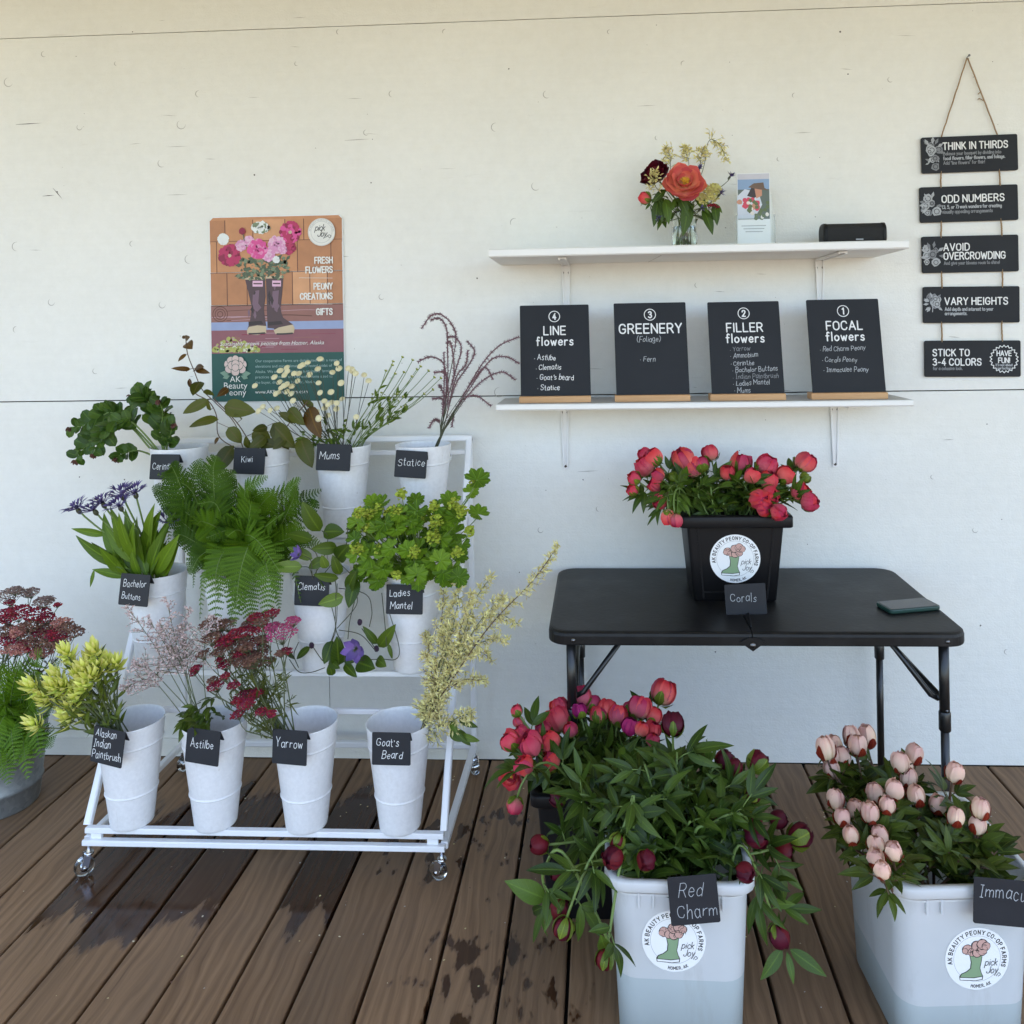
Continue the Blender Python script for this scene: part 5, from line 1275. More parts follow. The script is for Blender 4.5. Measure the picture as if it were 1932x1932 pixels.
# --- dark red peonies, white square bucket in front
red = [(980,350,50,1),(1255,535,45,0),(1305,575,40,0),(1430,545,50,2),(370,740,42,0),(1405,715,38,2),(1185,815,42,0),(1410,850,36,2),(1420,935,58,0),(1540,850,46,0),(1655,935,56,2),(1570,1010,42,0),(275,985,46,0),(665,1050,56,0),(840,1065,45,0),(1365,1130,46,0),(370,1130,38,0),(385,1325,54,4),(400,1425,46,5),(620,1590,46,5),(1545,1465,50,4),(690,965,34,5)]
rl = order_label([(cR(q[0], q[1]),) for q in red], 'dark red peony bud %s from the left in the front white bucket')
GR_ = 'dark red peonies in the front white bucket'
for (x, y, rr, kd), lb in zip(red, rl):
    yy = -.80-.40*(min(1200, y)-350)/850
    if kd == 4: yy = -1.14
    if x < 450 or x > 1500: yy += .06
    if (x, y) == (620, 1590): yy = -1.19
    t = P(*cR(x, y), y=yy); r = rr*.3566*pxm(1270, yy)*R.uniform(.84, .98)
    base = V((RBX+R.uniform(-.08, .08), RBY+R.uniform(-.08, .08), .06))
    if kd >= 4: base = V((RBX+max(-.1, min(.1, t.x-RBX)), RBY-.08, .06))
    ax = (t-V((RBX, RBY+.02, .42))); ax = ax.normalized()+UP*(.35 if kd < 4 else -1.2)
    if kd == 2: ax += V((.2, .5, .2))
    if kd == 0: ax += TOCAM*.35
    lb2 = {1: 'half open dark red peony standing tallest at the back of the front bucket', 5: None}.get(kd, lb)
    if (x, y) == (620, 1590): lb2 = 'closed green peony bud hanging down in front of the white bucket'
    elif (x, y) == (1545, 1465): lb2 = 'dark red peony bud hanging lowest at the right side of the front bucket'
    elif (x, y) == (1420, 935): lb2 = 'largest round dark red peony bud at the right of the front bucket'
    elif (x, y) == (1655, 935): lb2 = 'dark red peony seen from its green back, farthest right on front bucket'
    elif lb2 is None: lb2 = lb.replace('dark red', 'green')
    course = {(1255,535): [(1050,860),(1120,720),(1190,585)], (1410,850): [(1080,975),(1180,880),(1270,822),(1350,825)], (370,740): [(640,830),(560,740),(470,715)], (385,1325): [(420,1050),(300,1120),(315,1230)]}.get((x, y))
    if course: course = [P(*cR(*p), y=yy-.03*(kd < 4)) for p in course]
    po = peony(lb2, GR_, base, t, r, 'crimson', ax, 1.08, .34 if kd < 4 else .50, 6 if kd < 4 else 3, .076, .0034, 'stem', 'peonyleaf', 'sepal', .27, .25 if kd == 1 else .05, 7, 5 if kd in (2, 5) else 3, .95 if kd == 5 else 1.25 if kd == 2 else 1.75, lrange=(.5, .93) if kd < 4 else (.62, .95), pk=.55 if kd < 4 else .22, course=course)
    xl = {(1545,1465): [((1560,1530),(1448,1702),.36),((1585,1550),(1622,1725),.28),((1600,1535),(1797,1682),.34),((1500,1290),(1625,1300),.36)], (385,1325): [((310,1270),(100,1178),.42),((350,1300),(300,1450),.25)], (620,1590): [((625,1530),(600,1470),.5),((650,1420),(540,1440),.35)]}.get((x, y))
    if xl:
        mb = MB()
        for q in xl:
            A, B = P(*cR(*q[0]), y=yy), P(*cR(*q[1]), y=yy-.03); mb.leaf(A, B, (B-A).length*q[2], TOCAM+UP*.3+rv(.25), M['peonyleaf2'], .06, .18, 'lance', 8, .02, .08)
        mb.build('foliage', po)
for i in range(30):
    a = 2*PI*i*.618; q = math.sqrt((i+.5)/30)
    t = V((RBX-.02+math.cos(a)*q*.26, RBY+.06+math.sin(a)*q*.22, .50-.20*q*q+R.uniform(-.03, .02)))
    base = V((RBX+R.uniform(-.09, .09), RBY+R.uniform(-.09, .09), .06))
    ax = (t-V((RBX, RBY, .36))).normalized()+UP*.3
    peony('leafy flowerless peony shoot in the front white bucket', 'leafy peony shoots in the front white bucket', base, t, .01, 'crimson', ax, 1, .26, 8, .080, .003, 'stem', 'peonyleaf', 'sepal', .26, hasbud=False, lrange=(.62, 1.0))

# --- coral peonies in the black bin behind
cor = [(155,275,28,2),(165,332,30,0),(120,435,40,2),(180,395,38,0),(230,455,50,0),(325,440,50,0),(370,320,54,0),(382,255,44,0),(495,200,50,0),(487,275,30,3),(555,240,46,0),(630,270,46,0),(590,300,40,2),(690,300,46,0),(755,360,38,3),(757,268,40,2),(810,257,48,0),(880,300,42,0),(930,175,60,1),(870,375,36,0),(875,430,32,0),(815,370,32,0),(440,375,38,0),(330,545,48,0),(195,565,42,0),(145,775,42,0),(300,380,36,0)]
rl = order_label([(cR(q[0], q[1]),) for q in cor], 'coral peony bud %s from the left in the low black bin')
GC_ = 'coral peonies in the black bin on the deck'
for (x, y, rr, kd), lb in zip(cor, rl):
    yy = -.50-.30*(y-175)/400+R.uniform(-.03, .03)
    if x < 250: yy -= .06
    yy = max(-.86, min(-.44, yy))
    t = P(*cR(x, y), y=yy); r = rr*.3566*pxm(1000, yy)*R.uniform(.84, 1.0)
    if kd == 1: lb = 'coral peony bud on the tallest stem, alone above the low black bin'
    if (x, y) == (145, 775): lb = 'small red peony bud hanging lowest at the left of the low black bin'
    if kd == 3: lb = lb.replace('coral', 'magenta pink')
    ax = (t-V((BBX+.03, BBY, .30))).normalized()*.8+UP*.55
    if (x, y) == (145, 775): ax = V((-.3, -.2, -1))
    peony(lb, GC_, V((BBX+R.uniform(-.08, .08), BBY+R.uniform(-.06, .06), .05)), t, r, 'magenta' if kd == 3 else 'coral', ax, .98, .30, 4, .075, .0032, 'stem', 'peonyleaf', 'sepal', .32, .12 if kd == 1 else R.choice((.08, .14, .22, .42)), 7, 5 if kd == 2 else 3, 1.15 if kd == 2 else 1.85)
t = P(*cR(112, 622), y=-.80)
peony('open coral peony with yellow centre at the left of the low black bin', GC_, V((BBX-.06, BBY, .05)), t, 70*.3566*pxm(960, -.8), 'coral', V((-.45, -.8, .25)), 1, .3, 3, .07, opened=True)

# --- pale pink peonies, right white bucket
imm = [(190,265),(240,245),(212,305),(345,197),(382,247),(435,197),(285,318),(225,388),(725,300),(640,350),(665,375),(690,445),(735,552),(605,515),(485,540),(560,610),(250,572),(288,682),(370,635),(455,655),(340,792),(515,792),(600,887),(490,850),(490,930),(530,1000),(865,605),(975,682),(1108,728),(1125,632),(970,412)]
rl = order_label([(cI(*q),) for q in imm], 'pale pink peony bud %s from the left in the right white bucket')
GI_ = 'pale pink peonies in the right white bucket'
for (x, y), lb in zip(imm, rl):
    yy = -.76-.42*(y-195)/810+.05*R.uniform(-1, 1)
    yy -= .03 if x > 450 else -.01
    t = P(*cI(x, y), y=yy); r = 50*.3125*pxm(1700, yy)*R.uniform(.86, 1.02)
    ax = UP+V(((t.x-IBX+.06)*1.1, (t.y-IBY)*.6-.15, 0))+rv(.18)
    bx_ = max(IBX-.10, min(IBX+.10, t.x)); by_ = max(IBY-.11, min(IBY+.11, t.y+.03))
    if (x, y) == (970, 412): lb = 'pale pink peony bud standing alone, rightmost at the back of the right bucket'
    peony(lb, GI_, V((bx_, by_, .06)), t, r, 'blushpet', ax, R.uniform(1.16, 1.32), .32, 5, .055, .003, 'stembr', 'peonyleaf3', 'sepalred', .34, .05, 5, 3, 1.5, (.5, .76), pk=.2)
for i in range(22):
    t = V((IBX+R.uniform(-.11, .13), IBY+R.uniform(-.13, .13), R.uniform(.335, .39)))
    peony('leafy flowerless peony shoot in the right white bucket', 'leafy peony shoots in the right white bucket', V((IBX+R.uniform(-.1, .1), IBY+R.uniform(-.1, .1), .06)), t, .01, 'crimson', UP+rv(.5), 1, .2, 7, .056, .0028, 'stembr', 'peonyleaf3', 'sepal', .32, hasbud=False, lrange=(.70, 1.0))

# --- coral peonies in the bin on the table
ct = [(200,315,80,0),(290,235,72,2),(205,200,62,0),(105,420,62,2),(95,530,52,2),(330,390,60,0),(300,490,58,0),(345,625,66,0),(430,775,55,0),(490,810,60,0),(565,245,92,0),(660,320,74,0),(730,290,62,2),(812,185,74,0),(1095,290,78,2),(975,370,62,0),(1200,395,68,0),(1332,310,82,0),(1350,435,76,0),(1510,390,86,0),(1695,270,92,0),(1655,550,76,0),(1740,640,78,0),(1270,620,88,0),(1370,580,84,0),(1320,690,80,0),(1450,735,78,0)]
rl = order_label([(cT(q[0], q[1]),) for q in ct], 'coral peony bud %s from the left in the bin on the table')
GT_ = 'coral peonies in the black bin on the table'
BZ = TZ+.264
for (x, y, rr, kd), lb in zip(ct, rl):
    yy = BCY+.06-.26*(y-185)/600+R.uniform(-.03, .03)
    t = P(*cT(x, y), y=yy); r = rr*.2027*pxm(1400, yy)*R.uniform(.84, 1.0)
    ax = (t-V((bxc, BCY+.02, BZ+.0))).normalized()+UP*.45+TOCAM*.1
    if y > 560: ax += V((0, -.5, -.5))
    if y > 770: ax = V((.1, -.35, -1))
    peony(lb, GT_, V((bxc+max(-.09, min(.09, (t.x-bxc)*.6)), BCY+R.uniform(-.06, .06), TZ+.03)), t, r, 'coral', ax, .98, .27, 4, .066, .0030, 'stem', 'peonyleaf2', 'sepal', .32, .12 if kd == 1 else R.choice((.08, .14, .22, .42)), 7, 5 if kd == 2 else 3, 1.1 if kd == 2 else 1.9, (.6, .93))
for i in range(10):
    t = V((bxc+R.uniform(-.12, .12), BCY+R.uniform(-.1, .09), BZ+R.uniform(.02, .09)))
    peony('leafy flowerless peony shoot in the bin on the table', 'leafy peony shoots in the bin on the table', V((bxc+R.uniform(-.08, .08), BCY+R.uniform(-.06, .06), TZ+.03)), t, .01, 'coral', UP+rv(.6), 1, .25, 4, .070, .003, 'stem', 'peonyleaf2', 'sepal', .32, hasbud=False, lrange=(.72, 1.0))
for (x, y, rr) in ((1700,415,44),(460,410,42),(480,700,40)):
    t = P(*cT(x, y), y=BCY-.02); lb = {1700: 'closed green peony bud at the right of the bin on the table', 460: 'closed green peony bud behind leaves at left in the table bin', 480: 'closed green peony bud at the left rim of the table bin'}[x]
    peony(lb, GT_, V((bxc+(t.x-bxc)*.5, BCY, TZ+.03)), t, rr*.2027*pxm(1400, BCY), 'sepal', (t-V((bxc, BCY, BZ))).normalized()+UP*.3, 1, .25, 3, .055, lm='peonyleaf2', sepm='sepal', sepcov=.8, sep=5)

# --- generic builders for the stand
def px_path(cf, pts, ys):
    n = len(pts); ys = ys if isinstance(ys, (list, tuple)) else (ys, ys)
    return [P(*cf(*p), y=ys[0]+(ys[1]-ys[0])*i/max(1, n-1)) for i, p in enumerate(pts)]
def leaf_px(mb, cf, b, t, ys, wr, mat, prof='ovate', bend=.05, fold=.18, curl=0.0, wave=.02, tilt=.5):
    A, B = P(*cf(*b), y=ys[0]), P(*cf(*t), y=ys[1])
    mb.leaf(A, B, (B-A).length*wr, TOCAM+rv(tilt), mat, bend, fold, prof, 8, wave, curl)
def frond(label, group, pts, ml, mat, nrm0=TOCAM, n=22, start=.12):
    path = smooth(pts, 6); k = len(path)-1
    o = thing('fern_frond', label, 'fern frond', pts[0], group)
    mb = MB(); mb.tube(path, [.0018*(1-.75*i/k) for i in range(k+1)], M['stem'], 5); mb.build('stem', o)
    mb = MB(); rnd0 = R.random()*.6
    for i in range(n):
        t = start+(1-start)*(i+.5)/n; f = t*k; j = min(k-1, int(f)); p = path[j].lerp(path[j+1], f-j); tan = (path[j+1]-path[j]).normalized()
        nn = nrm0-tan*nrm0.dot(tan); nn = nn.normalized() if nn.length > .1 else perp(tan)[0]
        side = tan.cross(nn)
        u = (t-start)/(1-start); L = ml*(min(1, .55+u*2.2))*(1-u)**.75*1.02+.002
        for s_ in (-1, 1):
            d = (side*s_+tan*.42-nn*R.uniform(-.08, .28)+rv(.06)).normalized(); m_ = max(4, int(L/.0052)); pd = d.cross(nn).normalized()
            rnd = min(1, max(0, rnd0+R.uniform(0, .4)))
            vs, fs, lp = [], [], []
            for q in range(m_):
                v = (q+.5)/m_; c = p+d*L*v-nn*L*.10*v*v; w_ = L*.165*(1-v)**.6*min(1, .5+v*3)+.0013; st = L/m_*.60
                for z_ in (-1, 1):
                    b_ = len(vs); tip = c+pd*z_*w_+d*st*.9-nn*w_*.15
                    vs += [c-d*st*.92, c+d*st*.85, tip+d*st*.25, tip-d*st*.55]; fs.append((b_, b_+1, b_+2, b_+3)); lp += [(.3, .5, rnd)]*4
            mb.add(vs, fs, mat, lp)
    mb.build('blade', o)
    return o
def blobs(mb, pts, r, mat, up, jit=.3):
    for p in pts:
        q = r*R.uniform(1-jit, 1+jit); u = (up+rv(.5)).normalized(); e1, e2 = perp(u); rnd = R.random(); ph = R.uniform(0, 6)
        vs = [p+u*q*.55]; lp = [(0, .95, rnd)]
        for i in range(5): a = ph+2*PI*i/5; vs.append(p+(e1*math.cos(a)+e2*math.sin(a))*q+u*q*R.uniform(-.1, .25)); lp.append((0, .5, rnd))
        vs.append(p-u*q*.6); lp.append((0, .1, rnd))
        mb.add(vs, [(0, 1+i, 1+(i+1) % 5) for i in range(5)]+[(6, 1+(i+1) % 5, 1+i) for i in range(5)], mat, lp, False)
def yarrow(label, group, base, heads, mats, via=None, br=.0035, leaves=5, face=None):
    """heads: list of (point, radius, material)"""
    o = thing('yarrow_stem', label, 'yarrow', base, group)
    ms = MB(); c = sum((h[0] for h in heads), V((0, 0, 0)))/len(heads); rm = max(h[1] for h in heads)
    fork = c-UP*rm*2.0-(c-base)*.14
    pth = bez(base, base+(fork-base)*.35+UP*.02, fork-(fork-base)*.2, fork, 8) if via is None else smooth([base, via, fork], 6)
    ms.tube(pth, .0019, M['stemol'], 5)
    for (p, r, mt) in heads:
        up_ = ((p-fork).normalized()*.7+UP*.6+TOCAM*.25).normalized(); up_ = face.normalized() if face else up_; e1, e2 = perp(up_)
        r *= 1.12; n = int(52*min(2.4, (r/.022)**2))+16; pts = []
        for i in range(n):
            q = math.sqrt((i+.5)/n); a = i*2.4; pts.append(p+(e1*math.cos(a)+e2*math.sin(a))*r*q*R.uniform(.9, 1.1)-up_*r*.28*q*q+rv(.0015)+up_*R.uniform(-.003, .002))
        mh = MB(); blobs(mh, pts, br, M[mt], up_); hd = mh.build('flower_head', o)
        nk = p-up_*r*1.25
        ms.tube(smooth([fork, (fork+nk)/2+rv(.005), nk], 3), .0012, M['stemol'], 4)
        for i in range(0, n, max(1, n//12)): ms.tube([nk, pts[i]-up_*br*.5], .0007, M['stemol'], 4)
    ms.build('stem', o)
    ml = MB()
    for i in range(leaves):
        f = R.uniform(.48, .98)*(len(pth)-1); p = pth[int(f)]; d = rv(1)+UP*.5; d.normalize(); L = R.uniform(.02, .05)
        for s_ in range(5):
            dd = (d+rv(.35)).normalized(); ml.leaf(p+d*L*s_*.12, p+d*L*s_*.12+dd*L*.6, .0028, TOCAM+rv(.5), M['yarleaf'], segs=3)
    if leaves: ml.build('foliage', o)
    return o
def plume(o, path, mat, sm_, t0, blen, nb, fl, fw, tips=7, stemr=.0016, name='plume', droop=.0, side=None, kinky=.3):
    path = smooth(path, 6); k = len(path)-1
    ms = MB(); ms.tube(path, [stemr*(1.1-.6*i/k) for i in range(k+1)], M[sm_], 5)
    mp = MB()
    for i in range(nb):
        t = t0+(1-t0)*(i+R.random())/nb; f = t*k; j = min(k-1, int(f)); p = path[j].lerp(path[j+1], f-j); tan = (path[j+1]-path[j]).normalized()
        e1, e2 = perp(tan); ph = R.uniform(0, 6.28); u = (t-t0)/(1-t0)
        d = (e1*math.cos(ph)+e2*math.sin(ph)+tan*R.uniform(.3, .9)-UP*droop).normalized(); L = blen*(1-u)**.7*R.uniform(.5, 1.15)+.006
        q = p+d*L; ms.tube([p, p+d*L*.5+rv(.002), q-UP*droop*L*.2], .0006, M[sm_], 3)
        for s_ in range(tips):
            v = (s_+R.random())/tips; c = p+d*L*v; dd = (d*R.uniform(.2, 1)+rv(.9)).normalized()
            mp.leaf(c, c+dd*fl*R.uniform(.6, 1.3), fw*R.uniform(.7, 1.3), TOCAM+rv(.8), M[mat], segs=2, fold=.2, bend=R.uniform(-kinky, kinky)*.3)
    ms.build('stem', o); mp.build(name, o)
def mouth(r_, c_, dx=0, dy=0, dz=-.03): return BK[r_, c_]+V((dx, dy, BH+dz))

# --- middle row ferns
fx = lambda x, y: (x, y)
fr = [([(432,1092),(400,1000),(350,925),(305,905)],.085,'ferndk',(-.40,-.47)),([(428,1090),(385,985),(362,910),(385,868)],.085,'ferndk',(-.40,-.45)),([(440,1090),(425,980),(428,905),(440,878)],.080,'ferndk',(-.40,-.44)),([(436,1090),(395,1010),(335,960),(300,950)],.075,'ferndk',(-.42,-.48)),
 ([(450,1090),(480,990),(525,925),(556,905)],.075,'fern',(-.42,-.47)),([(455,1090),(505,1010),(560,945),(602,915)],.070,'ferndk',(-.40,-.42)),([(452,1090),(470,1000),(500,945),(512,915)],.080,'fern',(-.43,-.50)),([(446,1090),(450,1010),(465,950),(478,925)],.08,'fern',(-.44,-.52)),
 ([(436,1090),(405,1035),(372,1050),(356,1120)],.045,'ferndk',(-.43,-.52)),([(438,1090),(415,1050),(388,1090),(384,1180)],.055,'fern',(-.46,-.56)),([(446,1088),(448,1040),(440,1110),(428,1215)],.085,'fern',(-.47,-.60)),([(450,1088),(470,1040),(475,1100),(470,1180)],.085,'fern',(-.47,-.58)),
 ([(455,1088),(500,1040),(525,1080),(535,1150)],.055,'fern',(-.45,-.54)),([(458,1088),(520,1050),(560,1075),(580,1130)],.045,'ferndk',(-.44,-.52)),([(440,1092),(430,1020),(400,960),(380,940)],.085,'ferndk',(-.42,-.50)),([(450,1092),(500,1040),(540,1010),(560,985)],.07,'fern',(-.43,-.50)),([(444,1090),(460,1020),(440,990),(420,1010)],.08,'fern',(-.46,-.56)),([(440,1092),(400,1040),(360,1010),(335,1000)],.06,'ferndk',(-.43,-.5)),
 ([(448,1090),(485,1020),(520,985),(545,970)],.08,'fern',(-.44,-.55)),([(444,1090),(420,1040),(405,1060),(408,1130)],.08,'fern',(-.48,-.60)),([(440,1090),(425,1015),(395,985),(372,985)],.085,'fern',(-.45,-.56)),([(436,1090),(380,1010),(320,930),(292,918)],.07,'ferndk',(-.40,-.46)),([(440,1090),(390,1030),(335,985),(318,1015)],.06,'ferndk',(-.42,-.5)),([(455,1090),(520,1010),(575,960),(600,950)],.06,'ferndk',(-.41,-.44)),([(455,1090),(520,1040),(570,1020),(600,1030)],.055,'fern',(-.43,-.47)),([(445,1090),(455,980),(470,930),(500,895)],.075,'fern',(-.42,-.46)),([(436,1090),(380,990),(335,900),(330,885)],.08,'ferndk',(-.42,-.49)),([(440,1090),(400,960),(395,890),(415,870)],.08,'ferndk',(-.42,-.47)),([(446,1088),(430,1030),(415,1090),(410,1195)],.09,'fern',(-.48,-.62)),([(450,1088),(465,1030),(455,1090),(448,1190)],.09,'fern',(-.49,-.63)),([(452,1088),(490,1030),(500,1090),(505,1165)],.08,'fern',(-.47,-.59)),([(446,1088),(450,1020),(480,1030),(525,1090)],.08,'fern',(-.47,-.57)),([(440,1088),(420,1030),(385,1040),(370,1090)],.07,'ferndk',(-.45,-.54)),([(455,1090),(515,1000),(545,950),(565,930)],.075,'fern',(-.43,-.48)),([(448,1090),(440,1020),(420,990),(395,1010)],.08,'ferndk',(-.46,-.55))]
lbs = order_label([(q[0][-1],) for q in fr], 'green fern frond, tip %s from the left, in middle row bucket')
for (pts, ml, mt, ys_), lb in zip(fr, lbs):
    pts = [pts[0]]+[(x+R.uniform(-13, 13), y+R.uniform(-12, 12)) for x, y in pts[1:]]
    frond(lb, 'fern fronds in the middle row', px_path(fx, pts, ys_), ml*R.uniform(.75, 1.1), M[mt], (TOCAM+rv(.75)).normalized(), 28)
# --- left edge bucket: ferns and yarrow
fr2 = [([(30,1420),(60,1330),(95,1265),(125,1240)],.075,'fern'),([(28,1420),(40,1320),(60,1255),(80,1228)],.08,'fern'),([(32,1430),(70,1370),(100,1330),(120,1330)],.07,'ferndk'),([(25,1430),(50,1370),(65,1370),(78,1430)],.085,'fern'),([(22,1430),(35,1380),(45,1400),(52,1470)],.085,'fern'),([(18,1430),(28,1360),(10,1330),(0,1330)],.085,'fern'),([(22,1430),(45,1340),(75,1300),(100,1310)],.085,'fern'),([(18,1430),(12,1390),(12,1420),(16,1480)],.085,'fern'),([(18,1430),(20,1370),(22,1385),(28,1440)],.075,'fern'),([(15,1420),(10,1330),(-5,1270),(-20,1250)],.08,'fern'),([(30,1420),(40,1360),(60,1325),(85,1300)],.08,'fern'),([(20,1425),(15,1350),(-5,1380),(-20,1460)],.08,'fern'),([(30,1430),(60,1395),(85,1390),(98,1410)],.06,'ferndk'),([(25,1420),(20,1330),(30,1270),(40,1250)],.08,'fern'),([(28,1425),(45,1385),(44,1400),(48,1435)],.06,'fern'),([(20,1420),(5,1390),(0,1410),(4,1450)],.07,'fern')]
lbs = order_label([(q[0][-1],) for q in fr2], 'bright fern frond, tip %s from the left, in metal bucket')
for (pts, ml, mt), lb in zip(fr2, lbs): frond(lb, 'fern fronds in the metal bucket', px_path(fx, pts, (-.36, -.52)), ml, M['fernlt' if mt == 'fern' else 'fern'], (TOCAM+UP*.4+rv(.4)).normalized(), 22)
gb = gc+V((0, 0, .24))
hl = [([(60,88,75,'yarold'),(95,70,40,'yarold')],), ([(200,78,45,'yarold'),(180,100,25,'yarold')],), ([(285,138,55,'yarold'),(310,130,30,'yarold')],), ([(375,170,20,'yarred')],), ([(120,205,70,'yarred'),(60,150,30,'yarred')],), ([(240,215,70,'yarred'),(300,245,45,'yarred')],), ([(20,225,60,'yarred'),(60,250,50,'yarred')],), ([(135,320,55,'yarsalm'),(110,350,40,'yarsalm')],), ([(90,430,70,'yarsalm'),(130,450,50,'yarsalm')],), ([(280,465,55,'yarsalm'),(240,480,40,'yarsalm')],), ([(330,300,70,'yardull'),(400,280,50,'yarsalm')],), ([(485,335,50,'yardull'),(430,310,50,'yardull')],), ([(250,380,70,'yardull'),(330,390,60,'yardull')],), ([(180,420,60,'yarred'),(200,290,60,'yardull')],), ([(390,400,55,'yardull'),(370,350,60,'yarred')],), ([(30,330,60,'yardull'),(40,380,60,'yarred')],), ([(290,330,60,'yarred'),(210,350,60,'yardull')],)]
lbs = order_label([(cE(*q[0][0][:2]),) for q in hl], 'faded yarrow stem, head %s from the left, in metal bucket')
for (hh,), lb in zip(hl, lbs):
    yy = -.38-.10*(hh[0][1]-70)/400
    heads = [(P(*cE(x, y), y=yy+R.uniform(-.02, .02)), r_*.2909*pxm(60, yy), mt) for x, y, r_, mt in hh]
    yarrow(lb.replace('faded', {'yarold': 'dry brown', 'yarred': 'crimson', 'yarsalm': 'salmon pink', 'yardull': 'faded'}[hh[0][3]]), 'yarrow stems in the metal bucket', gb+rv(.05), heads, None, leaves=4)

# --- yarrow, bottom row
yb = mouth(0, 2, -.045, -.02, -.07)
hl = [[(270,460,45,'yarred'),(235,440,25,'yarred')],[(90,490,32,'yarred'),(80,520,22,'yarred')],[(210,590,48,'yarred'),(190,560,30,'yardull')],[(395,645,75,'yarred'),(460,640,40,'yarred')],[(320,592,32,'yarred'),(270,540,28,'yarred')],[(400,705,45,'yarred'),(345,690,32,'yarred')],[(345,770,38,'yarred')],[(490,755,32,'yarred'),(555,770,26,'yarred')],[(300,330,62,'yardull'),(240,380,45,'yardull')],[(420,330,58,'yarred'),(350,380,50,'yardull')],[(480,400,55,'yardull'),(540,440,40,'yardull')],[(180,300,50,'yardull'),(130,400,40,'yardull')],[(470,175,55,'yarred'),(420,210,50,'yardull')],[(390,260,60,'yarred'),(330,270,45,'yarred')],[(560,150,38,'yarred'),(500,240,50,'yarred')],[(615,255,80,'yarpink'),(690,195,42,'yarpink'),(560,230,40,'yarpink')],[(650,385,30,'yarred'),(610,400,30,'yardull')],[(270,310,50,'yarred'),(230,330,40,'yarred')],[(450,460,50,'yardull'),(380,440,50,'yardull')]]
hl += [[(R.uniform(150, 520), R.uniform(200, 450), R.uniform(38, 55), R.choice(['yardull', 'yarred', 'yardull'])), (R.uniform(150, 520), R.uniform(200, 450), R.uniform(25, 45), 'yardull')] for _ in range(9)]
lbs = order_label([(cF(*q[0][:2]),) for q in hl], 'yarrow stem, head %s from the left, in bottom row bucket')
for hh, lb in zip(hl, lbs):
    yy = -.60-.08*(hh[0][1]-150)/600+R.uniform(-.03, .03)
    heads = [(P(*cF(x, y), y=yy+R.uniform(-.015, .015)), r_*.3085*pxm(500, yy), mt) for x, y, r_, mt in hh]
    yarrow({'yarred': 'crimson ', 'yarpink': 'bright pink ', 'yardull': 'faded '}[hh[0][3]]+lb, 'yarrow stems in the bottom row', yb+V((R.uniform(-.02, .035), R.uniform(-.02, .02), 0)), heads, None, leaves=7)
# --- paintbrush, bottom row
pb_ = mouth(0, 0, -.03, -.01, -.07)
hd = [(440,490),(620,480),(760,560),(390,640),(560,590),(460,720),(330,760),(560,700),(225,700),(430,820),(310,800),(235,940),(450,900),(590,530),(300,760),(640,580),(540,860),(700,560),(480,560),(520,640),(420,700),(370,700),(600,640),(510,760),(400,760),(470,830)]
lbs = order_label([(cE(*q),) for q in hd], 'yellow green paintbrush stem, head %s from the left, bottom row')
for (x, y), lb in zip(hd, lbs):
    yy = -.60-R.uniform(0, .09); t = P(*cE(x, y+18), y=yy); b = pb_+V((R.uniform(-.03, .03), R.uniform(-.03, .03), 0))
    o = thing('paintbrush_stem', lb, 'flower stem', b, 'paintbrush stems in the bottom row')
    ax = ((t-b).normalized()*.9+UP*.25+TOCAM*.2).normalized(); pth = bez(b, b+(t-b)*.3+UP*.05, t-ax*.05, t, 9)
    mb = MB(); mb.tube(pth, .0019, M['stemol'], 5); mb.build('stem', o)
    mb = MB()
    for i in range(9):
        p = pth[2+i*7//9]; d = ((t-b).normalized()*.8+rv(.8)).normalized(); L = R.uniform(.03, .055); mb.leaf(p, p+d*L, L*.2, TOCAM+rv(.6), M['paintleaf'], curl=.2)
    mb.build('foliage', o)
    mb = MB(); e1, e2 = perp(ax)
    for i in range(22):
        u = i/22; ph = i*2.4; q = 1.45-1.15*u; d = (ax*math.cos(q)+(e1*math.cos(ph)+e2*math.sin(ph))*math.sin(q)).normalized(); p = t+ax*(u*.028-.012); L = R.uniform(.030, .044)
        mb.leaf(p, p+d*L, L*.34, ax+rv(.3), M['paint'], prof='ovate' if i % 2 else 'lance', bend=-.1, fold=.25, segs=5, curl=-.15)
    mb.build('flower_head', o)
# --- astilbe, bottom row
ab = mouth(0, 1, -.03, -.01, -.06)
pts = [[(1150,700),(1000,440),(820,180)],[(1210,650),(1150,450),(1075,120)],[(1230,720),(1185,430),(1230,190)],[(1320,640),(1330,420),(1385,245)],[(1080,760),(960,660),(800,720)],[(1100,720),(980,600),(860,560)],[(1190,690),(1090,470),(960,260)],[(1220,680),(1130,480),(1040,300)],[(1240,700),(1210,500),(1180,300)]]
lbs = order_label([(cE(*q[-1]),) for q in pts], 'pale pink astilbe plume, tip %s from the left, bottom row')
for i, (q, lb) in enumerate(zip(pts, lbs)):
    b = ab+V((R.uniform(-.02, .03), R.uniform(-.02, .02), 0)); o = thing('astilbe_stem', lb, 'astilbe', b, 'astilbe stems in the bottom row')
    plume(o, [b]+px_path(cE, q, (-.61, -.63-.05*R.random())), 'astil', 'stemol', .42, .072, 36, .0074, .0044, 10, .0013, kinky=.5)
    mb = MB()
    for k in range(4 if i < 6 else 0):
        p = b+UP*R.uniform(.05, .10)+rv(.02); d = (V((R.uniform(-.8, .3), -.7, R.uniform(-.5, .4)))).normalized()
        compound(mb, p, d, R.uniform(.035, .055), M['astilleaf'], M['stemol'], .36, 3)
    if mb.v: mb.build('foliage', o)
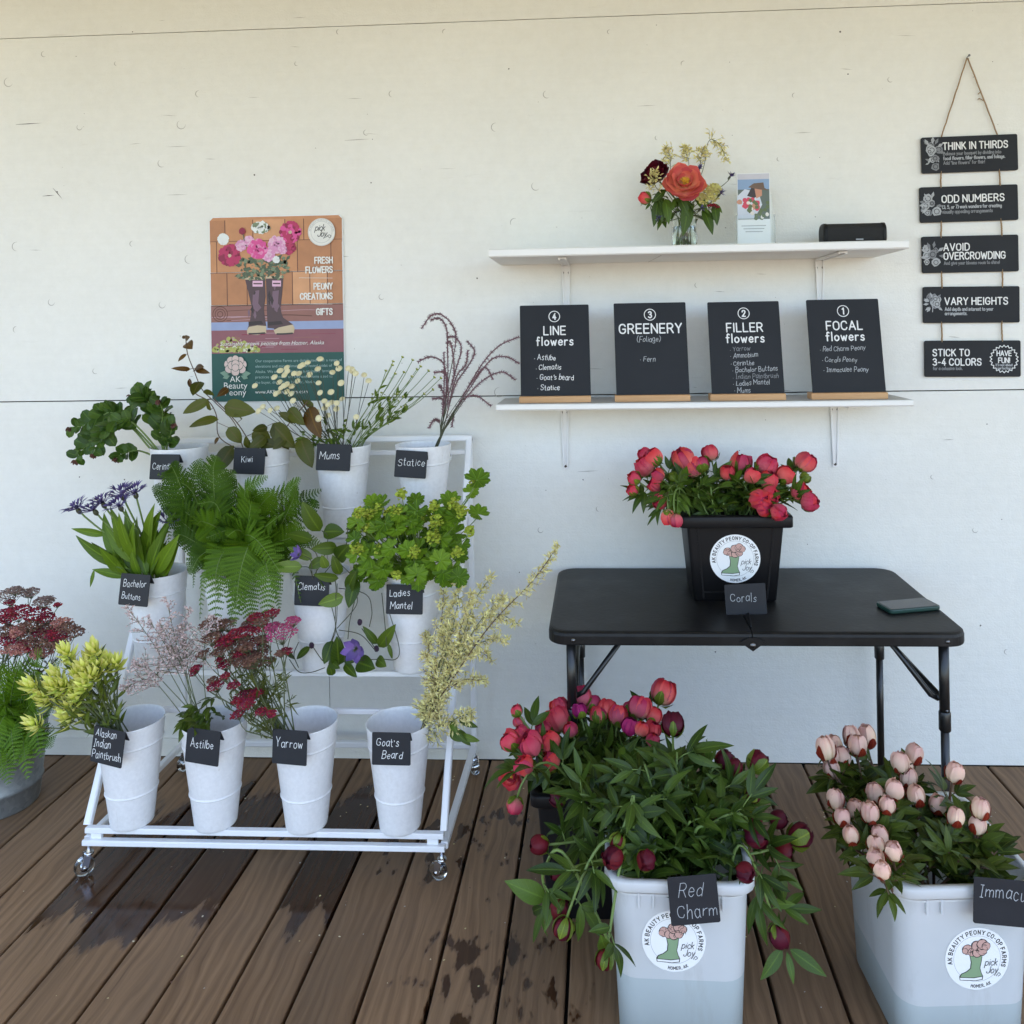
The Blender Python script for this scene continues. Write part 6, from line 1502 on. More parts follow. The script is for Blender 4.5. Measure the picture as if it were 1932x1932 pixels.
# --- goat's beard, bottom row
gbm = mouth(0, 3, .035, -.01, -.06)
gp_ = [[(1150,1200),(1215,900),(1185,700)],[(1400,1100),(1700,780),(1865,550)],[(1240,1150),(1330,900),(1440,740)],[(1080,1250),(1110,1000),(1120,840)],[(1200,1280),(1400,1170),(1540,1160)],[(1040,1350),(1020,1200),(1005,1120)],[(1250,1200),(1450,1000),(1600,1060)],[(1180,1250),(1260,1000),(1300,860)],[(1120,1200),(1170,1000),(1215,780)],[(1220,1300),(1330,1230),(1440,1300)],[(1100,1300),(1160,1150),(1240,1050)],[(1090,1350),(1150,1250),(1100,1100)],[(1300,1130),(1430,960),(1510,880)],[(1200,1450),(1320,1420),(1400,1440)],[(1150,1350),(1230,1200),(1320,1000)]]
lbs = order_label([(cD(*q[-1]),) for q in gp_], "cream goat's beard plume, tip %s from the left, bottom row")
for i, (q, lb) in enumerate(zip(gp_, lbs)):
    if i == 1: lb = "cream goat's beard plume reaching farthest right on a long dark stem"
    b = gbm+V((R.uniform(-.02, .02), R.uniform(-.02, .02), -.05)); o = thing('goats_beard_stem', lb, 'flower stem', b, "goat's beard stems in the bottom row")
    plume(o, [b, P(797, 1380, y=-.60)+rv(.006), P(815, 1335, y=-.60)+rv(.012)]+px_path(cD, q, (-.58, -.50+.06*R.uniform(-1, 1))), 'goat', 'stembr' if i % 2 else 'stemol', .45 if i == 1 else .30, .044 if i == 1 else .036, 56 if i == 1 else 42, .0165, .0042, 9, .0022 if i in (0, 1, 4) else .0015, droop=.12)
    if i in (3, 9):
        mb = MB()
        for k in range(4): p = P(860, 1370, y=-.6)+rv(.03); mb.leaf(p, p+V((.04, -.01, -.025))+rv(.02), .02, TOCAM+rv(.4), M['mumleaf'], prof='ovate')
        mb.build('foliage', o)
o = thing('goats_beard_stem', "low cream goat's beard spray stretching right over the stand's side rail", 'flower stem', gbm, "goat's beard stems in the bottom row")
plume(o, [gbm, P(797, 1383, y=-.61)]+px_path(cF, [(1600,850),(1700,800),(1790,770)], (-.62, -.62)), 'goat', 'stemol', .2, .05, 50, .0165, .0042, 8, droop=.2)

# --- bachelor buttons, middle row
bb_ = mouth(1, 0, -.01, -.01, -.05)
fl = [(245,440),(375,450),(440,395),(590,335),(690,320),(570,420),(940,545)]
lv = [((600,880),(210,655),.22),((470,640),(200,592),.24),((640,960),(350,900),.24),((560,860),(430,470),.22),((640,800),(520,490),.24),((700,850),(560,470),.22),((720,820),(465,432),.20),((740,880),(760,540),.22),((760,840),(875,455),.24),((800,800),(830,400),.2),((850,940),(1020,640),.26),((900,960),(1015,690),.28),((700,960),(600,700),.28),((860,980),(905,690),.26),((890,1020),(995,790),.34),((660,960),(545,740),.26),((650,960),(495,800),.3),((780,960),(700,640),.25),((820,960),(860,600),.25),((740,970),(650,760),.3),((680,900),(600,560),.22),((800,950),(930,560),.24),((640,900),(330,700),.2),((680,860),(450,560),.22),((700,820),(610,440),.2),((830,900),(940,470),.2),((760,860),(690,500),.22),((620,940),(420,760),.25),((870,960),(960,720),.28),((720,960),(660,800),.34),((800,970),(850,760),.32),((690,850),(650,560),.2)]
lbs = order_label([(cC(*q),) for q in fl], 'violet bachelor button flower %s from the left, middle row')
for i, ((x, y), lb) in enumerate(zip(fl, lbs)):
    yy = -.45-R.uniform(0, .05); b = bb_+V((R.uniform(-.03, .03), R.uniform(-.03, .03), 0)); t = P(*cC(x, y), y=yy)
    o = thing('bachelor_button_stem', lb, 'flower stem', b, 'bachelor buttons in the middle row')
    ax = ((t-b).normalized()+UP*.2+TOCAM*.2).normalized(); e1, e2 = perp(ax)
    mb = MB(); mb.tube(bez(b, b+UP*.1, t-ax*.08, t, 8), .0026, M['stem'], 6); mb.build('stem', o)
    mb = MB(); mb.lathe(t-ax*.016, [(.002, -.004), (.0065, .002), (.0075, .009), (.005, .016)], M['stemdk'], 12, ax); mb.build('calyx', o)
    mb = MB()
    for k in range(16):
        ph = 2*PI*k/16+R.uniform(-.15, .15); q = 1.15*R.uniform(.8, 1.2); d = ax*math.cos(q)+(e1*math.cos(ph)+e2*math.sin(ph))*math.sin(q); L = R.uniform(.034, .050)
        mb.tube([t, t+d*L*.6], [.0007, .0011], M['bachfl'], 4)
        for z_ in (-1, 0, 1):
            dd = (d+(e1*math.cos(ph+1.57)+e2*math.sin(ph+1.57))*z_*.4).normalized(); mb.leaf(t+d*L*.5, t+d*L*.5+dd*L*.6, .0052, ax+rv(.2), M['bachfl'], segs=3)
    for k in range(14): d = (ax+rv(.5)).normalized(); mb.tube([t, t+d*.014], .0009, M['bachfl'], 4)
    mb.build('flower', o)
    mb = MB()
    for (b2, t2, wr) in lv[i::len(fl)]:
        leaf_px(mb, cC, b2, t2, (-.42-R.uniform(0, .05), -.44-R.uniform(0, .09)), wr, M['bach'], 'lance', .05, .2, R.uniform(0, .15), .015, .35)
    if i == 0: leaf_px(mb, cC, (375,905), (345,1040), (-.48, -.49), .2, M['bach'], 'lance')
    mb.build('foliage', o)
# --- clematis, middle row
cm = mouth(1, 2, 0, 0, -.03)
def star(mb, mbc, c, ax, r, mat, n=6, op=1.2):
    e1, e2 = perp(ax); o_ = R.uniform(0, 6)
    for i in range(n):
        ph = o_+2*PI*i/n; q = op*R.uniform(.8, 1.2); out = e1*math.cos(ph)+e2*math.sin(ph); d = ax*math.cos(q)+out*math.sin(q)
        mb.leaf(c, c+d*r, r*.62, ax*math.sin(q)-out*math.cos(q), mat, -.08, .15, 'ovate', 7, .03, -.15)
    for i in range(16): d = (ax+rv(.7)).normalized(); mbc.tube([c, c+d*r*.28], r*.02, M['stemol'], 3)
vines = [
 ('clematis vine with broad dark leaves beside the ferns, middle row', [[(280,760),(340,640),(370,500),(330,455)],[(290,780),(300,620),(240,560)]], [((320,460),(200,275),.5),((340,465),(470,460),.75),((270,520),(105,470),.5),((270,640),(110,560),.4,'clempale')], [], []),
 ('clematis vine with a small violet flower above its tag', [[(270,760),(260,650),(220,620)],[(280,790),(250,700),(195,690)]], [((205,690),(-5,690),.42,'clempale'),((350,640),(240,700),.6),((430,565),(268,575),.55)], [(190,612,48,V((-.5, -.6, .5)))], []),
 ('clematis vine arching over the Clematis tag towards the lady\'s mantle', [[(300,790),(420,640),(490,540),(500,430)],[(420,640),(540,760)]], [((430,640),(495,555),.6),((300,765),(365,870),.32),((440,765),(275,745),.4),((500,850),(545,720),.5),((555,770),(500,955),.55),((640,830),(735,790),.6),((360,700),(330,620),.6,'clempale'),((450,740),(400,620),.5)], [], []),
 ('clematis vine trailing lowest, carrying the open violet flower', [[(420,790),(420,1080),(470,1200),(480,1310)],[(430,1090),(550,950),(560,860)],[(440,1100),(580,1130),(680,1235)],[(560,850),(515,1030),(500,1160)],[(480,1320),(560,1300),(690,1290)]], [((470,885),(308,935),.58,'clempale'),((400,1170),(345,1320),.6),((440,1330),(430,1155),.5),((480,1320),(552,1402),.45),((400,1395),(380,1320),.7),((560,1310),(665,1345),.7),((690,1285),(742,1335),.7),((470,1290),(540,1310),.5),((380,1290),(440,1350),.6)], [(555,1225,74,V((-.1, -.9, .2)))], [(577,1050),(685,1222)]),
 ('clematis vine looping right below the Ladies Mantel tag with pointed leaves', [[(600,860),(655,970),(640,1080)],[(720,860),(742,1080),(750,1210)],[(770,990),(832,1210),(810,1290),(700,1285)],[(590,1090),(690,1240)]], [((700,1210),(803,1075),.42),((690,1190),(600,1080),.35),((760,1190),(790,1290),.3)], [], []),
 ('clematis vine looping left with one dark bud, below the middle row', [[(420,1060),(400,1170)],[(120,1290),(180,1370),(260,1375),(350,1345)],[(270,1205),(300,1250),(335,1300)],[(335,1300),(420,1080),(430,800)],[(180,1345),(150,1260),(180,1180)]], [((255,1210),(160,1290),.4),((150,1290),(125,1250),.5)], [], [(265,1200)]),
]
for lb, stems, lvs, fls, bds in vines:
    o = thing('clematis_vine', lb, 'clematis', cm, 'clematis vines in the middle row')
    mb = MB(); d0 = R.uniform(-.52, -.49)
    for k, st in enumerate(stems): mb.tube(smooth(([cm+rv(.02)] if k == 0 else [])+px_path(cD, st, (d0, d0-.02)), 7), .0013, M['stemdk'], 5)
    mb.build('stem', o)
    mb = MB()
    for L__ in lvs: leaf_px(mb, cD, L__[0], L__[1], (d0, d0-R.uniform(0, .05)), L__[2], M[L__[3] if len(L__) > 3 else 'clem'], 'ovate', .05, .15, .1, .01, .35)
    mb.build('foliage', o)
    for (x, y, r_, ax) in fls:
        mp, mc = MB(), MB(); star(mp, mc, P(*cD(x, y), y=d0-.015), ax.normalized(), r_*.2909*pxm(600, d0)*1.4, M['clemfl'], 7, 1.0); f_ = mp.build('flower', o); mc.build('stamens', f_)
    for (x, y) in bds:
        mp, ms = MB(), MB(); bud(mp, ms, P(*cD(x, y), y=d0-.01), V((R.uniform(-.4, .1), -.2, 1)), .0065, 1.45, M['clembud'], M['clembud'], 4, 2); mp.build('bud', o)
# --- lady's mantle, middle row
lm_ = mouth(1, 3, 0, 0, -.04)
def lobed(mb, c, nrm, r, mat, rot, lobes=7, cup=.18):
    nrm = nrm.normalized(); e1, e2 = perp(nrm); rnd = R.random(); n = lobes*6; vs = [c-nrm*r*cup*.6]; lp = [(0, .1, rnd)]
    rings = 4
    for q in range(1, rings+1):
        for i in range(n+1):
            a = rot+.35+(2*PI-.7)*i/n; ph = (i/n*lobes) % 1
            rad = r*(1-.20*abs(2*ph-1)**1.6*(q/rings)) + r*.035*((i % 2)*2-1)*(q == rings)
            f = q/rings
            vs.append(c+(e1*math.cos(a)+e2*math.sin(a))*rad*f+nrm*r*(cup*f*f-.07*math.cos(2*PI*ph)*f)); lp.append((1-2*abs(ph-.5) if False else (ph*2-1), f, rnd))
    k = n+1
    fs = [(0, 1+i, 2+i) for i in range(n)]
    for q in range(rings-1): fs += [(1+q*k+i, 1+(q+1)*k+i, 2+(q+1)*k+i, 2+q*k+i) for i in range(n)]
    mb.add(vs, fs, mat, lp)
ll = [(1340,125,95),(1300,205,62),(1345,345,80),(940,262,68),(950,325,80),(770,490,100),(840,430,75),(560,400,75),(630,345,60),(1200,470,85),(1130,560,90),(1060,650,85),(840,680,85),(975,715,66),(960,795,62),(700,780,80),(640,620,95),(565,600,85),(1220,620,70),(900,590,75),(1000,560,75),(1240,545,62),(650,705,80),(1150,410,62),(540,450,66),(1120,720,66),(740,620,80),(880,500,80),(1030,480,70),(780,570,70),(1180,690,60),(700,450,80)]
lf = [(850,215,42),(600,430,50),(575,345,42),(640,350,40),(555,570,50),(700,585,45),(815,330,48),(765,345,36),(1065,400,52),(1055,500,50),(1180,285,45),(1235,330,44),(1060,300,42),(930,590,45),(815,745,32),(1110,632,34),(1290,455,36),(700,310,36),(960,370,36),(1210,600,40),(640,440,40),(1330,130,45)]
ll += [(R.uniform(540, 1230), R.uniform(330, 760), R.uniform(58, 88)) for _ in range(46)]+[(R.uniform(540, 1220), R.uniform(250, 470), R.uniform(52, 80)) for _ in range(22)]
rnk = sorted(range(16), key=lambda i: cD(*ll[i][:2])[0])
for i in range(16):
    mine_l = ll[i::16]; mine_f = lf[i::16]
    b = lm_+V((R.uniform(-.03, .03), R.uniform(-.03, .03), 0))
    lb = "lady's mantle stem, main leaf %s from the left, middle row" % ORD[rnk.index(i)+1]
    if i == 0: lb = "lady's mantle stem whose leaf stands highest at the right of the stand"
    o = thing('ladys_mantle_stem', lb, "lady's mantle", b, "lady's mantle in the middle row")
    ms, ml, mf = MB(), MB(), MB()
    for (x, y, r_) in mine_l:
        yy = -.44-R.uniform(0, .12); c = P(*cD(x, y), y=yy); r = r_*.2909*pxm(780, yy)*.92
        nrm = (c-lm_).normalized()*.5+TOCAM*.9+UP*.3+rv(.35); lobed(ml, c, nrm, r, M['mantle'], R.uniform(0, 6)); ms.tube(bez(b, b+UP*.08, c-UP*.04, c, 7), .0014, M['stem'], 5)
    for (x, y, r_) in mine_f:
        yy = -.50-R.uniform(0, .08); c = P(*cD(x, y), y=yy); r = r_*.2909*pxm(780, yy)
        pts = []
        for k in range(70): d = V((R.gauss(0, 1), R.gauss(0, 1), R.gauss(0, 1))); d.normalize(); pts.append(c+d*r*R.uniform(.3, 1))
        mf = MB(); blobs(mf, pts, .0046, M['mantlefl'], UP+TOCAM*.5); ms.tube(bez(b, b+UP*.08, c-UP*.05, c, 7), .0013, M['stem'], 5)
        for k in range(10): ms.tube([c-UP*r*.7, pts[k]], .0006, M['stem'], 3)
        mf.build('flower_cluster', o)
    ms.build('stem', o); ml.build('foliage', o)

# --- cerinthe, top row
cb = mouth(2, 0, -.03, -.02, -.05)
cs = [('cerinthe stem drooping farthest left, top row', [(840,1160),(700,1010),(580,900),(430,890),(320,970),(190,990)], 9), ('cerinthe stem hanging down at the left edge of the top row', [(820,1170),(680,1010),(520,880),(430,920),(400,1060),(300,1150),(235,1240)], 9), ('cerinthe stem arching highest over the top row', [(900,1150),(850,960),(800,810),(750,750),(660,745)], 8), ('cerinthe stem rising at the right of its bunch', [(910,1150),(890,1000),(900,880),(870,780)], 7), ('short cerinthe stem leaning right behind its tag', [(930,1150),(960,1040),(985,960)], 5), ('low cerinthe sprig trailing left under its bunch', [(760,1180),(680,1170),(600,1190),(545,1225)], 5), ('cerinthe stem in the middle of its bunch', [(860,1160),(740,1020),(640,940),(520,960),(440,1060),(370,1190)], 9)]
for i, (lb, q, nl_) in enumerate(cs):
    o = thing('cerinthe_stem', lb, 'cerinthe', cb, 'cerinthe stems in the top row')
    d0 = -.26-.015*i; pth = smooth([cb]+px_path(cA, q, (-.25, d0)), 6); k = len(pth)-1
    mb = MB(); mb.tube(pth, [.0034*(1-.5*j/k) for j in range(k+1)], M['stem'], 6); mb.build('stem', o)
    mb = MB()
    for j in range(nl_*3):
        t = .40+.6*(j+R.random()*.5)/(nl_*3); f = t*k; a_ = min(k-1, int(f)); p = pth[a_]; tan = (pth[min(k, a_+1)]-pth[a_]).normalized()
        sd_ = tan.cross(TOCAM).normalized()*(1 if j % 2 else -1)
        d = (sd_*.9+tan*.6+TOCAM*R.uniform(-.1, .5)+UP*.1+rv(.3)).normalized(); L = R.uniform(.036, .056)*(1 if t < .85 else .7)*(.7 if i == 5 else 1)
        mb.leaf(p, p+d*L, L*.72, TOCAM+UP*.2+rv(.6), M['cerin'], 'x' and .06, .12, 'round', 7, .03, R.uniform(-.1, .25))
    mb.build('foliage', o)
    mb = MB(); e = pth[-1]
    for j in range(7): d = (V((0, -.3, -.7))+rv(.6)).normalized(); L = .018; mb.leaf(e, e+d*L, L*.6, TOCAM+rv(.5), M['cerinpur'], prof='ovate', segs=4)
    mb.build('bracts', o)
# --- kiwi, top row
kb = mouth(2, 1, -.02, -.01, -.04)
ks = [('tall bronze kiwi shoot rising in front of the wall', [(1530,1180),(1450,960),(1300,800),(1200,700),(1140,560),(1090,430),(1075,310)], [((1190,640),(1125,735),.75),((1110,545),(972,538),.28,'kiwibr'),((1150,540),(1243,572),.30,'kiwibr'),((1140,550),(1200,520),.5,'kiwibr'),((1080,430),(1012,483),.45,'kiwibr'),((1085,345),(1113,378),.6,'kiwibr'),((1072,310),(1046,288),.5,'kiwibr'),((1075,310),(1096,300),.5,'kiwibr'),((1250,780),(1048,882),.42),((1210,710),(1290,740),.5)], cA),
 ('kiwi branch with broad leaves to the left of its tag', [(1480,1160),(1330,1060),(1310,900),(1250,790),(1150,730),(1100,620)], [((1325,930),(1088,970),.42),((1140,680),(1190,650),.8),((1440,1130),(1290,1345),.55),((1400,990),(1500,1110),.7),((1110,620),(1100,690),.4,'kiwibr'),((1330,1070),(1285,1120),.4,'kiwibr'),((1260,860),(1240,790),.5)], cA),
 ('kiwi branch spreading in front of the poster', [(1600,1180),(1500,1000),(1400,880),(1290,770)], [((1370,830),(1592,868),.55),((1400,690),(1320,750),.5,'kiwibr'),((1690,1060),(1560,1160),.6),((1700,990),(1590,1010),.6),((1740,960),(1900,1150),.6),((1560,1150),(1530,1060),.6),((1640,1100),(1800,1140),.55),((1500,930),(1450,880),.6)], cA),
 ('kiwi branch with dark leaves between its tag and the mums', [(150,980),(200,880),(270,780),(380,650)], [((330,900),(405,1105),.55),((150,800),(250,985),.6),((30,830),(110,1000),.7),((390,690),(455,900),.55,'kiwibr'),((250,700),(345,810),.5),((310,790),(180,730),.5),((420,690),(340,640),.5),((230,900),(140,980),.6),((60,900),(10,990),.6),((360,780),(430,700),.5)], cB)]
for lb, q, lvs, cf in ks:
    o = thing('kiwi_branch', lb, 'kiwi branch', kb, 'kiwi branches in the top row')
    d1 = -.30; pth = smooth([kb+rv(.02)]+px_path(cf, q, (-.24, d1)), 6); mb = MB(); mb.tube(pth, .0016, M['stembr'], 6)
    ml = MB()
    for L__ in lvs:
        A = P(*cf(*L__[0]), y=-.28); near = min(pth, key=lambda p: (p-A).length); mb.tube([near, A], .0009, M['stembr'], 4)
        leaf_px(ml, cf, L__[0], L__[1], (-.28, -.28-R.uniform(-.02, .05)), L__[2], M[L__[3] if len(L__) > 3 else 'kiwi'], 'ovate', .04, .15, .12, .012, .4)
    mb.build('stem', o); ml.build('foliage', o)
# --- mums, top row
mm = mouth(2, 2, 0, 0, -.08)
hd = [(345,400),(380,385),(330,410),(465,360),(580,390),(190,440),(235,420),(238,445),(220,470),(285,460),(318,460),(450,428),(392,468),(595,425),(550,452),(150,485),(185,520),(310,512),(215,545),(235,535),(270,548),(195,560),(160,600),(235,585),(265,600),(180,590),(278,648),(610,525),(455,525),(465,592),(540,588),(495,650),(520,675),(545,660),(580,665),(617,637),(578,705),(497,700),(445,725),(455,770),(520,750),(437,848),(715,760),(70,690),(120,715),(167,700),(15,545),(40,720),(690,445),(660,425),(710,460),(770,470),(685,430),(800,510)]
hd.sort(key=lambda p: p[0]); groups = [hd[i:i+3] for i in range(0, len(hd), 3)]
for gi, g in enumerate(groups):
    b = mm+V((R.uniform(-.03, .02), R.uniform(-.03, .03), 0)); lb = 'cream button mum stem, %s from the left, top row' % ORD[gi+1]
    o = thing('mum_stem', lb, 'mum', b, 'button mum stems in the top row'); ms, mh, ml = MB(), MB(), MB()
    pts = [P(*cB(*p), y=-.27-R.uniform(0, .06)) for p in g]; c = sum(pts, V((0, 0, 0)))/len(pts); fork = b.lerp(c, .62)-UP*.01
    ms.tube(bez(b, b+UP*.06, fork-(c-b)*.12, fork, 7), .0014, M['stemdk'], 5)
    for p in pts:
        ax = ((p-fork).normalized()*.7+TOCAM*1.3+rv(.3)).normalized(); ms.tube(bez(fork, fork.lerp(p, .4), p-ax*.015, p, 6), .0009, M['stemdk'], 4)
        r = R.uniform(.0085, .0105); mh = MB(); mh.lathe(p, [(.002, -.0035), (r*.9, -.002), (r, 0), (r*.92, .003), (r*.55, .0048), (r*.3, .0042), (0, .0046)], M['mum'], 14, ax)
        for k in range(16):
            e1, e2 = perp(ax); a = 2*PI*k/16; d = e1*math.cos(a)+e2*math.sin(a); mh.leaf(p+d*r*.7, p+d*r*1.18, r*.42, ax, M['mum'], segs=2)
        mh.build('flower_head', o)
    for k in range(4):
        p = b.lerp(fork, R.uniform(.5, 1)); d = (UP*.5+rv(1)).normalized(); ml.leaf(p, p+d*R.uniform(.015, .035), .009, TOCAM+rv(.5), M['mumleaf'], wave=.06)
    ms.build('stem', o); ml.build('foliage', o)
tp = [(1035,345),(1105,365),(1160,410),(1215,440),(1300,490),(1255,485),(1245,570),(970,375),(965,400),(1045,450),(985,460),(1100,480),(1135,430),(1185,600),(1050,685),(920,440),(1000,600),(1040,620)]
lbs = order_label([(cB(*q),) for q in tp], 'mum stem gone to seed, tip %s from the left, leaning right')
for (x, y), lb in zip(tp, lbs):
    b = mm+V((R.uniform(-.01, .04), R.uniform(-.03, .03), 0)); t = P(*cB(x, y), y=-.25-R.uniform(0, .05)); o = thing('mum_stem', lb, 'mum', b, 'seeded mum stems in the top row')
    ms, mh, ml = MB(), MB(), MB(); pth = bez(b, b+UP*.10, b.lerp(t, .6)-UP*.01, t, 9); ms.tube(pth, .0011, M['stem'], 5)
    ax = (t-pth[-2]).normalized(); mh.lathe(t, [(.0012, -.004), (.005, -.001), (.0055, .0008), (.003, .002), (0, .0022)], M['sepal'], 10, ax); mh.lathe(t, [(.003, .002), (.002, .0035), (0, .004)], M['mum'], 8, ax)
    mh.build('seed_head', o); mh = MB()
    q = pth[6]; d = (ax+rv(.4)).normalized(); ms.tube([q, q+d*.035], .0008, M['stem'], 4); mh.lathe(q+d*.035, [(.001, -.003), (.0045, 0), (0, .002)], M['sepal'], 10, d)
    for k in range(3):
        p = pth[R.randint(4, 7)]; d = (ax+rv(.8)).normalized(); ml.leaf(p, p+d*R.uniform(.02, .04), .010, TOCAM+rv(.5), M['mumleaf'], wave=.08)
    ms.build('stem', o); mh.build('seed_head', o); ml.build('foliage', o)
# --- statice, top row
sb = mouth(2, 3, .015, 0, -.05)
st = [[(1300,800),(1335,600),(1400,250),(1380,130),(1300,52),(1230,62),(1165,150)],[(1310,800),(1345,560),(1345,300),(1338,150),(1290,80),(1230,90)],[(1310,820),(1350,620),(1400,440),(1440,290),(1400,212),(1340,205)],[(1320,820),(1400,540),(1480,420),(1532,310),(1480,235)],[(1320,830),(1400,500),(1470,400),(1485,300)],[(1330,830),(1450,620),(1580,400),(1700,270),(1840,205)],[(1340,820),(1500,560),(1640,370),(1750,345),(1840,392)],[(1350,810),(1480,620),(1600,500),(1720,450),(1815,505)],[(1305,820),(1335,600),(1320,400),(1230,345),(1140,380)],[(1340,800),(1440,650),(1540,612),(1645,685)],[(1295,850),(1285,790),(1250,782),(1215,838)],[(1310,800),(1370,600),(1390,420),(1370,260),(1345,240)],[(1320,800),(1500,540),(1600,420),(1660,500)],[(1305,820),(1330,650),(1300,560),(1290,545)],[(1305,780),(1310,640),(1240,635)],[(1330,830),(1380,740),(1376,830)],[(1312,800),(1350,640),(1330,460),(1250,455)],[(1312,780),(1322,500),(1320,310)]]
lbs = order_label([(cB(*q[-1]),) for q in st], 'purple brush plume, tip %s from the left, top row')
for i, (q, lb) in enumerate(zip(st, lbs)):
    if i == 0: lb = 'purple brush plume curling over highest above the top row'
    o = thing('statice_stem', lb, 'flower stem', sb, 'purple brush plumes in the top row'); d1 = -.22-R.uniform(-.03, .04)
    pth = smooth([sb+rv(.008), P(*cB(1285, 930), y=-.225)+rv(.004)]+px_path(cB, q, (-.225, d1)), 7); k = len(pth)-1
    ms, mp = MB(), MB(); ms.tube(pth, .0015 if i < 8 else .001, M['stemdk'], 5); ms.build('stem', o)
    t0 = .45 if i < 9 else .55; a0 = int(t0*k); mp.tube(pth[a0:], [.0011+.0011*min(1, j/5) for j in range(k+1-a0)], M['statice'], 6)
    for j in range(a0, k):
        for z_ in range(9):
            p = pth[j].lerp(pth[j+1], R.random()); tan = (pth[j+1]-pth[j]).normalized(); e1, e2 = perp(tan); a = R.uniform(0, 6.28); d = (e1*math.cos(a)+e2*math.sin(a)+tan*.5).normalized()
            mp.tube([p, p+d*R.uniform(.0055, .0095)], [.0010, .0004], M['statice'], 3, False)
    mp.build('plume', o)

# --- vase and bouquet on the upper shelf
vx = P(1291, 430, y=-.14); vc = V((vx.x, -.14, SZ)); VH, VR = .125, .041
vs_ = thing('glass_vase', 'clear glass jar of cut flowers on the upper shelf', 'vase', vc)
mb = MB(); mb.lathe(vc, [(0, 0), (VR-.004, 0), (VR, .005), (VR, VH-.022), (VR-.006, VH-.012), (VR-.006, VH), (VR-.009, VH), (VR-.009, VH-.012), (VR-.003, VH-.024), (VR-.003, .008), (VR-.006, .005), (0, .005)], M['glass'], 40); mb.build('jar', vs_)
mb = MB(); mb.lathe(vc, [(0, .0055), (VR-.0065, .0056), (VR-.0034, .0085), (VR-.0034, .075), (0, .075)], M['vwater'], 36); mb.build('water', vs_)
vm = vc+UP*.105
def vstem(label, cat, t, name, sr=.0022, ax=None, sm_='stem'):
    b = vc+V((R.uniform(-.02, .02), R.uniform(-.02, .02), .012)); o = thing(name, label, cat, b, 'cut flowers in the glass vase'); m_ = vm+rv(.012)
    ax = ax or ((t-vm).normalized()+UP*.3).normalized()
    mb = MB(); mb.tube(smooth([b, m_, t-ax*.03, t], 6), sr, M[sm_], 6); mb.build('stem', o); return o, ax, m_
t = P(*cG(882, 242), y=-.215); o, ax, m_ = vstem('large open coral peony with golden centre facing out of the vase', 'peony', t, 'open_peony', .003, V((0, -.92, .38)))
mp, mc = MB(), MB(); bloom(mp, t, ax, 100*.4407*pxm(1290, -.2)*.95, M['corallight'], ((8, 1.5, 1.0), (8, 1.3, .95), (7, 1.05, .78), (6, .8, .55)), M['yellow'], mc); f_ = mp.build('flower', o); mc.build('stamens', f_)
t = P(*cG(755, 205), y=-.16); o, ax, m_ = vstem('large dark maroon peony at the left of the vase', 'peony', t, 'open_peony', .003, V((-.45, -.55, .6)))
mp, mc = MB(), MB(); bloom(mp, t-ax*.02, ax, .062, M['crimson'], ((8, 1.25, 1.0), (8, .95, .95), (8, .6, .9), (7, .3, .8))); mp.build('flower', o)
t = P(*cG(712, 305), y=-.18); o, ax, m_ = vstem('coral peony bud leaning out low at the left of the vase', 'peony', t, 'peony_stem', .002, V((-.8, -.3, .35)))
mp, mc = MB(), MB(); bud(mp, mc, t, ax, .0165, 1.1, M['coral'], M['sepal'], 6, 4, .1); f_ = mp.build('bud', o); mc.build('sepals', f_)
mb = MB(); compound(mb, t-ax*.02, V((0, -.4, -.6)), .04, M['peonyleaf2'], M['stem']); mb.build('foliage', o)
for q, lb in (([(760,260),(755,190)], "small cream goat's beard sprig over the maroon peony"), ([(830,220),(820,130),(800,90)], "cream goat's beard sprig above the maroon peony in the vase"), ([(900,190),(895,120),(893,85)], "short cream goat's beard sprig behind the coral peony"), ([(940,200),(955,130),(960,95)], "bushy cream goat's beard sprig at the top of the vase"), ([(960,190),(985,65),(1030,75),(1065,150)], "arching cream goat's beard sprig highest at the right of the vase")):
    t = P(*cG(*q[-1]), y=-.16); b = vc+V((R.uniform(-.02, .02), R.uniform(-.02, .02), .012)); o = thing('goats_beard_stem', lb, 'flower stem', b, 'cut flowers in the glass vase')
    yq = -.225 if q[0][0] == 760 else -.16
    plume(o, [b, vm+rv(.01)]+px_path(cG, q, (yq+.02, yq)), 'goat', 'stemol', .60, .036, 26, .0145, .0048, 5, .0013, droop=.1)
hh = [(P(*cG(1000, 280), y=-.19), .027, 'yaryel'), (P(*cG(960, 305), y=-.2), .018, 'yaryel'), (P(*cG(1020, 262), y=-.18), .018, 'yaryel')]
yarrow('pale yellow yarrow head at the right of the coral peony in the vase', 'cut flowers in the glass vase', vc+V((.01, 0, .012)), hh, None, vm+V((.01, -.01, 0)), .0045, 2, V((.3, -1, .5)))
t = P(*cG(1005, 335), y=-.2); yarrow('small dark red yarrow head low at the right of the vase', 'cut flowers in the glass vase', vc+V((.015, 0, .012)), [(t, .016, 'yarred')], None, vm+V((.02, -.015, 0)), .004, 1)
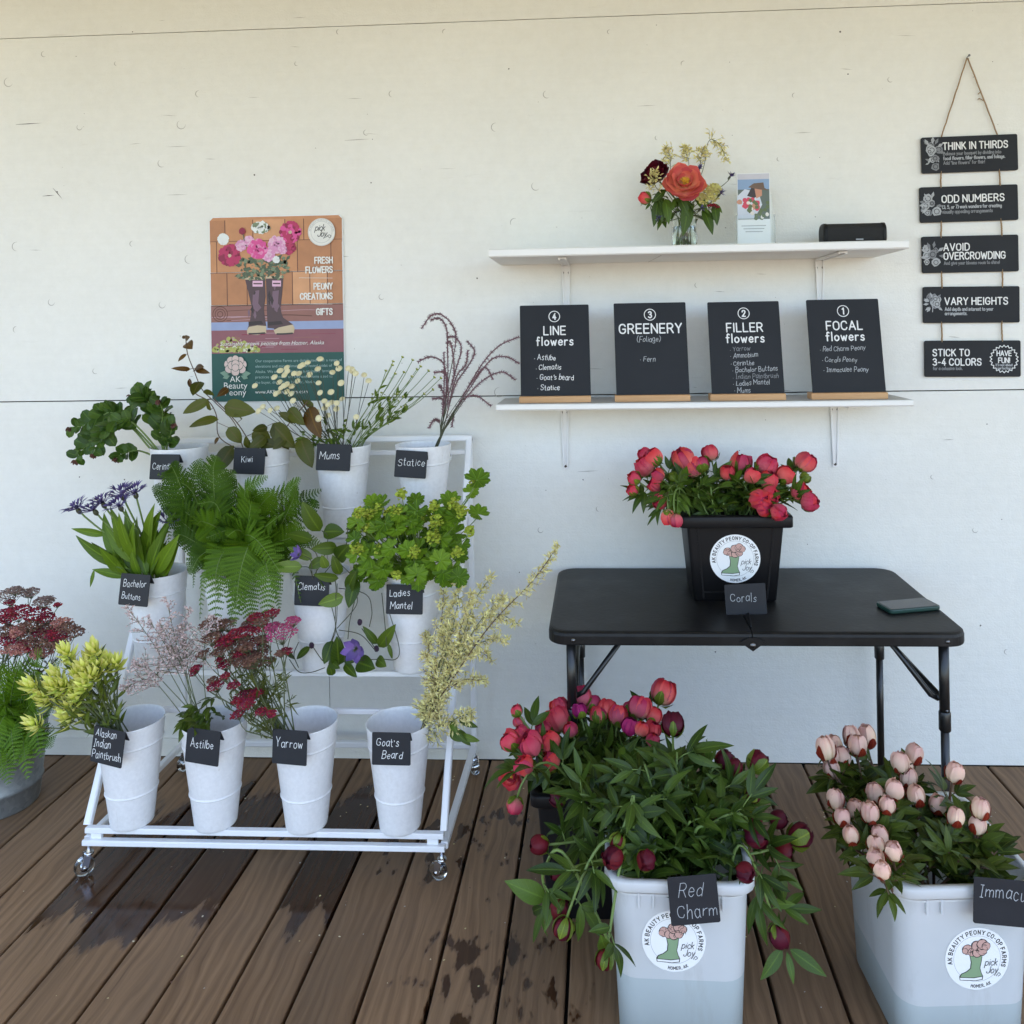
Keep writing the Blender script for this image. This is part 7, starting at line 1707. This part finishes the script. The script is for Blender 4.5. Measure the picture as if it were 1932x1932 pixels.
for (x, y, lb) in ((1078,215,'blue bachelor button reaching out to the leaflet holder'),(950,355,'violet bachelor button low in front of the vase'),(1035,290,'small blue bachelor button behind the yellow yarrow'),(775,395,'wilted violet bachelor button hanging left of the vase'),(945,185,'small violet bachelor button behind the coral peony')):
    t = P(*cG(x, y), y=-.20 if y > 250 else -.16); o, ax, m_ = vstem(lb, 'flower stem', t, 'bachelor_button_stem', .0014, None, 'stemol'); mp = MB(); e1, e2 = perp(ax)
    for k in range(22):
        ph = R.uniform(0, 6.28); q = R.uniform(.3, 1.3); d = ax*math.cos(q)+(e1*math.cos(ph)+e2*math.sin(ph))*math.sin(q); L = R.uniform(.014, .024); mp.leaf(t, t+d*L, .0042, ax+rv(.3), M['bachfl'], segs=3)
    mp.lathe(t-ax*.008, [(.001, -.004), (.004, 0), (.0035, .008)], M['stemdk'], 8, ax); mp.build('flower', o)
for (b2, t2, lb) in (((900,320),(875,470),'broad leaf drooping in front of the vase'),((960,350),(1003,465),'long green leaf hanging at the right of the vase'),((840,310),(830,360),'short leaf under the coral peony in the vase'),((1010,330),(1022,425),'narrow leaf hanging farthest right from the vase'),((770,310),(750,430),'long leaf hanging at the left of the vase'),((800,270),(740,330),'pale leaf under the maroon peony in the vase'),((780,320),(785,410),'dark leaf hanging close to the left of the jar'),((860,300),(905,395),'dark leaf in the middle below the coral peony'),((930,310),(985,375),'broad leaf below the yellow yarrow in the vase'),((800,310),(815,420),'narrow dark leaf hanging over the jar rim')):
    A, B = P(*cG(*b2), y=-.19), P(*cG(*t2), y=-.205); o = thing('leaf_sprig', 'green '+lb, 'leaf', vm, 'cut flowers in the glass vase')
    mb = MB(); mb.tube(smooth([vm-UP*.08+rv(.01), vm+rv(.01), A], 5), .0013, M['stem'], 5); mb.build('stem', o)
    mb = MB(); mb.leaf(A, B, (B-A).length*.36, TOCAM+rv(.3), M['peonyleaf2'], .06, .15); mb.leaf(A, A.lerp(B, .6)+V((.02, 0, .01)), (B-A).length*.2, TOCAM+rv(.4), M['peonyleaf2'], .05, .15); mb.build('foliage', o)

for dx, dz, lb in ((-.06, .01, 'leafy peony sprig at the left of the jar mouth'), (.05, .0, 'leafy peony sprig at the right of the jar mouth'), (-.02, .03, 'leafy peony sprig behind the coral bloom'), (.03, .05, 'leafy peony sprig rising behind the yellow yarrow'), (-.07, .07, 'leafy peony sprig behind the maroon peony')):
    o = thing('leaf_sprig', 'dark green '+lb, 'leaf', vm, 'cut flowers in the glass vase'); t = vm+V((dx, -.02+R.uniform(-.01, .03), dz)); mb = MB(); mb.tube(smooth([vm-UP*.085+V((dx*.3, 0, 0)), vm+V((dx*.3, -.005, 0)), t], 5), .0014, M['stem'], 5); mb.build('stem', o)
    mb = MB()
    for k in range(3): compound(mb, t, V((dx*6, -.4, -.35+k*.35))+rv(.4), .048, M['peonyleaf2'], M['stem'], .36)
    mb.build('foliage', o)

# --- specks on the deck: fallen petals and crumbs
mb = MB()
for i in range(150):
    x, y = R.uniform(-1.6, 1.2), R.uniform(-1.15, -.05)
    r = R.uniform(.0012, .0038); a = R.uniform(0, 6); c = V((x, y, .0022))
    mb.add([c+V((math.cos(a+q)*r*k_, math.sin(a+q)*r*k_, R.uniform(0, .001))) for q, k_ in ((0, 1), (1.2, .6), (2.6, 1), (4, .7), (5.2, .8))], [(0, 1, 2, 3, 4)], M[R.choice(['mum', 'goat', 'mark', 'goat', 'yardull'])], [(0, .8, R.random())]*5)
tag(mb.build('fallen_petals'), 'tiny pale petal crumbs scattered over the deck boards', 'petals', kind='stuff')
